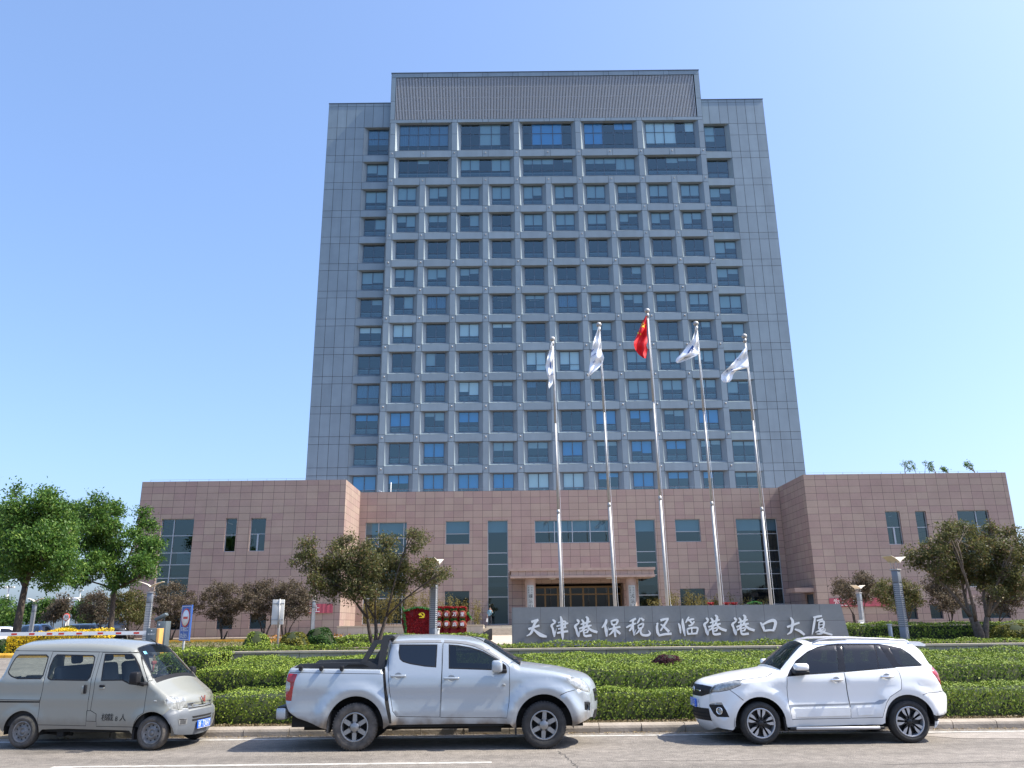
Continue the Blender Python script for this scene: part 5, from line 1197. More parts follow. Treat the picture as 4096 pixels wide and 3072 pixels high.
        for key in sorted(out, key=lambda k: 0 if k == ('body',) else 1):
            d_ = out[key]
            if key == ('body',): nm, mt, par = 'body', paint_m, None
            elif isinstance(key[0], (int, np.integer)): nm, mt, par = regs[key[0]][0], regs[key[0]][2], regs[key[0]][3]
            else: nm, mt, par = key[0], key[1], (key[2] if len(key) > 2 else None)
            mb = MB(); mb.add(d_['v'], d_['f'], 0, True)
            o = mb.build(nm, M[mt], s.root, merge=(key == ('body',)))
            objs.setdefault(nm, []).append(o)
        for nm, pl, mt, par in regs:
            pass
        s.objs = objs
        return objs
    def add(s, name, mats, fn, parent=None, label=None):
        mb = MB(); fn(mb); return mb.build(name, mats, parent or s.root, label=label)
    def on_front(s, y, z, sg):
        """x of the front (sg=1: +x end) of the strip surface at a given y and height"""
        ch = s.chain; hr = np.abs(s.strip[:, -1, 1]); n = s.n2; X = []; Z = []
        for i in range(len(ch)):
            if sg * n[i][0] < .25 or sg * ch[i][0] < 0: continue
            t = min(.999, abs(y) / hr[i]); o = s.cr[i] * (1 - t * t); X.append(ch[i][0] + n[i][0] * o); Z.append(ch[i][1] + n[i][1] * o)
        k = np.argsort(Z); return float(np.interp(z, np.array(Z)[k], np.array(X)[k]))
    def patch(s, name, m, poly, sg=1, off=.004, g=.03, parent=None):
        """polygon in (y, z) laid on the front surface"""
        poly = [p for a, b in zip(poly, poly[1:] + poly[:1]) for k in [max(1, int(math.hypot(b[0] - a[0], b[1] - a[1]) / g))] for p in [(a[0] + (b[0] - a[0]) * j / k, a[1] + (b[1] - a[1]) * j / k) for j in range(k)]]
        pts = list(poly); ys = [p[0] for p in poly]; zs = [p[1] for p in poly]
        for y in np.arange(min(ys), max(ys), g):
            for z in np.arange(min(zs), max(zs), g):
                if inpoly(np.array([y]), np.array([z]), shrink(poly, g * .5))[0]: pts.append((float(y), float(z)))
        V, E_, F_, *_r = delaunay_2d_cdt([Vector(p) for p in pts], [(i, (i + 1) % len(poly)) for i in range(len(poly))], [], 0, 1e-5)
        mb = MB(); fs = [f for f in F_ if inpoly(np.array([sum(V[i].x for i in f) / 3]), np.array([sum(V[i].y for i in f) / 3]), poly)[0]]
        mb.add([(s.on_front(v.x, v.y, sg) + sg * off, v.x, v.y) for v in V], [tuple(f) for f in fs], 0, True)
        return mb.build(name, M[m], parent or s.root)
    def wheel(s, x, zc, R_, rr_, w, yf, side, style, tyre='rubber', rot=0.0):
        fn = lambda a, b, d: (a, side * (-d), b)                       # d grows inward
        fn = (lambda a, b, d: (a, d, b)) if side < 0 else (lambda a, b, d: (a, -d, b))
        e = bpy.data.objects.new('wheel', None); COL.objects.link(e); e.parent = s.root; e.location = (x, yf, zc); e.empty_display_size = .1
        t = MB(); t.lathe([(rr_ - .012, .05), (rr_ + .004, .016), (rr_ + .02, .006), ((R_ + rr_) / 2, -.010), (R_ - .045, -.004), (R_ - .022, .008), (R_ - .006, .03), (R_, .06), (R_, w - .06), (R_ - .01, w - .02), ((R_ + rr_) / 2, w), (rr_, w - .03)], 56, fn)
        if style == 'pickup':
            for k in range(46):
                a = 2 * math.pi * k / 46; da = .045
                for r0, r1, d0, d1 in ((R_ - .035, R_ + .004, -.002, .05),):
                    q = [(r0, a), (r1, a), (r1, a + da), (r0, a + da)]; v = [fn(r * math.cos(b), r * math.sin(b), d0 + (.018 if r > R_ - .01 else 0)) for r, b in q] + [fn(r * math.cos(b), r * math.sin(b), d1) for r, b in q]
                    t.add(v, [(0, 1, 2, 3), (0, 4, 5, 1), (1, 5, 6, 2), (2, 6, 7, 3), (3, 7, 4, 0)])
        t.build('tyre', M[tyre], e)
        r = MB(); r.lathe([(rr_ + .006, .012), (rr_ - .006, .004), (rr_ - .016, .010), (rr_ - .022, .05), (rr_ - .03, w * .7)], 48, fn, 0)
        r.lathe([(rr_ - .03, .115), (.001, .115)], 32, fn, 1)
        def spoke(pl, d0, d1, ang, mi=0):
            ca, sa = math.cos(ang), math.sin(ang); r.prism([(p[0] * ca - p[1] * sa, p[0] * sa + p[1] * ca) for p in pl], d0, d1, fn, mi)
        ro = rr_ - .014
        if style == 'pickup':
            for k in range(6): spoke([(.05, -.038), (ro, -.032), (ro, .032), (.05, .038)], .022, .075, rot + k * math.pi / 3)
            r.lathe([(.085, .05), (.082, .016), (.05, .006), (.03, -.004), (.001, -.008)], 24, fn, 0)
            for k in range(6):
                a = rot + (k + .5) * math.pi / 3; cx_, cy_ = .088 * math.cos(a), .088 * math.sin(a); r.lathe([(.020, .045), (.020, .012), (.012, .008), (.001, .008)], 10, lambda x_, y_, d, cx_=cx_, cy_=cy_: fn(cx_ + x_, cy_ + y_, d), 2)
        elif style == 'suv':
            for k in range(5):
                a = rot + k * 2 * math.pi / 5
                for sg in (-1, 1):
                    spoke([(.03, sg * .004), (ro * .45, sg * .014), (ro, sg * .018), (ro, sg * .078), (ro * .62, sg * .062), (.06, sg * .034)], .03, .075, a, 1)
                    spoke([(ro * .40, sg * .014), (ro - .002, sg * .020), (ro - .002, sg * .076), (ro * .68, sg * .060), (ro * .5, sg * .034)], .022, .031, a, 0)
            r.lathe([(.05, .05), (.048, .02), (.03, .012), (.001, .012)], 20, fn, 1)
            for k in range(5):
                a = rot + (k + .5) * 2 * math.pi / 5; cx_, cy_ = .06 * math.cos(a), .06 * math.sin(a); r.lathe([(.012, .06), (.012, .03), (.001, .03)], 8, lambda x_, y_, d, cx_=cx_, cy_=cy_: fn(cx_ + x_, cy_ + y_, d), 1)
        else:
            r.lathe([(rr_ - .02, .03), (rr_ - .03, .055), (rr_ - .055, .045), (.085, .04), (.08, .028), (.06, .025), (.05, .045), (.036, .045), (.032, .02), (.001, .018)], 36, fn, 0)
            for k in range(10):
                a = rot + k * 2 * math.pi / 10; rc = rr_ - .052; cx_, cy_ = rc * math.cos(a), rc * math.sin(a); r.lathe([(.013, .041), (.001, .0405)], 10, lambda x_, y_, d, cx_=cx_, cy_=cy_: fn(cx_ + x_, cy_ + y_, d), 2)
        mats = {'pickup': [M['alloy'], M['dark'], M['alloy_dark']], 'suv': [M['alloy_bright'], M['alloy_dark'], M['alloy_dark']], 'van': [M['steel_wheel'], M['dark'], M['dark']]}[style]
        r.build('rim', mats, e); return e
    def well(s, x, zc, R_, depth=.34, z0=.2):
        def f(mb, sd0):
            for sd in (sd0,):
                y = sd * (s.W / 2 - .045); n = 20; vs = []
                for i in range(n + 1):
                    a = math.pi * i / n * 1.1 - .15
                    vs += [(x + R_ * math.cos(a), y, zc + R_ * math.sin(a)), (x + R_ * math.cos(a), y - sd * depth, zc + R_ * math.sin(a))]
                mb.add(vs, [(2 * i, 2 * i + 1, 2 * i + 3, 2 * i + 2) for i in range(n)], 0, True)
                k = len(vs); mb.add([vs[2 * i + 1] for i in range(n + 1)] + [(x, y - sd * depth, z0)], [(i, i + 1, n + 1) for i in range(n)])
        for sd0 in (-1, 1): s.add('wheel_well', M['dark'], lambda mb: f(mb, sd0))
def seat(mb, x, y, z, s=1, mi=0, w=.5, back=.62):
    mb.bbox(x - .25, x + .25, y - w / 2, y + w / 2, z - .12, z + .08, .05, mi)
    mb.bbox(-.07, .07, y - w / 2, y + w / 2, 0, back, .06, mi, Matrix.Translation((x - s * .24, 0, z + .02)) @ Matrix.Rotation(-s * .22, 4, 'Y'))
    mb.bbox(-.05, .05, y - .13, y + .13, back + .02, back + .22, .045, mi, Matrix.Translation((x - s * .26, 0, z + .02)) @ Matrix.Rotation(-s * .18, 4, 'Y'))
def plate(car, x, z, s, txt, w=.44, h=.14, name='licence_plate', tilt=0.0, y=0.0):
    def f(mb):
        mb.bbox(x - .01, x + .01, y - w / 2, y + w / 2, z - h / 2, z + h / 2, .008, 0)
        n = len(txt); wt = w * .9 / n
        for i, c in enumerate(txt):
            u0 = (-w * .45 + wt * (i + .5)); put_text(mb, c, lambda u, v, u0=u0: (x + s * .0115, y + s * (u0 + u), z + v), w=wt * (.3 if c == '·' else .78), h=h * (.1 if c == '·' else .66), mi=1)
        for a, b, c_, d in ((-w / 2 + .008, w / 2 - .008, h / 2 - .012, h / 2 - .007), (-w / 2 + .008, w / 2 - .008, -h / 2 + .007, -h / 2 + .012)):
            mb.quad((x + s * .0112, y + a, z + c_), (x + s * .0112, y + b, z + c_), (x + s * .0112, y + b, z + d), (x + s * .0112, y + a, z + d), 1)
    return car.add(name, [M['plate'], M['white']], f)

# ---------------------------------------------------------------- the silver pickup
pk = Car('pickup_truck', 'silver-blue double-cab pickup with a black roll bar and bed cover, muddy along its sills', 'pickup truck', (-1.2, 14.5 + .94, 0), 0, 1.88)
ARC_R, ARC_F = (-1.49, .385), (1.675, .385)
def hw_pk(x, z):
    h = np.full(np.shape(x), .915); h = h - .20 * np.clip((z - 1.12) / .62, 0, 1.3) ** 1.15 - .05 * np.clip((.55 - z) / .3, 0, 1) ** 1.5
    for cx_, cz_ in (ARC_R, ARC_F):
        d = np.hypot(x - cx_, (z - cz_) * 1.02); h = h + .060 * np.interp(d, [.40, .475, .57, .62, .72], [.2, .35, 1.0, .8, 0]) * np.clip((1.12 - z) / .1, 0, 1)
    h = h - .20 * np.clip((x - 1.95) / .60, 0, 1) ** 2.2 - .05 * np.clip((-2.45 - x) / .3, 0, 1) ** 2
    h = h + .012 * np.exp(-((z - .98) / .03) ** 2) * (x < 1.0) + .010 * np.exp(-((z - .60) / .05) ** 2)
    return h
pk.hw = hw_pk
L_ = lambda pts, cr=c2: [(*pk.side(cr(*p[:2])), *p[2:]) for p in pts]
chain = L_([(245, 652), (200, 615), (183, 560), (181, 470), (188, 410), (203, 365), (214, 347, 'c'), (350, 350), (600, 352), (780, 355, 'c')])
cab = L_([(803, 330), (815, 255), (832, 190), (846, 170), (875, 163), (960, 158), (1100, 157), (1250, 164), (1360, 177), (1420, 195), (1500, 246), (1590, 305), (1640, 338, 'c'), (1700, 345), (1850, 365), (1950, 388), (2018, 412), (2055, 440), (2078, 480), (2088, 530), (2090, 600), (2082, 655)])
bedz = chain[-1]
chain = resample(chain + [(bedz[0] + .005, bedz[1] - .03, 'c'), (cab[0][0] - .04, bedz[1] - .03, 'c')] + cab, .035)
def arch(cx_, cz_, r, a0, a1, n=22, sx=1.0): return [(cx_ + r * sx * math.cos(a0 + (a1 - a0) * i / n), cz_ + r * math.sin(a0 + (a1 - a0) * i / n)) for i in range(n + 1)]
pkb = [chain[-1], (1.675 + .50, .36)] + arch(*ARC_F, .475, -.12, math.pi + .22) + [(1.10, .40), (.2, .405), (-.92, .40)] + arch(*ARC_R, .475, -.10, math.pi + .10) + [(-2.3, .47), chain[0]]
pkb = resample(pkb, .05, False)
win_r = L_([(890, 198), (1128, 198), (1120, 342), (1050, 337), (960, 322), (912, 308), (892, 290), (885, 250)]); win_f = L_([(1197, 198), (1260, 203), (1330, 215), (1395, 234), (1450, 262), (1515, 300), (1553, 328), (1560, 362), (1197, 350)])
d_r = L_([(836, 192), (1157, 187), (1155, 350), (1142, 650), (872, 646), (848, 612), (828, 480), (822, 370), (824, 270)]); d_f = L_([(1163, 188), (1250, 190), (1340, 205), (1420, 238), (1500, 288), (1550, 312), (1573, 340), (1577, 450), (1572, 560), (1558, 656), (1147, 652), (1155, 420)])
closed = lambda p: p + p[:1]
regs = [('window', shrink(win_r, .02), 'tint_dark', None), ('window', shrink(win_f, .02), 'tint', None), ('window_seal', win_r, 'black', None), ('window_seal', win_f, 'black', None),
        ('rain_visor', L_([(842, 196), (862, 178), (960, 172), (1150, 170), (1150, 189), (868, 193)]), 'visor', None), ('rain_visor', L_([(1168, 170), (1300, 178), (1400, 203), (1530, 287), (1500, 291), (1390, 224), (1300, 200), (1168, 190)]), 'visor', None),
        ('taillight', L_([(190, 425), (213, 437), (212, 468), (204, 490), (180, 492), (182, 440)]), 'lens', None), ('taillight', L_([(202, 378), (258, 382), (240, 430), (229, 480), (220, 550), (178, 548), (182, 470), (190, 410)]), 'tail', None),
        ('headlight', L_([(1922, 403), (1962, 401), (2040, 420), (2064, 447), (2082, 480), (2075, 502), (2040, 490), (1990, 478), (1955, 445), (1930, 420)]), 'lens', None),
        ('fog_light', L_([(2040, 553), (2080, 562), (2078, 610), (2042, 605)]), 'black', None),
        ('cab_gap', L_([(786, 350), (803, 345), (812, 480), (838, 640), (842, 690), (828, 690), (800, 560)]), 'seam', None),
        ('door', shrink(d_r, .006), 'pickup', None), ('door', shrink(d_f, .006), 'pickup', None)]
seams = [L_([(1888, 515), (1930, 495), (1985, 480)]), L_([(212, 372), (500, 378), (785, 382)]), closed(d_r), closed(d_f)]
WS0, WS1 = pk.side(c2(1420, 195))[0], pk.side(c2(1640, 338))[0]
def pk_strip(x, y, z, t):
    if WS0 - .02 < x < WS1 and abs(t) < .9 and z > 1.1: return ('windshield', 'tint')
    if -2.72 < x < -1.0 and z > 1.0 and z < 1.3 and abs(t) < .995 and x < cab[0][0] - .05: return ('bed_cover', 'cover')
    if x < -2.5 and abs(y) < .1 and .85 < z < .93: return ('tailgate_handle', 'black')
    return None
pk.body(chain, pkb, hw_pk, regs, pk_strip, lambda x, z: (.15, .05) if x > WS1 else ((.10, .05) if x > -1.0 else (.06, .008)), lambda x, z: .03 if (x < -.95 and z < 1.35) else (.15 if x > 2.2 else (.10 if z < 1.35 else .12)), 'pickup', seams=seams)
for x_, z_ in (ARC_R, ARC_F): pk.well(x_, z_, .50, z0=.42)
RW = [pk.loc(c2(610, 720), y=-.93), pk.loc(c2(1790, 703), y=-.93)]
for p, rt in zip(RW, (math.pi / 6, .45)):
    pk.wheel(p.x, .372, .372, .226, .26, -.925, -1, 'pickup', 'rubber_dusty' if p.x < 0 else 'rubber', rot=rt); pk.wheel(p.x, .372, .372, .226, .26, .925, 1, 'pickup', 'rubber', rot=.2)
def f(mb):
    mb.box(-2.6, 2.25, -.72, .72, .36, .62); mb.box(-.95, 1.0, -.86, .86, .36, .42); mb.box(-2.45, 2.0, -.45, -.35, .28, .38); mb.box(-2.45, 2.0, .35, .45, .28, .38); mb.box(-1.6, -1.38, -.7, .7, .30, .42); mb.box(.4, .95, -.75, -.2, .26, .36); mb.box(1.9, 2.35, -.6, .6, .32, .40); mb.tube([(-.9, -.66, .3), (-.5, -.68, .36), (.2, -.66, .34)], .02, 6)
pk.add('underbody', M['dark'], f)
def f(mb):
    mb.box(-.9, .95, -.80, .80, .6, 1.0); seat(mb, .15, -.38, .84, 1); seat(mb, .15, .38, .84, 1); seat(mb, -.62, 0, .84, 1, w=1.3); mb.bbox(.78, 1.25, -.75, .75, .85, 1.17, .06)
    n = 20; c = Vector((.66, .38, 1.12)); mb.tube([c + Vector((.07 * math.cos(a), .18 * math.sin(a), .17 * math.cos(a))) for a in [2 * math.pi * i / n for i in range(n + 1)]], .014, 6)
pk.add('interior', M['interior'], f)
p3 = crop(1100, 2530, 3.385)
def rb(L): return [(pk.loc(p3(*q), y=-.72).x, pk.loc(p3(*q), y=-.72).z) for q in L]
def f(mb):
    for y0 in (-.76, .68):
        for k, pl in enumerate(([(1165, 402), (1340, 112), (1365, 102), (1462, 98), (1452, 150), (1392, 152), (1255, 382), (1250, 405)], [(1455, 100), (1470, 46), (1500, 35), (1600, 38), (1642, 63), (1580, 72), (1540, 98), (1502, 330), (1480, 495), (1392, 497), (1440, 150)], [(265, 487), (335, 424), (900, 406), (1178, 398), (1258, 380), (1398, 448), (1478, 458), (1470, 500), (265, 492)])):
            mb.prism(rb(pl), y0 + .003 * k, y0 + .08 - .003 * k, lambda u, v, d: (u, d, v))
    a, b = rb([(1500, 60)])[0], rb([(1600, 60)])[0]; mb.bbox(a[0] - .02, b[0] + .03, -.70, .70, a[1] - .05, a[1] + .03, .03)
    q = rb([(960, 458), (1000, 430), (1200, 428), (1280, 460)]); mb.prism(q, -.771, -.762, lambda u, v, d: (u, d, v), 1)
pk.add('roll_bar', [M['cover'], M['seam']], f)
for px in (350, 628, 905):
    q = pk.loc(p3(px, 478), y=-.90)
    pk.add('bed_latch', M['black'], lambda mb: (mb.bbox(q.x - .033, q.x + .033, -.93, -.87, q.z - .035, q.z + .03, .008), mb.bbox(q.x - .02, q.x + .02, -.942, -.91, q.z - .05, q.z - .02, .005)))
q = pk.loc(c2(1500, 335), y=-1.0)
mir = pk.add('mirror', [M['pickup'], M['black']], lambda mb: (mb.bbox(q.x - .095, q.x + .085, -1.08, -.92, q.z - .095, q.z + .10, .04, 0), mb.bbox(q.x + .02, q.x + .16, -.95, -.78, q.z - .11, q.z - .05, .015, 1)))
pk.add('mirror', [M['pickup'], M['black']], lambda mb: (mb.bbox(q.x - .095, q.x + .085, .92, 1.08, q.z - .095, q.z + .10, .04, 0), mb.bbox(q.x + .02, q.x + .14, .78, .95, q.z - .11, q.z - .05, .015, 1)))
tr_ = L_([(1525, 312), (1553, 328), (1560, 366), (1528, 366)])
pk.add('mirror_base', M['black'], lambda mb: mb.prism(tr_, -.86, -.915, lambda u, v, d: (u, d, v)))
for a, b in ((835, 932), (1165, 1262)):
    y_ = 394 if a < 1000 else 409; qa, qb = pk.loc(c2(a, y_), y=-.93), pk.loc(c2(b, y_), y=-.93)
    def f(mb):
        mb.bbox(qa.x, qb.x, -.972, -.945, qa.z - .02, qa.z + .018, .012, 0); mb.bbox(qa.x + .02, qa.x + .05, -.95, -.90, qa.z - .015, qa.z + .012, .004, 0); mb.bbox(qb.x - .05, qb.x - .02, -.95, -.90, qa.z - .015, qa.z + .012, .004, 0)
        cx_ = (qa.x + qb.x) / 2; mb.lathe([(.062, 0), (.05, .006), (.001, .008)], 20, lambda u, v, d: (cx_ + u, -.934 + d, qa.z + v * .85), 1)
    pk.add('door_handle', [M['pickup'], mat('handle_recess', (.33, .36, .39), .4)], f)
q = pk.loc(c2(160, 625), y=-.8)
pk.add('rear_bumper', [M['pickup'], M['black']], lambda mb: (mb.bbox(q.x - .08, q.x + .085, -.88, .88, q.z - .10, q.z + .085, .03, 0), mb.bbox(q.x - .07, q.x + .1, -.84, .84, q.z + .085, q.z + .105, .006, 1), mb.box(q.x + .06, q.x + .3, -.7, .7, q.z - .06, q.z + .04, 1)))
for (xa, ya, xb, yb) in ((452, 580, 445, 750), (1612, 600, 1614, 760)):
    a, b = pk.loc(c2(xa, ya), y=-.88), pk.loc(c2(xb, yb), y=-.88)
    pk.add('mudflap', M['rubber_dusty'] if xa < 900 else M['black'], lambda mb: mb.prism([(a.x - .012, a.z), (a.x + .02, a.z), (b.x + .015, b.z), (b.x - .015, b.z)], -.91, -.68, lambda u, v, d: (u, d, v)))
q = pk.loc(c2(1539, 450), y=-.93); pk.add('side_repeater', [M['chrome'], M['lens']], lambda mb: mb.bbox(q.x - .028, q.x + .028, -.945, -.90, q.z - .018, q.z + .018, .01, 1))
q = pk.loc(c2(2062, 587), y=-.86); pk.add('fog_lamp', M['lens'], lambda mb: mb.lathe([(.05, 0), (.04, .02), (.001, .03)], 18, lambda u, v, d: (q.x + u * .8, -.80 + d - .1 * (u), q.z + v)))
def f(mb):
    P = [pk.strip[i, 12] for i in range(len(pk.chain)) if WS1 - .12 < pk.chain[i][0] < WS1 + .02 and pk.chain[i][1] > 1.1]
    b_ = Vector(P[0])
    for y in (-.35, .25): mb.tube([b_ + Vector((.02, y, .03)), b_ + Vector((-.06, y - .25, .06)), b_ + Vector((-.14, y - .5, .07))], .012, 6)
pk.add('wiper', M['black'], f)
ant = pk.loc(c2(1405, 172), y=-.5); pk.add('antenna', M['black'], lambda mb: mb.tube([ant + Vector((.06, 0, -.06)), ant + Vector((0, 0, 0.0)), ant + Vector((-.36, 0, .13))], [.012, .008, .004], 6))

pk.patch('grille', 'black', [(-.44, .70), (.44, .70), (.48, .90), (-.48, .90)]); pk.patch('lower_grille', 'black', [(-.5, .42), (.5, .42), (.46, .56), (-.46, .56)])
for z in (.75, .82): pk.patch('grille_bar', 'chrome', [(-.45, z), (.45, z), (.45, z + .03), (-.45, z + .03)], off=.014)
# ---------------------------------------------------------------- the white SUV (nose to the left of the picture)
sv = Car('suv', 'white five-door SUV with chrome side mouldings and silver roof rails, nose toward the pickup', 'car', (5.35, 14.72 + .88, 0), 0, 1.76)
AF, AR = (-1.185, .335), (1.345, .345)
def hw_sv(x, z):
    h = np.full(np.shape(x), .865); h = h - .26 * np.clip((z - 1.08) / .5, 0, 1.3) ** 1.15 - .05 * np.clip((.5 - z) / .25, 0, 1) ** 1.5
    for cx_, cz_ in (AF, AR):
        d = np.hypot(x - cx_, z - cz_); h = h + .034 * np.interp(d, [.35, .425, .50, .55, .64], [.2, .4, 1.0, .8, 0]) * np.clip((1.0 - z) / .08, 0, 1)
    h = h - .30 * np.clip((-1.42 - x) / .52, 0, 1.2) ** 2.0 - .13 * np.clip((x - 1.6) / .5, 0, 1.2) ** 2
    h = h + .014 * np.exp(-((z - .98) / .035) ** 2) - .012 * np.exp(-((z - .72) / .10) ** 2) * (np.abs(x) < .9)
    return h
sv.hw = hw_sv
S_ = lambda pts, cr=c3: [(*sv.side(cr(*p[:2])), *p[2:]) for p in pts]
sch = S_([(1700, 655), (1742, 628), (1752, 585), (1750, 510), (1735, 488), (1722, 470), (1715, 430), (1697, 370), (1658, 325), (1632, 290), (1600, 240), (1572, 212), (1545, 194), (1510, 184), (1300, 178), (1150, 178), (1000, 184), (905, 192), (866, 212), (800, 285), (738, 362, 'c'), (680, 374), (600, 388), (520, 402)])
sch += [(-1.72, .985), (-1.86, .93), (-1.925, .87), (-1.945, .78), (-1.955, .66), (-1.965, .52), (-1.945, .38), (-1.90, .29), (-1.86, .245)]
sch = resample(sch, .03)
sb = [sch[-1], (-1.66, .225, )] + [(AF[0] - .455, .24)] + arch(*AF, .425, math.pi + .12, -.28) + [(-.76, .27), (.2, .29), (.86, .30)] + arch(*AR, .425, math.pi + .05, -.30) + [(1.80, .26), sch[0]]
sb = resample(sb, .05, False)
dlo = S_([(300, 485), (330, 420), (400, 312), (520, 212), (640, 157), (760, 134), (870, 123), (1320, 126), (1420, 141), (1560, 172), (1660, 237), (1740, 312), (1798, 362), (1775, 371), (1500, 386), (925, 436), (520, 463)], x5)
wf = S_([(428, 330), (505, 242), (600, 183), (720, 152), (843, 144), (867, 430), (545, 456), (432, 468)], x5); wr = S_([(905, 138), (1260, 138), (1308, 395), (950, 430)], x5); wq = S_([(1280, 141), (1318, 144), (1468, 384), (1320, 393)], x5); wl = S_([(1425, 162), (1540, 172), (1638, 228), (1708, 292), (1780, 360), (1565, 368), (1520, 332)], x5)
df = S_([(298, 487), (520, 465), (924, 440), (960, 640), (990, 790), (1005, 949), (357, 962), (320, 800), (298, 620)], x5); dr = S_([(929, 438), (1498, 390), (1543, 450), (1565, 530), (1562, 630), (1440, 712), (1400, 782), (1357, 940), (1012, 948), (994, 790), (964, 640)], x5)
hl = S_([(585, 592), (700, 555), (850, 528), (1115, 514), (1078, 582), (900, 656), (720, 690), (585, 697)], z8)
fogp = S_([(568, 912), (640, 893), (790, 905), (850, 1000), (903, 1116), (700, 1110), (640, 1055)], z8); drl = S_([(580, 905), (690, 872), (770, 868), (800, 905), (690, 905)], z8)
regs = [('window', wf, 'tint', None), ('window', wr, 'tint', None), ('window', wq, 'tint', None), ('window', wl, 'tint', None), ('window_frame', dlo, 'gloss_black', None),
        ('side_moulding', S_([(325, 800), (984, 783), (984, 806), (332, 828)], x5), 'moulding', None), ('side_moulding', S_([(999, 782), (1270, 772), (1320, 745), (1410, 738), (1360, 786), (1320, 796), (1000, 806)], x5), 'moulding', None),
        ('taillight', S_([(1920, 374), (1960, 393), (2005, 478), (2032, 604), (2005, 588), (1903, 440)], x5), 'tail', None),
        ('headlight', hl, 'lens', None), ('daytime_lamp', drl, 'lens', None), ('fog_panel', fogp, 'black', None),
        ('rear_skid', S_([(1930, 922), (2080, 902), (2095, 940), (1940, 985)], x5), 'black', None),
        ('door', shrink(df, .005), 'suv', None), ('door', shrink(dr, .005), 'suv', None)]
seams = [closed(df), closed(dr), S_([(905, 660), (1010, 735), (1135, 835)], z8), S_([(1800, 692), (1860, 668), (2035, 654)], x5), S_([(685, 372), (640, 392), (490, 412)]), shrink(hl, -.006) + [shrink(hl, -.006)[0]]]
SW0, SW1 = sv.side(c3(738, 362))[0], sv.side(c3(880, 200))[0]
def sv_strip(x, y, z, t):
    if SW0 + .01 < x < SW1 and z > 1.12: return ('windshield', 'tint') if abs(t) < .93 else None
    if -.05 < x < .62 and z > 1.5 and abs(y) < .38: return ('sunroof', 'black')
    if x < -1.8:
        pass
    if x > 1.3 and 1.1 < z < 1.45 and abs(t) < .85: return ('rear_window', 'tint')
    return None
sv.body(sch, sb, hw_sv, regs, sv_strip, lambda x, z: (.17, .05) if x < SW0 else (.12, .045), lambda x, z: .06 if x < -1.85 else (.09 if z < 1.2 else .13), 'suv', seams=seams, st=.03, nt=36)
for x_, z_ in (AF, AR): sv.well(x_, z_, .445, z0=.3)
for x_, rt in ((AF[0], -.12), (AR[0], .25)):
    sv.wheel(x_, .338, .338, .236, .225, -.862, -1, 'suv', rot=math.pi / 2 + rt); sv.wheel(x_, .338, .338, .236, .225, .862, 1, 'suv')
sv.add('underbody', M['dark'], lambda mb: (mb.box(-1.75, 1.85, -.66, .66, .24, .5), mb.box(-.7, .85, -.78, .78, .28, .36)))
def f(mb):
    mb.box(-.75, 1.7, -.76, .76, .4, .92); seat(mb, -.05, -.36, .76, -1, back=.5); seat(mb, -.05, .36, .76, -1, back=.5); seat(mb, .85, 0, .76, -1, w=1.25, back=.46); mb.bbox(-1.0, -.55, -.72, .72, .8, 1.08, .06)
sv.add('interior', M['interior'], f)
def rail(mb):
    for sd in (-1, 1):
        P = [sv.loc(x5(*q), y=-.55) for q in ((572, 122), (640, 90), (760, 70), (1000, 66), (1250, 69), (1420, 76), (1625, 94))]
        P = [Vector((p.x, sd * .55, p.z + (0 if i in (0, 6) else 0))) for i, p in enumerate(P)]; mb.tube(P, [.012] + [.02] * 5 + [.012], 8)
sv.add('roof_rail', M['alloy_bright'], rail)
q = sv.loc(x5(455, 410), y=-.98)
for sd in (-1, 1): sv.add('mirror', [M['suv'], M['black']], lambda mb: (mb.bbox(q.x - .12, q.x + .125, min(sd * .90, sd * 1.06), max(sd * .90, sd * 1.06), q.z - .02, q.z + .10, .045, 0), mb.bbox(q.x - .125, q.x + .125, min(sd * .80, sd * 1.05), max(sd * .80, sd * 1.05), q.z - .075, q.z - .015, .02, 1)))
for (xa, xb, y_) in ((775, 917, 525), (1330, 1475, 488)):
    a, b = sv.loc(x5(xa, y_), y=-.89), sv.loc(x5(xb, y_), y=-.89)
    def f(mb):
        mb.bbox(a.x, b.x, -.925, -.90, a.z - .016, a.z + .016, .012, 0); cx_ = (a.x + b.x) / 2; mb.lathe([(.06, 0), (.05, .006), (.001, .008)], 20, lambda u, v, d: (cx_ + u, -.884 + d, a.z + v * .85), 1); mb.bbox(a.x + .02, a.x + .05, -.91, -.86, a.z - .01, a.z + .01, .004, 0); mb.bbox(b.x - .05, b.x - .02, -.91, -.86, a.z - .01, a.z + .01, .004, 0)
    sv.add('door_handle', [M['chrome'], mat('white_handle_recess', (.52, .53, .53), .4)], f)
a, b = sv.loc(x5(330, 1058), y=-.86), sv.loc(x5(1375, 1036), y=-.86)
sv.add('running_board', [M['alloy_bright'], M['black']], lambda mb: (mb.bbox(a.x + .1, b.x - .08, -.90, -.86, a.z - .03, a.z + .02, .015, 0), mb.bbox(a.x, b.x, -.88, -.68, a.z - .035, a.z + .012, .012, 1), mb.box(a.x + .3, a.x + .36, -.75, -.5, a.z, a.z + .12, 1), mb.box(b.x - .4, b.x - .34, -.75, -.5, a.z, a.z + .12, 1)))
cl1 = S_([(378, 842), (1000, 828), (1000, 918), (402, 938)], x5); cl2 = S_([(1075, 828), (1345, 818), (1318, 908), (1085, 918)], x5)
sv.add('door_cladding', M['suv'], lambda mb: [mb.prism(shrink(c, 0.0), -.872, -.80, lambda u, v, d: (u, d, v)) for c in (cl1, cl2)])
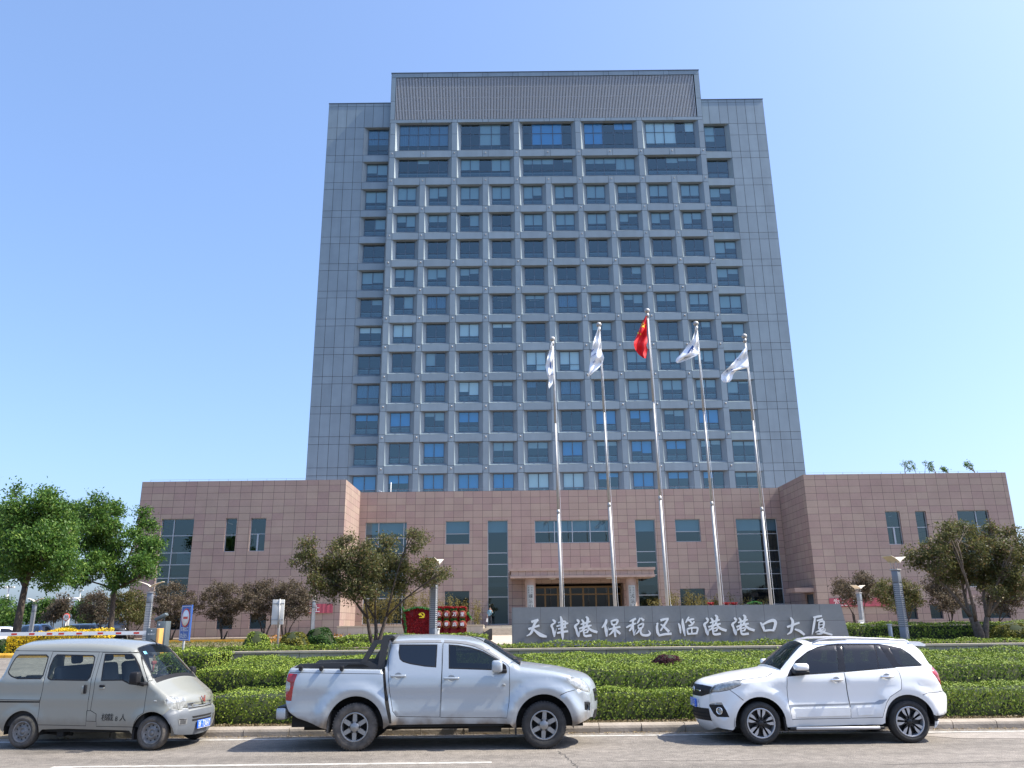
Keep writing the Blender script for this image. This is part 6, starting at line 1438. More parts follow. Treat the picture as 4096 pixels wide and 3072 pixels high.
q = sv.loc(z8(735, 1010), y=-.70); sv.add('fog_lamp', [M['chrome'], M['lens']], lambda mb: (mb.lathe([(.060, .03), (.060, -.005), (.050, -.008), (.046, .02)], 22, lambda u, v, d: (q.x + u * .75 + d * .6, q.y + d * .8 - u * .6, q.z + v), 0), mb.lathe([(.046, .02), (.001, .012)], 18, lambda u, v, d: (q.x + u * .75 + d * .6, q.y + d * .8 - u * .6, q.z + v), 1)))
plate(sv, -2.135, .615, -1, '津JPL0L3')
def f(mb):
    n = 24; mb.tube([(-2.11, .075 * math.cos(a), .835 + .045 * math.sin(a)) for a in [2 * math.pi * i / n for i in range(n + 1)]], .008, 6); mb.tube([(-2.112, -.04, .80), (-2.112, 0, .875), (-2.112, .04, .80)], .008, 5)
    mb.bbox(-2.105, -2.08, -.44, -.10, .825, .845, .006); mb.bbox(-2.105, -2.08, .10, .44, .825, .845, .006)
sv.add('badge', M['chrome'], f)
for (xa, ya, xb, yb) in ((262, 935, 300, 1090), (1900, 860, 1955, 975)):
    a, b = sv.loc(x5(xa, ya), y=-.84), sv.loc(x5(xb, yb), y=-.84); sv.add('mudflap', M['black'], lambda mb: mb.prism([(a.x - .012, a.z), (a.x + .012, a.z), (b.x + .015, b.z), (b.x - .03, b.z)], -.86, -.62, lambda u, v, d: (u, d, v)))
a = sv.loc(x5(1700, 100), y=-.3); sv.add('spoiler', M['suv'], lambda mb: mb.prism([(a.x - .22, a.z - .005), (a.x - .02, a.z + .005), (a.x + .08, a.z - .045), (a.x + .07, a.z - .075), (a.x - .2, a.z - .06)], -.56, .56, lambda u, v, d: (u, d, v)))
sv.add('wiper', M['black'], lambda mb: [mb.tube([(-.70, y, 1.175), (-.60, y - .28, 1.235), (-.56, y - .5, 1.25)], .010, 6) for y in (-.1, .5)])

sv.patch('grille', 'black', [(-.33, .735), (.33, .735), (.55, .80), (.57, .905), (.30, .925), (-.30, .925), (-.57, .905), (-.55, .80)], -1)
for a in (-1, 1): sv.patch('headlight', 'lens', [(a * .50, .80), (a * .60, .815), (a * .615, .93), (a * .58, .91)], -1, off=.006)
sv.patch('lower_grille', 'black', [(-.50, .345), (.50, .345), (.47, .545), (-.47, .545)], -1)
for z in (.40, .455): sv.patch('grille_bar', 'seam', [(-.47, z), (.47, z), (.47, z + .02), (-.47, z + .02)], -1, off=.009)
sv.patch('plate_mount', 'suv', [(-.26, .55), (.26, .55), (.25, .69), (-.25, .69)], -1, off=.012)
# ---------------------------------------------------------------- the old silver van (turned a little toward the road)
vth = math.atan2(14.847 - 15.223, -6.18 + 8.65)
vo = Vector(((-6.18 - 8.65) / 2, (14.847 + 15.223) / 2, 0)) + Vector((-math.sin(vth), math.cos(vth), 0)) * .75
vn = Car('minivan', 'old silver-grey minivan with a faded bonnet, steel wheels and stencilled characters on its door', 'van', vo, vth, 1.56)
VF, VR = (1.20, .275), (-1.255, .28)
def hw_vn(x, z):
    h = np.full(np.shape(x), .775); h = h - .155 * np.clip((z - 1.12) / .5, 0, 1.3) - .035 * np.clip((.5 - z) / .25, 0, 1) ** 1.5
    for cx_, cz_ in (VF, VR):
        d = np.hypot(x - cx_, z - cz_); h = h + .018 * np.exp(-((d - .37) / .07) ** 2) * (z < .85)
    h = h - .05 * np.clip((x - 1.25) / .3, 0, 1) ** 2 - .05 * np.clip((-1.7 - x) / .3, 0, 1) ** 2 + .010 * np.exp(-((z - .80) / .05) ** 2)
    return h
vn.hw = hw_vn
V_ = lambda pts, cr=v1: [(*vn.side(cr(*p[:2])), *p[2:]) for p in pts]
vch = [(-1.93, .33), (-1.97, .42), (-1.975, .62), (-1.955, .95), (-1.85, 1.20), (-1.795, 1.55), (-1.76, 1.66), (-1.69, 1.715), (-1.55, 1.735), (-1.0, 1.75), (-.3, 1.745), (.25, 1.71), (.50, 1.672), (.62, 1.632, 'c'), (.86, 1.385), (1.085, 1.145, 'c'), (1.15, 1.07), (1.32, .95), (1.455, .855), (1.525, .79), (1.55, .70), (1.555, .625, 'c'), (1.585, .60), (1.60, .54), (1.60, .42), (1.585, .30), (1.565, .235)]
vch = resample(vch, .025)
vb = [vch[-1], (1.56, .25)] + arch(*VF, .345, -.05, math.pi + .05) + [(.80, .315), (-.4, .335), (-.85, .32)] + arch(*VR, .345, -.05, math.pi + .05) + [(-1.68, .33), vch[0]]
vb = resample(vb, .04, False)
wn1 = V_([(108, 510), (150, 415), (213, 310), (262, 268), (645, 268), (677, 298), (660, 370), (602, 562), (562, 612), (240, 612), (158, 582), (118, 545)]); wn2 = V_([(652, 585), (688, 430), (742, 308), (788, 266), (1292, 275), (1320, 305), (1300, 410), (1253, 585), (1207, 637), (700, 628), (663, 610)]); wn3 = V_([(0, 258), (368, 258), (412, 298), (475, 418), (545, 622), (535, 714), (445, 695), (340, 684), (235, 632), (-58, 637), (-31, 430)], v2)
sd_ = V_([(735, 226), (1376, 236), (1242, 760), (1184, 1256), (520, 1242), (547, 930), (592, 740), (692, 350)]); fd = V_([(-31, 240), (438, 246), (592, 642), (577, 760), (530, 1078), (455, 1125), (405, 1200), (385, 1273), (-121, 1263), (-121, 1092), (-200, 1042), (-151, 740)], v2)
bump = [(1.37, .56), (1.42, .58), (1.50, .665), (1.62, .615), (1.62, .2), (1.40, .2), (1.54, .25), (1.50, .42)]
hlv = [(1.415, .80), (1.43, .845), (1.47, .855), (1.60, .845), (1.60, .615), (1.53, .635), (1.475, .675), (1.44, .73)]
fuel = V_([(1200, 1046), (1253, 1046), (1328, 1092), (1323, 1195), (1190, 1190)])
regs = [('window', shrink(wn1, .022), 'clear', None), ('window', shrink(wn2, .022), 'clear', None), ('window', shrink(wn3, .022), 'clear', None), ('window_seal', wn1, 'black', None), ('window_seal', wn2, 'black', None), ('window_seal', wn3, 'black', None),
        ('headlight', hlv, 'lens', None), ('front_bumper', bump, 'van_bumper', None), ('slide_rail', V_([(-160, 884), (548, 897), (548, 905), (-160, 892)]), 'seam', None), ('slide_rail', V_([(-160, 905), (548, 916), (548, 936), (-160, 930)]), 'seam', None),
        ('tail_light', [(-1.99, .78), (-1.90, .80), (-1.87, .92), (-1.885, 1.02), (-1.99, 1.1)], 'tail', None), ('door', shrink(sd_, .004), 'van', None), ('door', shrink(fd, .004), 'van', None)]
seams = [closed(sd_), closed(fd), closed(fuel), V_([(205, 217), (735, 222), (1480, 236), (1890, 243)]), V_([(590, 642), (640, 618), (680, 605)], v2), V_([(-20, 620), (110, 380), (205, 222)])]
def vn_strip(x, y, z, t):
    if .625 < x < 1.085 and z > 1.1: return ('windshield', 'clear') if abs(t) < .945 else (('windshield_seal', 'black') if abs(t) < .98 else None)
    if .59 < x <= .625 and z > 1.55 and abs(t) < .97: return ('windshield_seal', 'black')
    if 1.085 <= x < 1.15 and z > 1.0 and abs(t) < .95: return ('cowl', 'black')
    if x > 1.5:
        if z < .617:
            return ('front_bumper', 'van_bumper')
    if x < -1.7 and 1.15 < z < 1.55 and abs(t) < .85: return ('rear_window', 'clear')
    return None
vn.body(vch, vb, hw_vn, regs, vn_strip, lambda x, z: (.13, .05) if x > 1.1 else (.08, .07), lambda x, z: .13 if x > 1.46 else (.08 if z < 1.2 else .10), 'van', seams=seams, st=.025, nt=44, grid=.06)
for x_, z_ in (VF, VR): vn.well(x_, z_, .36, .3, z0=.25)
for x_ in (VF[0], VR[0]):
    vn.wheel(x_, .275, .275, .172, .165, -.758, -1, 'van', 'rubber_dusty', rot=.3 + x_); vn.wheel(x_, .275, .275, .172, .165, .758, 1, 'van')
vn.add('underbody', M['dark'], lambda mb: (mb.box(-1.8, 1.5, -.58, .58, .27, .4), mb.box(-.85, .82, -.70, .70, .28, .34), mb.tube([(-1.1, -.45, .24), (-.45, -.5, .22)], .03, 6), mb.box(-.62, -.5, -.68, -.5, .2, .3)))
def f(mb):
    mb.box(-1.78, 1.0, -.69, .69, .36, .86, 0); seat(mb, .32, -.34, .82, 1, 1, .46, .58); seat(mb, .32, .34, .82, 1, 1, .46, .58); seat(mb, -.55, 0, .86, 1, 1, 1.15, .48); mb.bbox(.84, 1.06, -.66, .66, .84, 1.06, .04, 0)
    c = Vector((.66, .34, 1.16)); n = 24; mb.tube([c + Vector((.11 * math.cos(a), .19 * math.sin(a), .15 * math.cos(a))) for a in [2 * math.pi * i / n for i in range(n + 1)]], .013, 6, 0); mb.tube([c + Vector((-.0, -.18, 0)), c, c + Vector((0, .18, 0))], .014, 5, 0); mb.tube([c, c + Vector((.2, 0, -.14))], .02, 6, 0)
    mb.bbox(.60, .68, -.12, .12, 1.50, 1.565, .02, 0)
vn.add('interior', [M['interior'], M['seat']], f)
def f(mb):
    x0 = vn.loc(v2(750, 330), y=-.12); mb.tube([(x0.x - .1, -.12, 1.53), (x0.x - .1, -.12, 1.40)], .006, 5); mb.tube([(x0.x - .1, -.12 + .035 * math.cos(a), 1.47 + .045 * math.sin(a)) for a in [2 * math.pi * i / 12 for i in range(13)]], .006, 5)
    mb.bbox(x0.x - .12, x0.x - .08, -.18, -.05, 1.355, 1.42, .015, 1); mb.tube([(x0.x - .1, -.12, 1.355), (x0.x - .1, -.12, 1.22)], [.018, .012], 6, 1)
vn.add('hanging_charm', [M['gold'], mat('dark_red_charm', (.22, .05, .04), .6)], f)
vn.add('wiper', M['black'], lambda mb: [mb.tube([(1.13, y, 1.115), (1.09, y - .20, 1.165), (1.06, y - .52, 1.185)], .011, 6) for y in (.10, .62)])
q = vn.loc(v2(410, 600), y=-.92); vn.add('mirror', M['black'], lambda mb: (mb.bbox(q.x - .07, q.x + .09, -.99, -.85, q.z - .085, q.z + .105, .03), mb.bbox(q.x + .02, q.x + .16, -.88, -.72, q.z - .12, q.z - .07, .012)))
vn.add('mirror', M['black'], lambda mb: (mb.bbox(q.x - .02, q.x + .09, .82, .96, q.z - .085, q.z + .105, .03), mb.bbox(q.x + .02, q.x + .16, .72, .88, q.z - .12, q.z - .07, .012)))
q = vn.loc(v1(1170, 752), y=-.785); vn.add('door_handle', [M['black'], M['van']], lambda mb: (mb.bbox(q.x - .02, q.x + .03, -.80, -.765, q.z - .07, q.z + .075, .012, 0), mb.bbox(q.x - .065, q.x - .02, -.79, -.76, q.z - .07, q.z + .06, .012, 1)))
q = vn.loc(v2(-45, 722), y=-.785); vn.add('door_handle', [M['black'], M['van']], lambda mb: (mb.bbox(q.x - .05, q.x + .05, -.797, -.765, q.z + .0, q.z + .04, .012, 0), mb.bbox(q.x - .05, q.x + .05, -.79, -.765, q.z - .035, q.z, .012, 1)))
def f(mb):
    for ch, cx_, cy_, hh in (('核', 905, 905, .12), ('载', 953, 905, .12), ('8', 1006, 918, .075), ('人', 1062, 908, .115)):
        q = vn.loc(c1(cx_, cy_), y=-.775); yy = -float(vn.hwr(np.array([[q.x, q.z]]))[0]) - .004; put_text(mb, ch, lambda u, v: (q.x + u, yy - .02 * abs(v), q.z + v), h=hh)
vn.add('door_lettering', M['black'], f)
for a in (-1, 1):
    vn.patch('headlight', 'lens', [(a * .60, .66), (a * .56, .635), (a * .43, .625), (a * .425, .80), (a * .45, .83), (a * .62, .84)], off=.005)
    vn.patch('fog_recess', 'visor', [(a * .62, .49), (a * .43, .48), (a * .43, .385), (a * .58, .385)], off=.004)
    for k in range(4): vn.patch('fog_slit', 'seam', [(a * .46, .40 + k * .017), (a * .57, .40 + k * .017), (a * .58, .408 + k * .017), (a * .46, .408 + k * .017)], off=.007)
    vn.patch('fog_shade', 'seam', [(a * .60, .485), (a * .44, .476), (a * .44, .465), (a * .59, .47)], off=.007)
vn.patch('grille', 'van_bumper', [(-.40, .618), (.40, .618), (.41, .73), (-.41, .73)], off=.003)
for k in range(3): vn.patch('grille_slot', 'seam', [(-.385, .632 + k * .033), (.385, .632 + k * .033), (.39, .650 + k * .033), (-.39, .650 + k * .033)], off=.007)
for z in (.425, .475): vn.patch('bumper_slot', 'seam', [(-.31, z), (.31, z), (.33, z + .03), (-.33, z + .03)], off=.005)
plate(vn, 1.742, .355, 1, '冀R·73NH7')
def f(mb):
    x_ = 1.695; z_ = .77
    for sg in (-1, 1): mb.prism([(0, -.05), (sg * .02, -.05), (sg * .065, .05), (sg * .045, .05)], 0, .012, lambda u, v, d, sg=sg: (x_ - v * .35 + d, u + sg * .004, z_ + v))
    mb.prism([(-.012, .0), (0, -.06), (.012, .0)], .001, .014, lambda u, v, d: (x_ - v * .35 + d, u, z_ + v))
vn.add('badge', mat('worn_red_badge', (.30, .07, .05), .4, metal=.4), f)
q = vn.loc(v2(690, 125), y=.0); vn.add('antenna', M['black'], lambda mb: mb.tube([(q.x + .06, 0, q.z - .03), (q.x + .02, 0, q.z + .03), (q.x - .10, 0, q.z + .09)], [.016, .012, .006], 6))
q = vn.loc(v2(690, 915), y=-.78); vn.add('side_repeater', M['lens'], lambda mb: mb.bbox(q.x - .025, q.x + .03, -.79, -.75, q.z - .012, q.z + .016, .008))
a, b = vn.loc(v2(400, 1290), y=-.74), vn.loc(v2(372, 1450), y=-.74); vn.add('mudflap', M['black'], lambda mb: mb.prism([(a.x - .015, a.z), (a.x + .02, a.z), (b.x + .03, b.z), (b.x - .01, b.z)], -.75, -.58, lambda u, v, d: (u, d, v)))
a = vn.loc(v2(545, 245), y=-.47); vn.add('sticker', mat('pale_blue_sticker', (.25, .55, .85), .5), lambda mb: mb.quad((.70, -.46, 1.595), (.70, -.37, 1.597), (.745, -.38, 1.55), (.745, -.47, 1.548)))

# ---------------------------------------------------------------- cars in the car park, far off
def sedan(label, col, px, py, Y, heading, kind='sedan'):
    p = at(z3(px, py), Y); base = Vector((p.x, Y, gz(p.x, Y) + .02))
    if 'far_' + col[0] not in M: M['far_' + col[0]] = mat('paint_' + col[0], col[1], .25, coat=.8)
    c = Car('parked_car', label, 'car', base, heading, 1.78, 'cars parked beyond the golden hedge')
    if kind == 'sedan': ch = [(-2.2, .3), (-2.25, .6), (-2.2, .92), (-1.7, 1.0), (-1.2, 1.3), (-.7, 1.43), (0, 1.46), (.5, 1.38), (1.15, .98), (1.8, .88), (2.15, .75), (2.22, .5), (2.15, .3)]; wn = [[(-1.35, 1.02), (-1.05, 1.3), (-.3, 1.38), (-.3, 1.0)], [(-.24, 1.0), (-.24, 1.38), (.35, 1.34), (.95, 1.0)]]; ws = (.52, 1.12)
    else: ch = [(-2.15, .35), (-2.2, .7), (-2.15, 1.1), (-1.95, 1.6), (-1.6, 1.72), (-.4, 1.74), (.3, 1.68), (.95, 1.1), (1.8, 1.0), (2.15, .85), (2.2, .5), (2.15, .35)]; wn = [[(-1.95, 1.15), (-1.8, 1.6), (-1.0, 1.66), (-1.0, 1.12)], [(-.94, 1.12), (-.94, 1.66), (-.1, 1.66), (-.1, 1.1)], [(-.04, 1.1), (-.04, 1.65), (.25, 1.6), (.75, 1.12)]]; ws = (.33, .93)
    ch = resample(ch, .12); zz = ch[0][1]; bt = [ch[-1], (1.75, zz)] + arch(1.35, .33, .37, 0, math.pi, 10) + [(0, .28)] + arch(-1.35, .33, .37, 0, math.pi, 10) + [ch[0]]
    hw = lambda x, z: .86 - .25 * np.clip((z - .95) / .5, 0, 1.2) - .12 * np.clip((np.abs(x) - 1.7) / .5, 0, 1.2) ** 2
    c.hw = hw
    regs = [('window', w, 'tint_dark', None) for w in wn] + [('headlight', [(1.85, .66), (1.95, .84), (2.25, .76), (2.25, .62)], 'lens', None), ('taillight', [(-2.3, .72), (-2.3, .92), (-2.0, .9), (-2.05, .74)], 'tail', None)]
    c.body(ch, resample(bt, .2, False), hw, regs, lambda x, y, z, t: ('windshield', 'tint_dark') if ws[0] < x < ws[1] and abs(t) < .9 else (('rear_window', 'tint_dark') if -2.1 < x < (-.75 if kind == 'sedan' else -1.9) and z > 1.05 and abs(t) < .85 else (('grille', 'black') if x > 2.05 and .45 < z < .65 and abs(y) < .5 else None)), lambda x, z: (.1, .06), lambda x, z: .1, 'far_' + col[0], st=.12, grid=.25, nt=10)
    c.add('underbody', M['dark'], lambda mb: mb.box(-2.0, 2.0, -.7, .7, .25, .5)); c.add('interior', M['interior'], lambda mb: mb.box(-1.6, .9, -.7, .7, .5, .9))
    for x_ in (1.35, -1.35):
        for sg in (-1, 1): c.wheel(x_, .32, .32, .21, .2, sg * .84, sg, 'van')
    return c
wh = ('white', (.78, .79, .80)); bl = ('blue', (.03, .07, .16)); sl_c = ('silver', (.45, .48, .52)); bk = ('black', (.012, .013, .015)); gy = ('grey', (.12, .13, .14))
sedan('white car whose bonnet shows at the picture edge above the barrier arm', wh, 60, 640, 66, RAD(25))
sedan('dark blue car right behind the dark tree trunk', bl, 130, 610, 80, RAD(10))
sedan('white car between the dark tree trunk and the small lamp post', wh, 300, 620, 78, RAD(-60))
sedan('silver car just behind the small lamp post', sl_c, 430, 625, 74, RAD(-50))
sedan('dark blue hatchback to the far side of the small lamp post', bl, 530, 625, 72, RAD(-25), 'hatch')
sedan('dark grey van half hidden behind the olive mound and bare branches', gy, 1180, 640, 72, RAD(0), 'hatch')
sedan('black SUV beside the slim trunk of the light green tree', bk, 1480, 660, 63, RAD(-70), 'hatch')

# ================================================================ LAMP POSTS
def lamp(label, base, rz, proto=[None]):
    if proto[0] is not None:
        o = copy_tree(proto[0]); o.location = base; o.rotation_euler = (0, 0, rz); o['label'] = label; return o
    t = thing('street_lamp', label, 'street lamp', base, rz, 'slotted lamp posts with wing tops'); proto[0] = t
    m_ = MB(); w = .125
    m_.bbox(-w, w, -w, w, -.1, .52, .01); m_.box(-w + .035, w - .035, -w + .035, w - .035, .52, 2.2); m_.bbox(-w, w, -w, w, 2.2, 2.66, .01)
    for sx in (-1, 1):
        for sy in (-1, 1): m_.box(sx * w - .02 * (sx > 0), sx * w + .02 * (sx < 0), sy * w - .02 * (sy > 0), sy * w + .02 * (sy < 0), .52, 2.2)
    m_.build('post', M['lamp_grey'], t)
    q = MB(); z = .55
    while z < 2.16: q.box(-w + .01, w - .01, -w + .01, w - .01, z, z + .042); z += .078
    q.build('slats', mat('lamp_slats', (.36, .38, .40), .5, metal=.2), t)
    q = MB(); q.bbox(-.16, .16, -.16, .16, 2.66, 2.71, .01)
    for sx in (-1, 1):
        for sy in (-1, 1): q.tube([(sx * .09, sy * .1, 2.70), (sx * .11, sy * .12, 3.02)], .012, 6)
    q.build('bracket', M['steel'], t)
    for sx in (-1, 1):
        q = MB(); n = 10; vs = []
        for i in range(n + 1):
            s_ = i / n; x = sx * (.02 + .54 * s_); z = 2.95 + .24 * s_ ** .65; d = .24 - .03 * s_
            vs += [(x, -d, z), (x, d, z), (x, d, z + .018), (x, -d, z + .018)]
        q.add(vs, [(4 * i + a, 4 * i + (a + 1) % 4, 4 * i + 4 + (a + 1) % 4, 4 * i + 4 + a) for i in range(n) for a in range(4)] + [(0, 3, 2, 1), (4 * n, 4 * n + 1, 4 * n + 2, 4 * n + 3)], 0, False)
        q.build('wing', M['lamp_wing'], t)
    return t
def lamp_at(label, cr, px, ptop, Y, rz):
    p = at(cr(px, ptop), Y); lamp(label, (p.x, Y, p.z - 3.19), rz)
lamp_at('slotted lamp post rising behind the pickup cab with one wing edge-on', c5, 1541, 832, 33, RAD(76))
lamp_at('slotted lamp post just beyond the slanted end of the slate wall', c7, 1085, 815, 32.7, RAD(38))
lamp_at('distant slotted lamp post in front of the reddish tree by the far wing', c7, 775, 1062, 57, RAD(35))
lamp_at('slotted lamp post with spread wings beside the barrier cabinet', c4, 1312, 1032, 41, RAD(8))
lamp_at('smallest wing-topped lamp post, standing among the parked cars', c4, 310, 1174, 64, RAD(5))
lamp_at('slotted lamp post against the podium wing near the pink banner', c5, 505, 1132, 60, RAD(20))
def ebox(label, cr, x0, x1, y0, y1, Y):
    a, b = at(cr(x0, y0), Y), at(cr(x1, y1), Y); z0 = gz((a.x + b.x) / 2, Y); mb = MB(((a.x + b.x) / 2, Y, z0)); w = b.x - a.x
    mb.bbox(a.x, b.x, Y, Y + .25, z0, a.z - .05, .012, 0); mb.bbox(a.x - .02, b.x + .02, Y - .02, Y + .27, a.z - .05, a.z, .012, 0); mb.bbox(a.x + w * .2, b.x - w * .2, Y - .008, Y + .01, z0 + .1, a.z - .12, .004, 1)
    mb.build('junction_box', [M['sign_grey'], M['white']], None, label, 'junction box', 'pale junction boxes at the lamp posts')
ebox('pale junction box against the near side of the lamp post behind the pickup', z4, 650, 682, 545, 690, 33.2)
ebox('pale junction box on the other side of the lamp post behind the pickup', z4, 764, 800, 545, 690, 33.2)
ebox('white junction box beside the lamp post beyond the slate wall', z7, 1160, 1215, 1310, 1500, 32.9)
ebox('white junction box at the foot of the distant lamp post by the far wing', z7, 650, 732, 1245, 1310, 56.5)

# ================================================================ SIGNS, BARRIER
def sign_post(name, label, p, h, r, m): 
    t = thing(name, label, 'sign', p); q = MB(); q.tube([(0, 0, -.05), (0, 0, h)], r, 10); q.build('post', M[m], t); return t
YB = 22.6; top = at(c4(1610, 1232), YB); bot = at(c4(1578, 1540), YB); px_ = at(c1(1572, 420), YB).x; gb = gz(px_, YB)
t = sign_post('no_entry_sign', 'narrow blue no-entry board with two lines of white characters on a post', (px_, YB, gb), top.z - gb - .05, .032, 'steel')
hw_ = .30; rzb = RAD(-44); ww = MB(); h_ = top.z - bot.z; zt = top.z - gb
R2 = lambda u, d, v: (u * math.cos(rzb) + d * math.sin(rzb) + .03, u * math.sin(rzb) - d * math.cos(rzb) - .02, v)
def panel_box(q, u0, u1, v0, v1, d0, d1, mi): q.add([R2(u, d, v) for v in (v0, v1) for d in (d0, d1) for u in (u0, u1)], ((0, 2, 3, 1), (4, 5, 7, 6), (0, 1, 5, 4), (2, 6, 7, 3), (0, 4, 6, 2), (1, 3, 7, 5)), mi)
panel_box(ww, -hw_, hw_, zt - h_, zt, .0, .035, 0)
for a, b, c, d in ((-hw_ + .02, hw_ - .02, zt - .04, zt - .028), (-hw_ + .02, hw_ - .02, zt - h_ + .028, zt - h_ + .04), (-hw_ + .02, -hw_ + .032, zt - h_ + .04, zt - .04), (hw_ - .032, hw_ - .02, zt - h_ + .04, zt - .04)): panel_box(ww, a, b, c, d, .035, .038, 1)
zc = zt - .36 * h_ / 1.0
ww.lathe([(.001, .040), (.245, .040), (.245, .035)], 32, lambda x, y, d: R2(x, d, zc + y), 2); ww.lathe([(.001, .0435), (.205, .0435), (.205, .040)], 32, lambda x, y, d: R2(x, d, zc + y), 1); panel_box(ww, -.13, .13, zc - .03, zc + .03, .0435, .047, 2)
for i, s in enumerate(('车辆出口', '禁止驶入')):
    put_text(ww, s, lambda u, v, i=i: R2(u, .040, zt - h_ + .30 - i * .17 + v), w=.44, h=.12, mi=1)
ww.build('board', [M['sign_blue'], M['white'], M['sign_red']], t)
YW = 27.5; a, b = at(c5(150, 1186), YW), at(c5(240, 1400), YW); px_ = at(c5(192, 1500), YW).x; gb = gz(px_, YW)
t = sign_post('sign_back', 'back of a pale rectangular sign clamped to a thin grey post between round shrubs', (px_, YW, gb), a.z - gb, .034, 'steel')
q = MB((px_, YW, gb)); q.bbox(a.x, b.x, YW - .07, YW - .045, b.z, a.z, .008, 0); q.build('board', M['sign_grey'], t)
q = MB((px_, YW, gb)); cy = [(a.z * .84 + b.z * .16), (a.z * .2 + b.z * .8)]
for z in cy: q.box(a.x + .01, b.x - .01, YW - .085, YW - .071, z - .02, z + .02); q.box(px_ - .05, px_ + .05, YW - .10, YW - .036, z - .03, z + .03)
q.o = Vector((px_, YW, gb)); q.build('clamp', M['steel'], t)
q = MB((px_, YW, gb)); q.tube([(px_, YW - .078, a.z + .02), (px_, YW - .078, b.z - .1)], .03, 10); q.build('rear_post', M['steel'], t)
YS3 = 60; p = at(z3(842, 436), YS3); r_ = at(z3(886, 436), YS3).x - p.x; g0 = gz(p.x, YS3)
t = sign_post('speed_limit_sign', 'round white speed limit sign with a red rim under the plum-coloured tree', (p.x, YS3, g0), p.z - g0 - r_ * .8, .05, 'steel'); q = MB((p.x, YS3, g0))
q.lathe([(.001, 0), (r_, 0), (r_, .04)], 32, lambda x, y, d: (p.x + x, YS3 - .06 + d, p.z + y), 0); q.lathe([(.001, 0), (r_ * .80, 0)], 32, lambda x, y, d: (p.x + x, YS3 - .064 + d, p.z + y), 1); put_text(q, '30', lambda u, v: (p.x + u, YS3 - .068, p.z + v), w=r_ * 1.05, h=r_ * .85, mi=2)
q.build('disc', [M['sign_red'], M['white'], M['black']], t)
YA = 30.6; a = at(z3(-160, 655), YA); b = at(z3(1865, 636), YA); zc = (at(z3(900, 640), YA).z); k0, k1 = at(z3(1868, 580), YA - .1), at(z3(2036, 580), YA - .1); g0 = gz(k0.x, YA)
t = thing('barrier_gate', 'parking barrier with a red and white striped arm and a dark grey cabinet', 'barrier', (k0.x, YA, g0)); O_ = (k0.x, YA, g0)
q = MB(O_); zb = lambda x: b.z + (a.z - b.z) * (b.x - x) / (b.x - a.x); segs = [-160, 150, 222, 373, 443, 597, 668, 745, 815, 970, 1042, 1238, 1308, 1467, 1537, 1693, 1763, 1872]
for i, (u0, u1) in enumerate(zip(segs, segs[1:])):
    x0, x1 = at(z3(u0, 650), YA).x, at(z3(u1, 650), YA).x; hh = .065
    q.add([(x, y, zb(x) + dz) for x in (x0, x1) for y, dz in ((YA - .03, -hh), (YA + .03, -hh), (YA + .03, hh), (YA - .03, hh))], ((0, 3, 2, 1), (4, 5, 6, 7), (0, 1, 5, 4), (1, 2, 6, 5), (2, 3, 7, 6), (3, 0, 4, 7)), 0)
    if i % 2: q.quad((x0, YA - .034, zb(x0) - hh * .55), (x1, YA - .034, zb(x1) - hh * .55), (x1, YA - .034, zb(x1) + hh * .45), (x0, YA - .034, zb(x0) + hh * .45), 1)
q.build('arm', [M['white'], M['sign_red']], t)
q = MB(O_); q.bbox(k0.x, k0.x + (k1.x - k0.x) * .77, YA - .2, YA + .16, g0, k0.z, .012, 0); q.bbox(k0.x + (k1.x - k0.x) * .775, k1.x, YA - .2, YA + .16, g0, k0.z - .002, .012, 1)
put_text(q, 'SKYBOY', lambda u, v: (k0.x + .19 + u, YA - .203, k0.z - .20 + v), w=.26, h=.05, mi=2); q.lathe([(.022, 0), (.001, -.004)], 12, lambda x, y, d: (k0.x + .19 + x, YA - .203 + d, k0.z - .08 + y), 2)
q.build('cabinet', [M['cabinet'], M['orange'], M['white']], t)
YC2 = 36; a, b = at(z3(1985, 490), YC2), at(z3(2105, 490), YC2); g0 = gz(a.x, YC2)
t = thing('control_cabinet', 'tall slate-grey control cabinet behind the barrier cabinet, topped by a small floodlight', 'cabinet', (a.x, YC2, g0)); q = MB((a.x, YC2, g0)); q.bbox(a.x, b.x, YC2, YC2 + .5, g0, a.z, .015, 0); q.bbox(a.x + .04, b.x - .04, YC2 - .012, YC2 + .01, g0 + .15, a.z - .06, .006, 0); q.box(a.x + .09, a.x + .14, YC2 - .016, YC2 - .011, a.z - .17, a.z - .1, 1); q.build('body', [M['cabinet'], M['white']], t)
f1 = at(z3(2035, 430), YC2); q = MB((a.x, YC2, g0)); q.tube([(b.x - .2, YC2 + .2, a.z), (b.x - .2, YC2 + .2, f1.z)], .03, 8, 1); q.bbox(-.32, .22, -.14, .14, -.07, .07, .03, 0, Matrix.Translation((f1.x, YC2 + .15, f1.z)) @ Matrix.Rotation(RAD(-28), 4, 'Y')); q.build('floodlight', [M['cabinet'], M['cabinet']], t)
# folding black slat gate left at the path beside the slate wall
YG_ = 42; n = 9; a, b = at(z4(1532, 780), 40), at(z4(1655, 690), 48)
t = thing('folding_gate', 'short black folding slat gate at the path beside the slate wall', 'gate', (a.x, 40, gz(a.x, 40))); q = MB((a.x, 40, gz(a.x, 40)))
for i in range(n):
    s = i / (n - 1); y = 40 + 8 * s; pa = at(z4(1532 + 123 * s, 740 - 95 * s), y); g_ = gz(pa.x, y); q.bbox(pa.x - .07, pa.x + .07, y - .03, y + .03, g_, pa.z + .32, .02); q.build('slat', M['black'], t); q = MB((a.x, 40, gz(a.x, 40)))

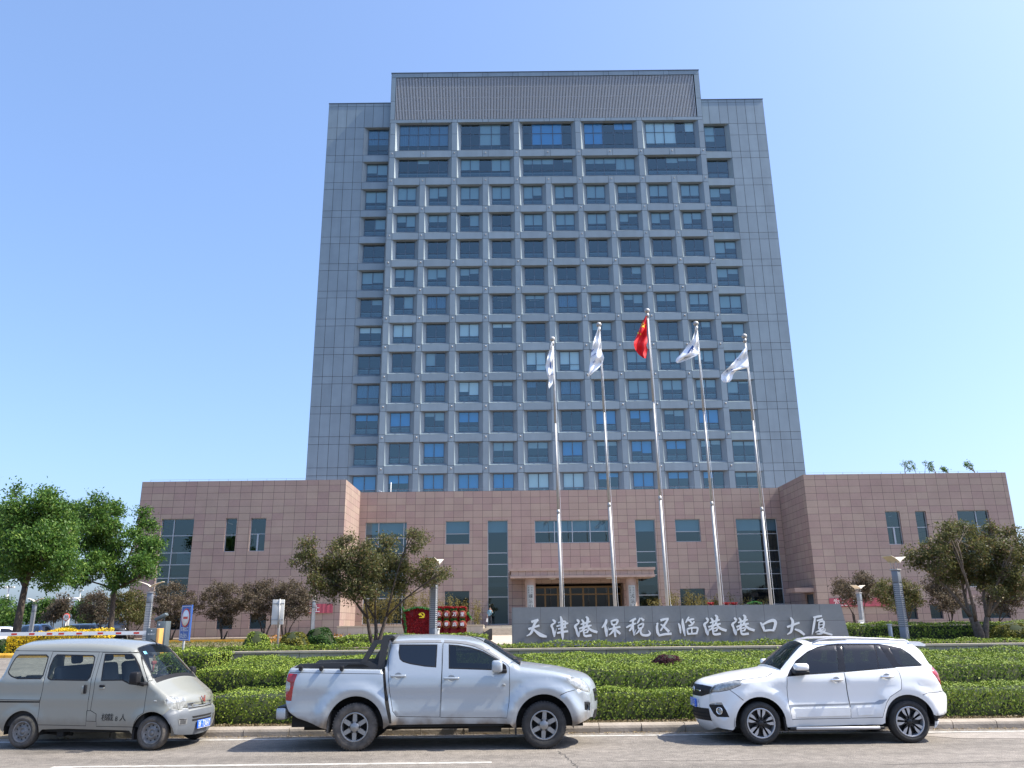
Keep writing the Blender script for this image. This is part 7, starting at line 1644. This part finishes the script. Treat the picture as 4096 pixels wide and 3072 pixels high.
# ================================================================ RED SHIP DISPLAY
YD = 61.5; D = lambda px, py, off=0.0: at(z4(px, py), YD - off); g0 = 1.08; p0 = D(700, 400)
t = thing('ship_display', 'red flower display shaped like a ship with a gold emblem and eight lettered discs', 'flower display', (p0.x, YD, g0)); O_ = (p0.x, YD, g0)
hull = [(262, 640), (235, 300), (208, 215), (245, 262), (300, 250), (360, 222), (430, 207), (520, 206), (600, 225), (680, 250), (760, 262), (1235, 262), (1330, 385), (1240, 460), (1240, 640)]
hp = [(D(*q).x, max(g0 - .02, D(*q).z)) for q in hull]
q = MB(O_); q.prism(hp, YD, YD + 1.0, lambda u, v, d: (u, d, v)); q.build('hull', M['crimson'], t)
q = MB(O_); dk = [(170, 390), (235, 350), (262, 640), (225, 640)]; q.prism([(D(*k).x, max(g0 - .02, D(*k).z)) for k in dk], YD + .3, YD + .9, lambda u, v, d: (u, d, v)); q.build('stern', M['crimson'], t)
C_ = []; N_ = 9000; xs_ = NR.uniform(min(k[0] for k in hp), max(k[0] for k in hp), N_); zs_ = NR.uniform(g0, max(k[1] for k in hp), N_); m_ = inpoly(xs_, zs_, hp); holes = [[(330, 260), (385, 255), (380, 370), (335, 330)], [(440, 258), (480, 262), (470, 300), (440, 290)], [(525, 255), (580, 258), (600, 280), (540, 300)]]
for h in holes: m_ &= ~inpoly(xs_, zs_, [(D(*k).x, D(*k).z) for k in h])
leaf_mesh('flowers', np.stack([xs_[m_], YD - .02 - NR.uniform(0, .05, m_.sum()), zs_[m_]], 1), .10, .6, M['flower_red'], t, O_, np.tile([0, -1., .2], (m_.sum(), 1)), .6)
def trim(line, w, n, nm, m): 
    P = []
    for (a, b) in zip(line, line[1:]):
        k = max(6, int(n * math.hypot(b[0] - a[0], b[1] - a[1]))); s = NR.uniform(0, 1, (k, 1)); A_, B_ = np.array(D(*a, .05)), np.array(D(*b, .05)); P.append(A_ * (1 - s) + B_ * s + NR.normal(size=(k, 3)) * np.array([w, .06, w]))
    P = np.concatenate(P); P = P[P[:, 2] > g0]; leaf_mesh(nm, P, .10, .5, M[m], t, O_)
trim([(200, 208), (245, 262), (300, 250), (360, 222), (430, 207), (520, 206), (600, 225), (690, 250)], .035, 2.2, 'green_trim', 'flower_green'); trim([(232, 300), (265, 640)], .05, 1.6, 'green_trim', 'flower_green'); trim([(1245, 275), (1290, 325), (1330, 388)], .04, 2.0, 'green_trim', 'flower_green')
def sickle(q):
    d0, d1 = .10, .06
    add_stroke(q, [(508, 292, 4), (548, 300, 12), (560, 335, 14), (535, 365, 14), (500, 368, 10), (478, 372, 8)], d0, d1, lambda x, y, d: D(x, y, d)); add_stroke(q, [(478, 330, 26), (505, 300, 20)], d0 + .004, d1, lambda x, y, d: D(x, y, d)); add_stroke(q, [(498, 312, 12), (558, 372, 14)], d0 + .008, d1, lambda x, y, d: D(x, y, d))
q = MB(O_); sickle(q); q.build('emblem', M['yellow'], t)
for i, (xc, x0, x1) in enumerate(((798, 750, 858), (924, 880, 980), (1058, 985, 1115), (1186, 1135, 1245))):
    q = MB(O_); a, b = D(x0, 205), D(x1, 205); q.box(a.x, b.x, YD - .22, YD + .3, g0, a.z, 0); q.build('column', M['crimson'], t)
    P = []; k = 900; P.append(np.stack([NR.uniform(a.x, b.x, k), NR.normal(YD - .1, .1, k), a.z + NR.normal(0, .03, k)], 1)); e = 500
    for xx in (a.x, b.x): P.append(np.stack([NR.normal(xx, .03, e), NR.normal(YD - .22, .03, e), NR.uniform(g0, a.z, e)], 1))
    leaf_mesh('flowers', np.concatenate(P), .09, .6, M['flower_red'], t, O_)
    for y0, y1 in ((225, 250), (385, 418)):
        k = 420; za, zb_ = D(xc, y0).z, D(xc, y1).z; leaf_mesh('greenery', np.stack([NR.uniform(a.x + .05, b.x - .05, k), NR.normal(YD - .24, .02, k), NR.uniform(zb_, za, k)], 1), .09, .5, M['flower_green'], t, O_)
    for yc, ch in ((315, '志在万里'[i]), (480, '勇攀高峰'[i])):
        c = D(xc, yc, .32); r_ = abs(D(xc + 62, yc, .32).x - c.x); q = MB(O_)
        q.lathe([(.001, 0), (r_ * .86, 0), (r_ * .86, .01)], 32, lambda x, y, d: (c.x + x, c.y - .03 + d, c.z + y), 0); n = 28; q.tube([(c.x + r_ * .93 * math.cos(2 * math.pi * k / n), c.y, c.z + r_ * .93 * math.sin(2 * math.pi * k / n)) for k in range(n + 1)], r_ * .09, 6, 1); q.lathe([(r_ * .95, 0), (r_ * .95, .2)], 28, lambda x, y, d: (c.x + x, c.y + d, c.z + y), 1)
        dsc = q.build('lettered_disc', [M['crimson'], M['disc_rim']], t)
        q = MB(O_)
        for dx in (-.013, 0, .013): put_text(q, ch, lambda u, v: (c.x + u + dx, c.y - .038 - dx * .1, c.z + v), h=r_ * .98, w=r_ * .98)
        q.build('character', M['white'], dsc)
for (x0, x1, lab, m) in ((405, 470, 'red flower box tip showing above the slate wall near the middle pole', 'flower_red'), (590, 662, 'red flower box tip above the slate wall, second of three', 'flower_red'), (690, 755, 'red flower box tip above the slate wall, last of three', 'flower_red'), (895, 1060, 'rounded green flower mound peeping over the slate wall', 'flower_green')):
    a, b = at(s7(x0, 12), 58), at(s7(x1, 12), 58); zc = a.z + .0; k = 700
    P = np.stack([NR.uniform(a.x, b.x, k), NR.normal(58, .15, k), np.zeros(k)], 1); s = (P[:, 0] - a.x) / (b.x - a.x); P[:, 2] = np.where(NR.uniform(size=k) < .5, zc + (.12 * np.sin(s * math.pi) if m != 'flower_red' else .03), NR.uniform(1.08, zc, k))
    ev = [(a.x + .04, 57.9, 1.06), (b.x - .04, 57.9, 1.06), (b.x - .04, 57.9, zc - .03), (a.x + .04, 57.9, zc - .03), (a.x + .04, 58.1, zc - .03), (b.x - .04, 58.1, zc - .03)]
    leaf_mesh('flower_planter', P, .10, .6, [M[m], M['crimson'] if m == 'flower_red' else M['hedge_core']], None, (a.x, 58, 1.06), None, .7, 0, (np.array(ev), [(0, 1, 2, 3), (3, 2, 5, 4)]), label=lab, cat='flower planter', group='flower boxes behind the slate wall')

# ================================================================ PERSON AT THE DOOR
YPn = 69.6; fp = at(z4(1637, 515), YPn); zf = 1.79; Hh = at(z4(1637, 200), YPn).z - zf; px = fp.x; s_ = Hh / 1.72
def sk(name, nodes, edges, parent, m, lv=1):
    me = bpy.data.meshes.new(name); me.from_pydata([(n[0], n[1], n[2]) for n in nodes], edges, []); o = bpy.data.objects.new(name, me); COL.objects.link(o)
    md = o.modifiers.new('skin', 'SKIN')
    for i, n in enumerate(nodes): me.skin_vertices[0].data[i].radius = (n[3], n[4] if len(n) > 4 else n[3]); me.skin_vertices[0].data[i].use_root = (i == 0)
    sb_ = o.modifiers.new('sub', 'SUBSURF'); sb_.levels = lv; sb_.render_levels = lv
    dg = bpy.context.evaluated_depsgraph_get(); dg.update(); m2 = bpy.data.meshes.new_from_object(o.evaluated_get(dg)); bpy.data.objects.remove(o)
    o = bpy.data.objects.new(name, m2); COL.objects.link(o); m2.materials.clear()
    for q in (m if isinstance(m, list) else [m]): m2.materials.append(q)
    for p_ in m2.polygons: p_.use_smooth = True
    o.parent = parent; return o
t = thing('person', 'person in light blue shirt and dark trousers raising one hand by the glazed door', 'person', (px, YPn, zf)); t.scale = (s_, s_, s_)
N_ = [(0, 0, .92, .15, .11), (0, .0, 1.12, .155, .11), (0, .0, 1.34, .185, .11), (0, .01, 1.47, .06), (0, 0, 1.55, .055), (.01, -.02, 1.63, .092, .10), (.01, -.01, 1.71, .06),
      (-.17, 0, 1.38, .06), (-.25, .02, 1.12, .048), (-.26, -.08, .86, .036), (-.26, -.11, .80, .038, .022), (-.26, -.12, .73, .028, .016),
      (.17, 0, 1.38, .06), (.27, -.05, 1.16, .048), (.20, -.17, 1.38, .036), (.14, -.19, 1.47, .036, .022), (.11, -.18, 1.54, .026, .016),
      (-.09, 0, .86, .095), (-.10, .03, .48, .065), (-.10, .06, .09, .045), (-.10, -.07, .03, .045, .03), (.09, 0, .86, .095), (.10, -.05, .48, .065), (.11, -.02, .09, .045), (.12, -.15, .03, .045, .03)]
E_ = [(0, 1), (1, 2), (2, 3), (3, 4), (4, 5), (5, 6), (2, 7), (7, 8), (8, 9), (9, 10), (10, 11), (2, 12), (12, 13), (13, 14), (14, 15), (15, 16), (0, 17), (17, 18), (18, 19), (19, 20), (0, 21), (21, 22), (22, 23), (23, 24)]
bd = sk('body', N_, E_, t, [M['skin'], M['shirt'], M['trousers'], M['black']], 2)
for p_ in bd.data.polygons:
    c = p_.center; arm = abs(c.x) > .2 and c.z > .6
    p_.material_index = 3 if c.z < .075 else (2 if c.z < .93 and not (arm and c.z > .62 and abs(c.x) > .215) else (1 if (c.z < 1.47 and not (arm and c.z < 1.10) and not (c.y < -.12 and c.z > 1.2)) else 0))
for (hx, hy, hz, dx, dz) in ((-.26, -.12, .74, 0, -1), (.11, -.18, 1.53, -.2, 1)):
    for k, l in enumerate((.07, .08, .085, .075)):
        ox = (k - 1.5) * .016; q = MB(); q.tube([(hx + ox, hy, hz), (hx + ox + dx * l * .5, hy - .012, hz + dz * l * .6), (hx + ox + dx * l, hy + .005, hz + dz * l)], [.009, .008, .006], 6); q.build('finger', M['skin'], t)
    q = MB(); q.tube([(hx + .03, hy - .01, hz - dz * .05), (hx + .055, hy - .03, hz), (hx + .055, hy - .03, hz + dz * .03)], [.011, .01, .007], 6); q.build('thumb', M['skin'], t)
q = MB(); q.ball((.01, .005, 1.665), .10, .112, .095, 14); q.v = [(a, b, max(c, 1.60 + .05 * (b < -.03))) for a, b, c in q.v]; q.build('hair', M['hair'], t)
q = MB(); q.tube([(-.12, -.115, 1.40), (.02, -.135, 1.15), (.18, -.08, .98)], .018, 6); q.bbox(.05, .22, -.14, -.06, .88, 1.02, .02); q.build('shoulder_strap', M['black'], t)
q = MB(); q.prism([(-.36, .38), (-.20, .34), (-.18, .66), (-.30, .70)], -.16, -.09, lambda u, v, d: (u, d, v)); q.tube([(-.31, -.125, .69), (-.26, -.125, .76), (-.2, -.125, .66)], .006, 5)
q.v = [(px + a * s_, YPn + b * s_, zf + c * s_) for a, b, c in q.v]; q.o = Vector((px - .27 * s_, YPn - .12 * s_, zf + .35 * s_)); q.build('paper_bag', M['white'], None, 'white paper bag held low by the person at the door', 'bag')

# ================================================================ DISTANCE AND SMALL THINGS
def mast(label, cr, px, ptop, Y, r, kind):
    p = at(cr(px, ptop), Y); g = .5; t = thing('light_mast', label, 'light mast', (p.x, Y, g), 0, 'light masts far beyond the car park'); q = MB((p.x, Y, g)); q.tube([(p.x, Y, g), (p.x, Y, p.z)], [r, r * .6], 8); q.build('pole', M['sign_grey'], t)
    q = MB((p.x, Y, g))
    for sx in (-1, 1): q.bbox(p.x + sx * r * 2.4 - r * 1.6, p.x + sx * r * 2.4 + r * 1.6, Y - r, Y + r, p.z - r * .6, p.z + r * .6, r * .2)
    q.build('lamp_head', M['white'] if kind else M['sign_grey'], t)
mast('pale light mast rising between the plum-coloured tree and the green far trees', z3, 895, 205, 150, .35, 1)
mast('thin grey light mast near the podium wing, seen between the two green trees', z3, 1022, 100, 190, .14, 0)
mast('grey light mast behind the tree cut by the picture edge', z3, 112, 60, 130, .22, 0)
# grass and weeds along the verge, fallen leaves in the gutter
def scatter(name, n, fx, size, asp, m, label, **k):
    P = fx(n); leaf_mesh(name, P, size, asp, m, None, (0, 0, 0), np.tile([0, 0, 1.], (len(P), 1)), k.get('sp', .5), label=label, kind='stuff')
scatter('fallen_leaves', 2600, lambda n: np.stack([NR.uniform(-9, 14, n), 16.5 - np.abs(NR.normal(0, .14, n)), .008 + NR.uniform(0, .012, n)], 1), .035, .5, foliage('dry_leaves', (.16, .11, .05), (.38, .29, .15), .1), 'dry leaves lying in the gutter along the kerb', sp=.25)
scatter('verge_litter', 5200, lambda n: np.stack([NR.uniform(-6.3, 14, n), 16.76 + np.abs(NR.normal(0, .12, n)), .155 + NR.uniform(0, .03, n)], 1), .05, .4, foliage('dry_litter', (.08, .06, .03), (.26, .20, .11), .1), 'dry leaf litter under the front of the kerb hedge', sp=.7)
def lawn(n):
    x = NR.uniform(-30, -8.2, n); y = NR.uniform(31.8, 52, n); z = np.array([gz(a, b) for a, b in zip(x, y)]); return np.stack([x, y, z + NR.uniform(0, .08, n)], 1)
scatter('grass', 9000, lawn, .16, .22, foliage('dry_grass', (.07, .085, .02), (.20, .20, .07), .3), 'patchy dry grass around the trees beyond the driveway', sp=1.5)
scatter('flower_bed', 900, lambda n: np.stack([NR.uniform(-14, -9.5, n), NR.uniform(44, 50, n), 1.25 + NR.uniform(-.15, .25, n)], 1), .12, .5, foliage('orange_flowers', (.10, .12, .03), (.45, .16, .02), .2), 'low orange flowers among weeds beyond the hedges', sp=1.2)
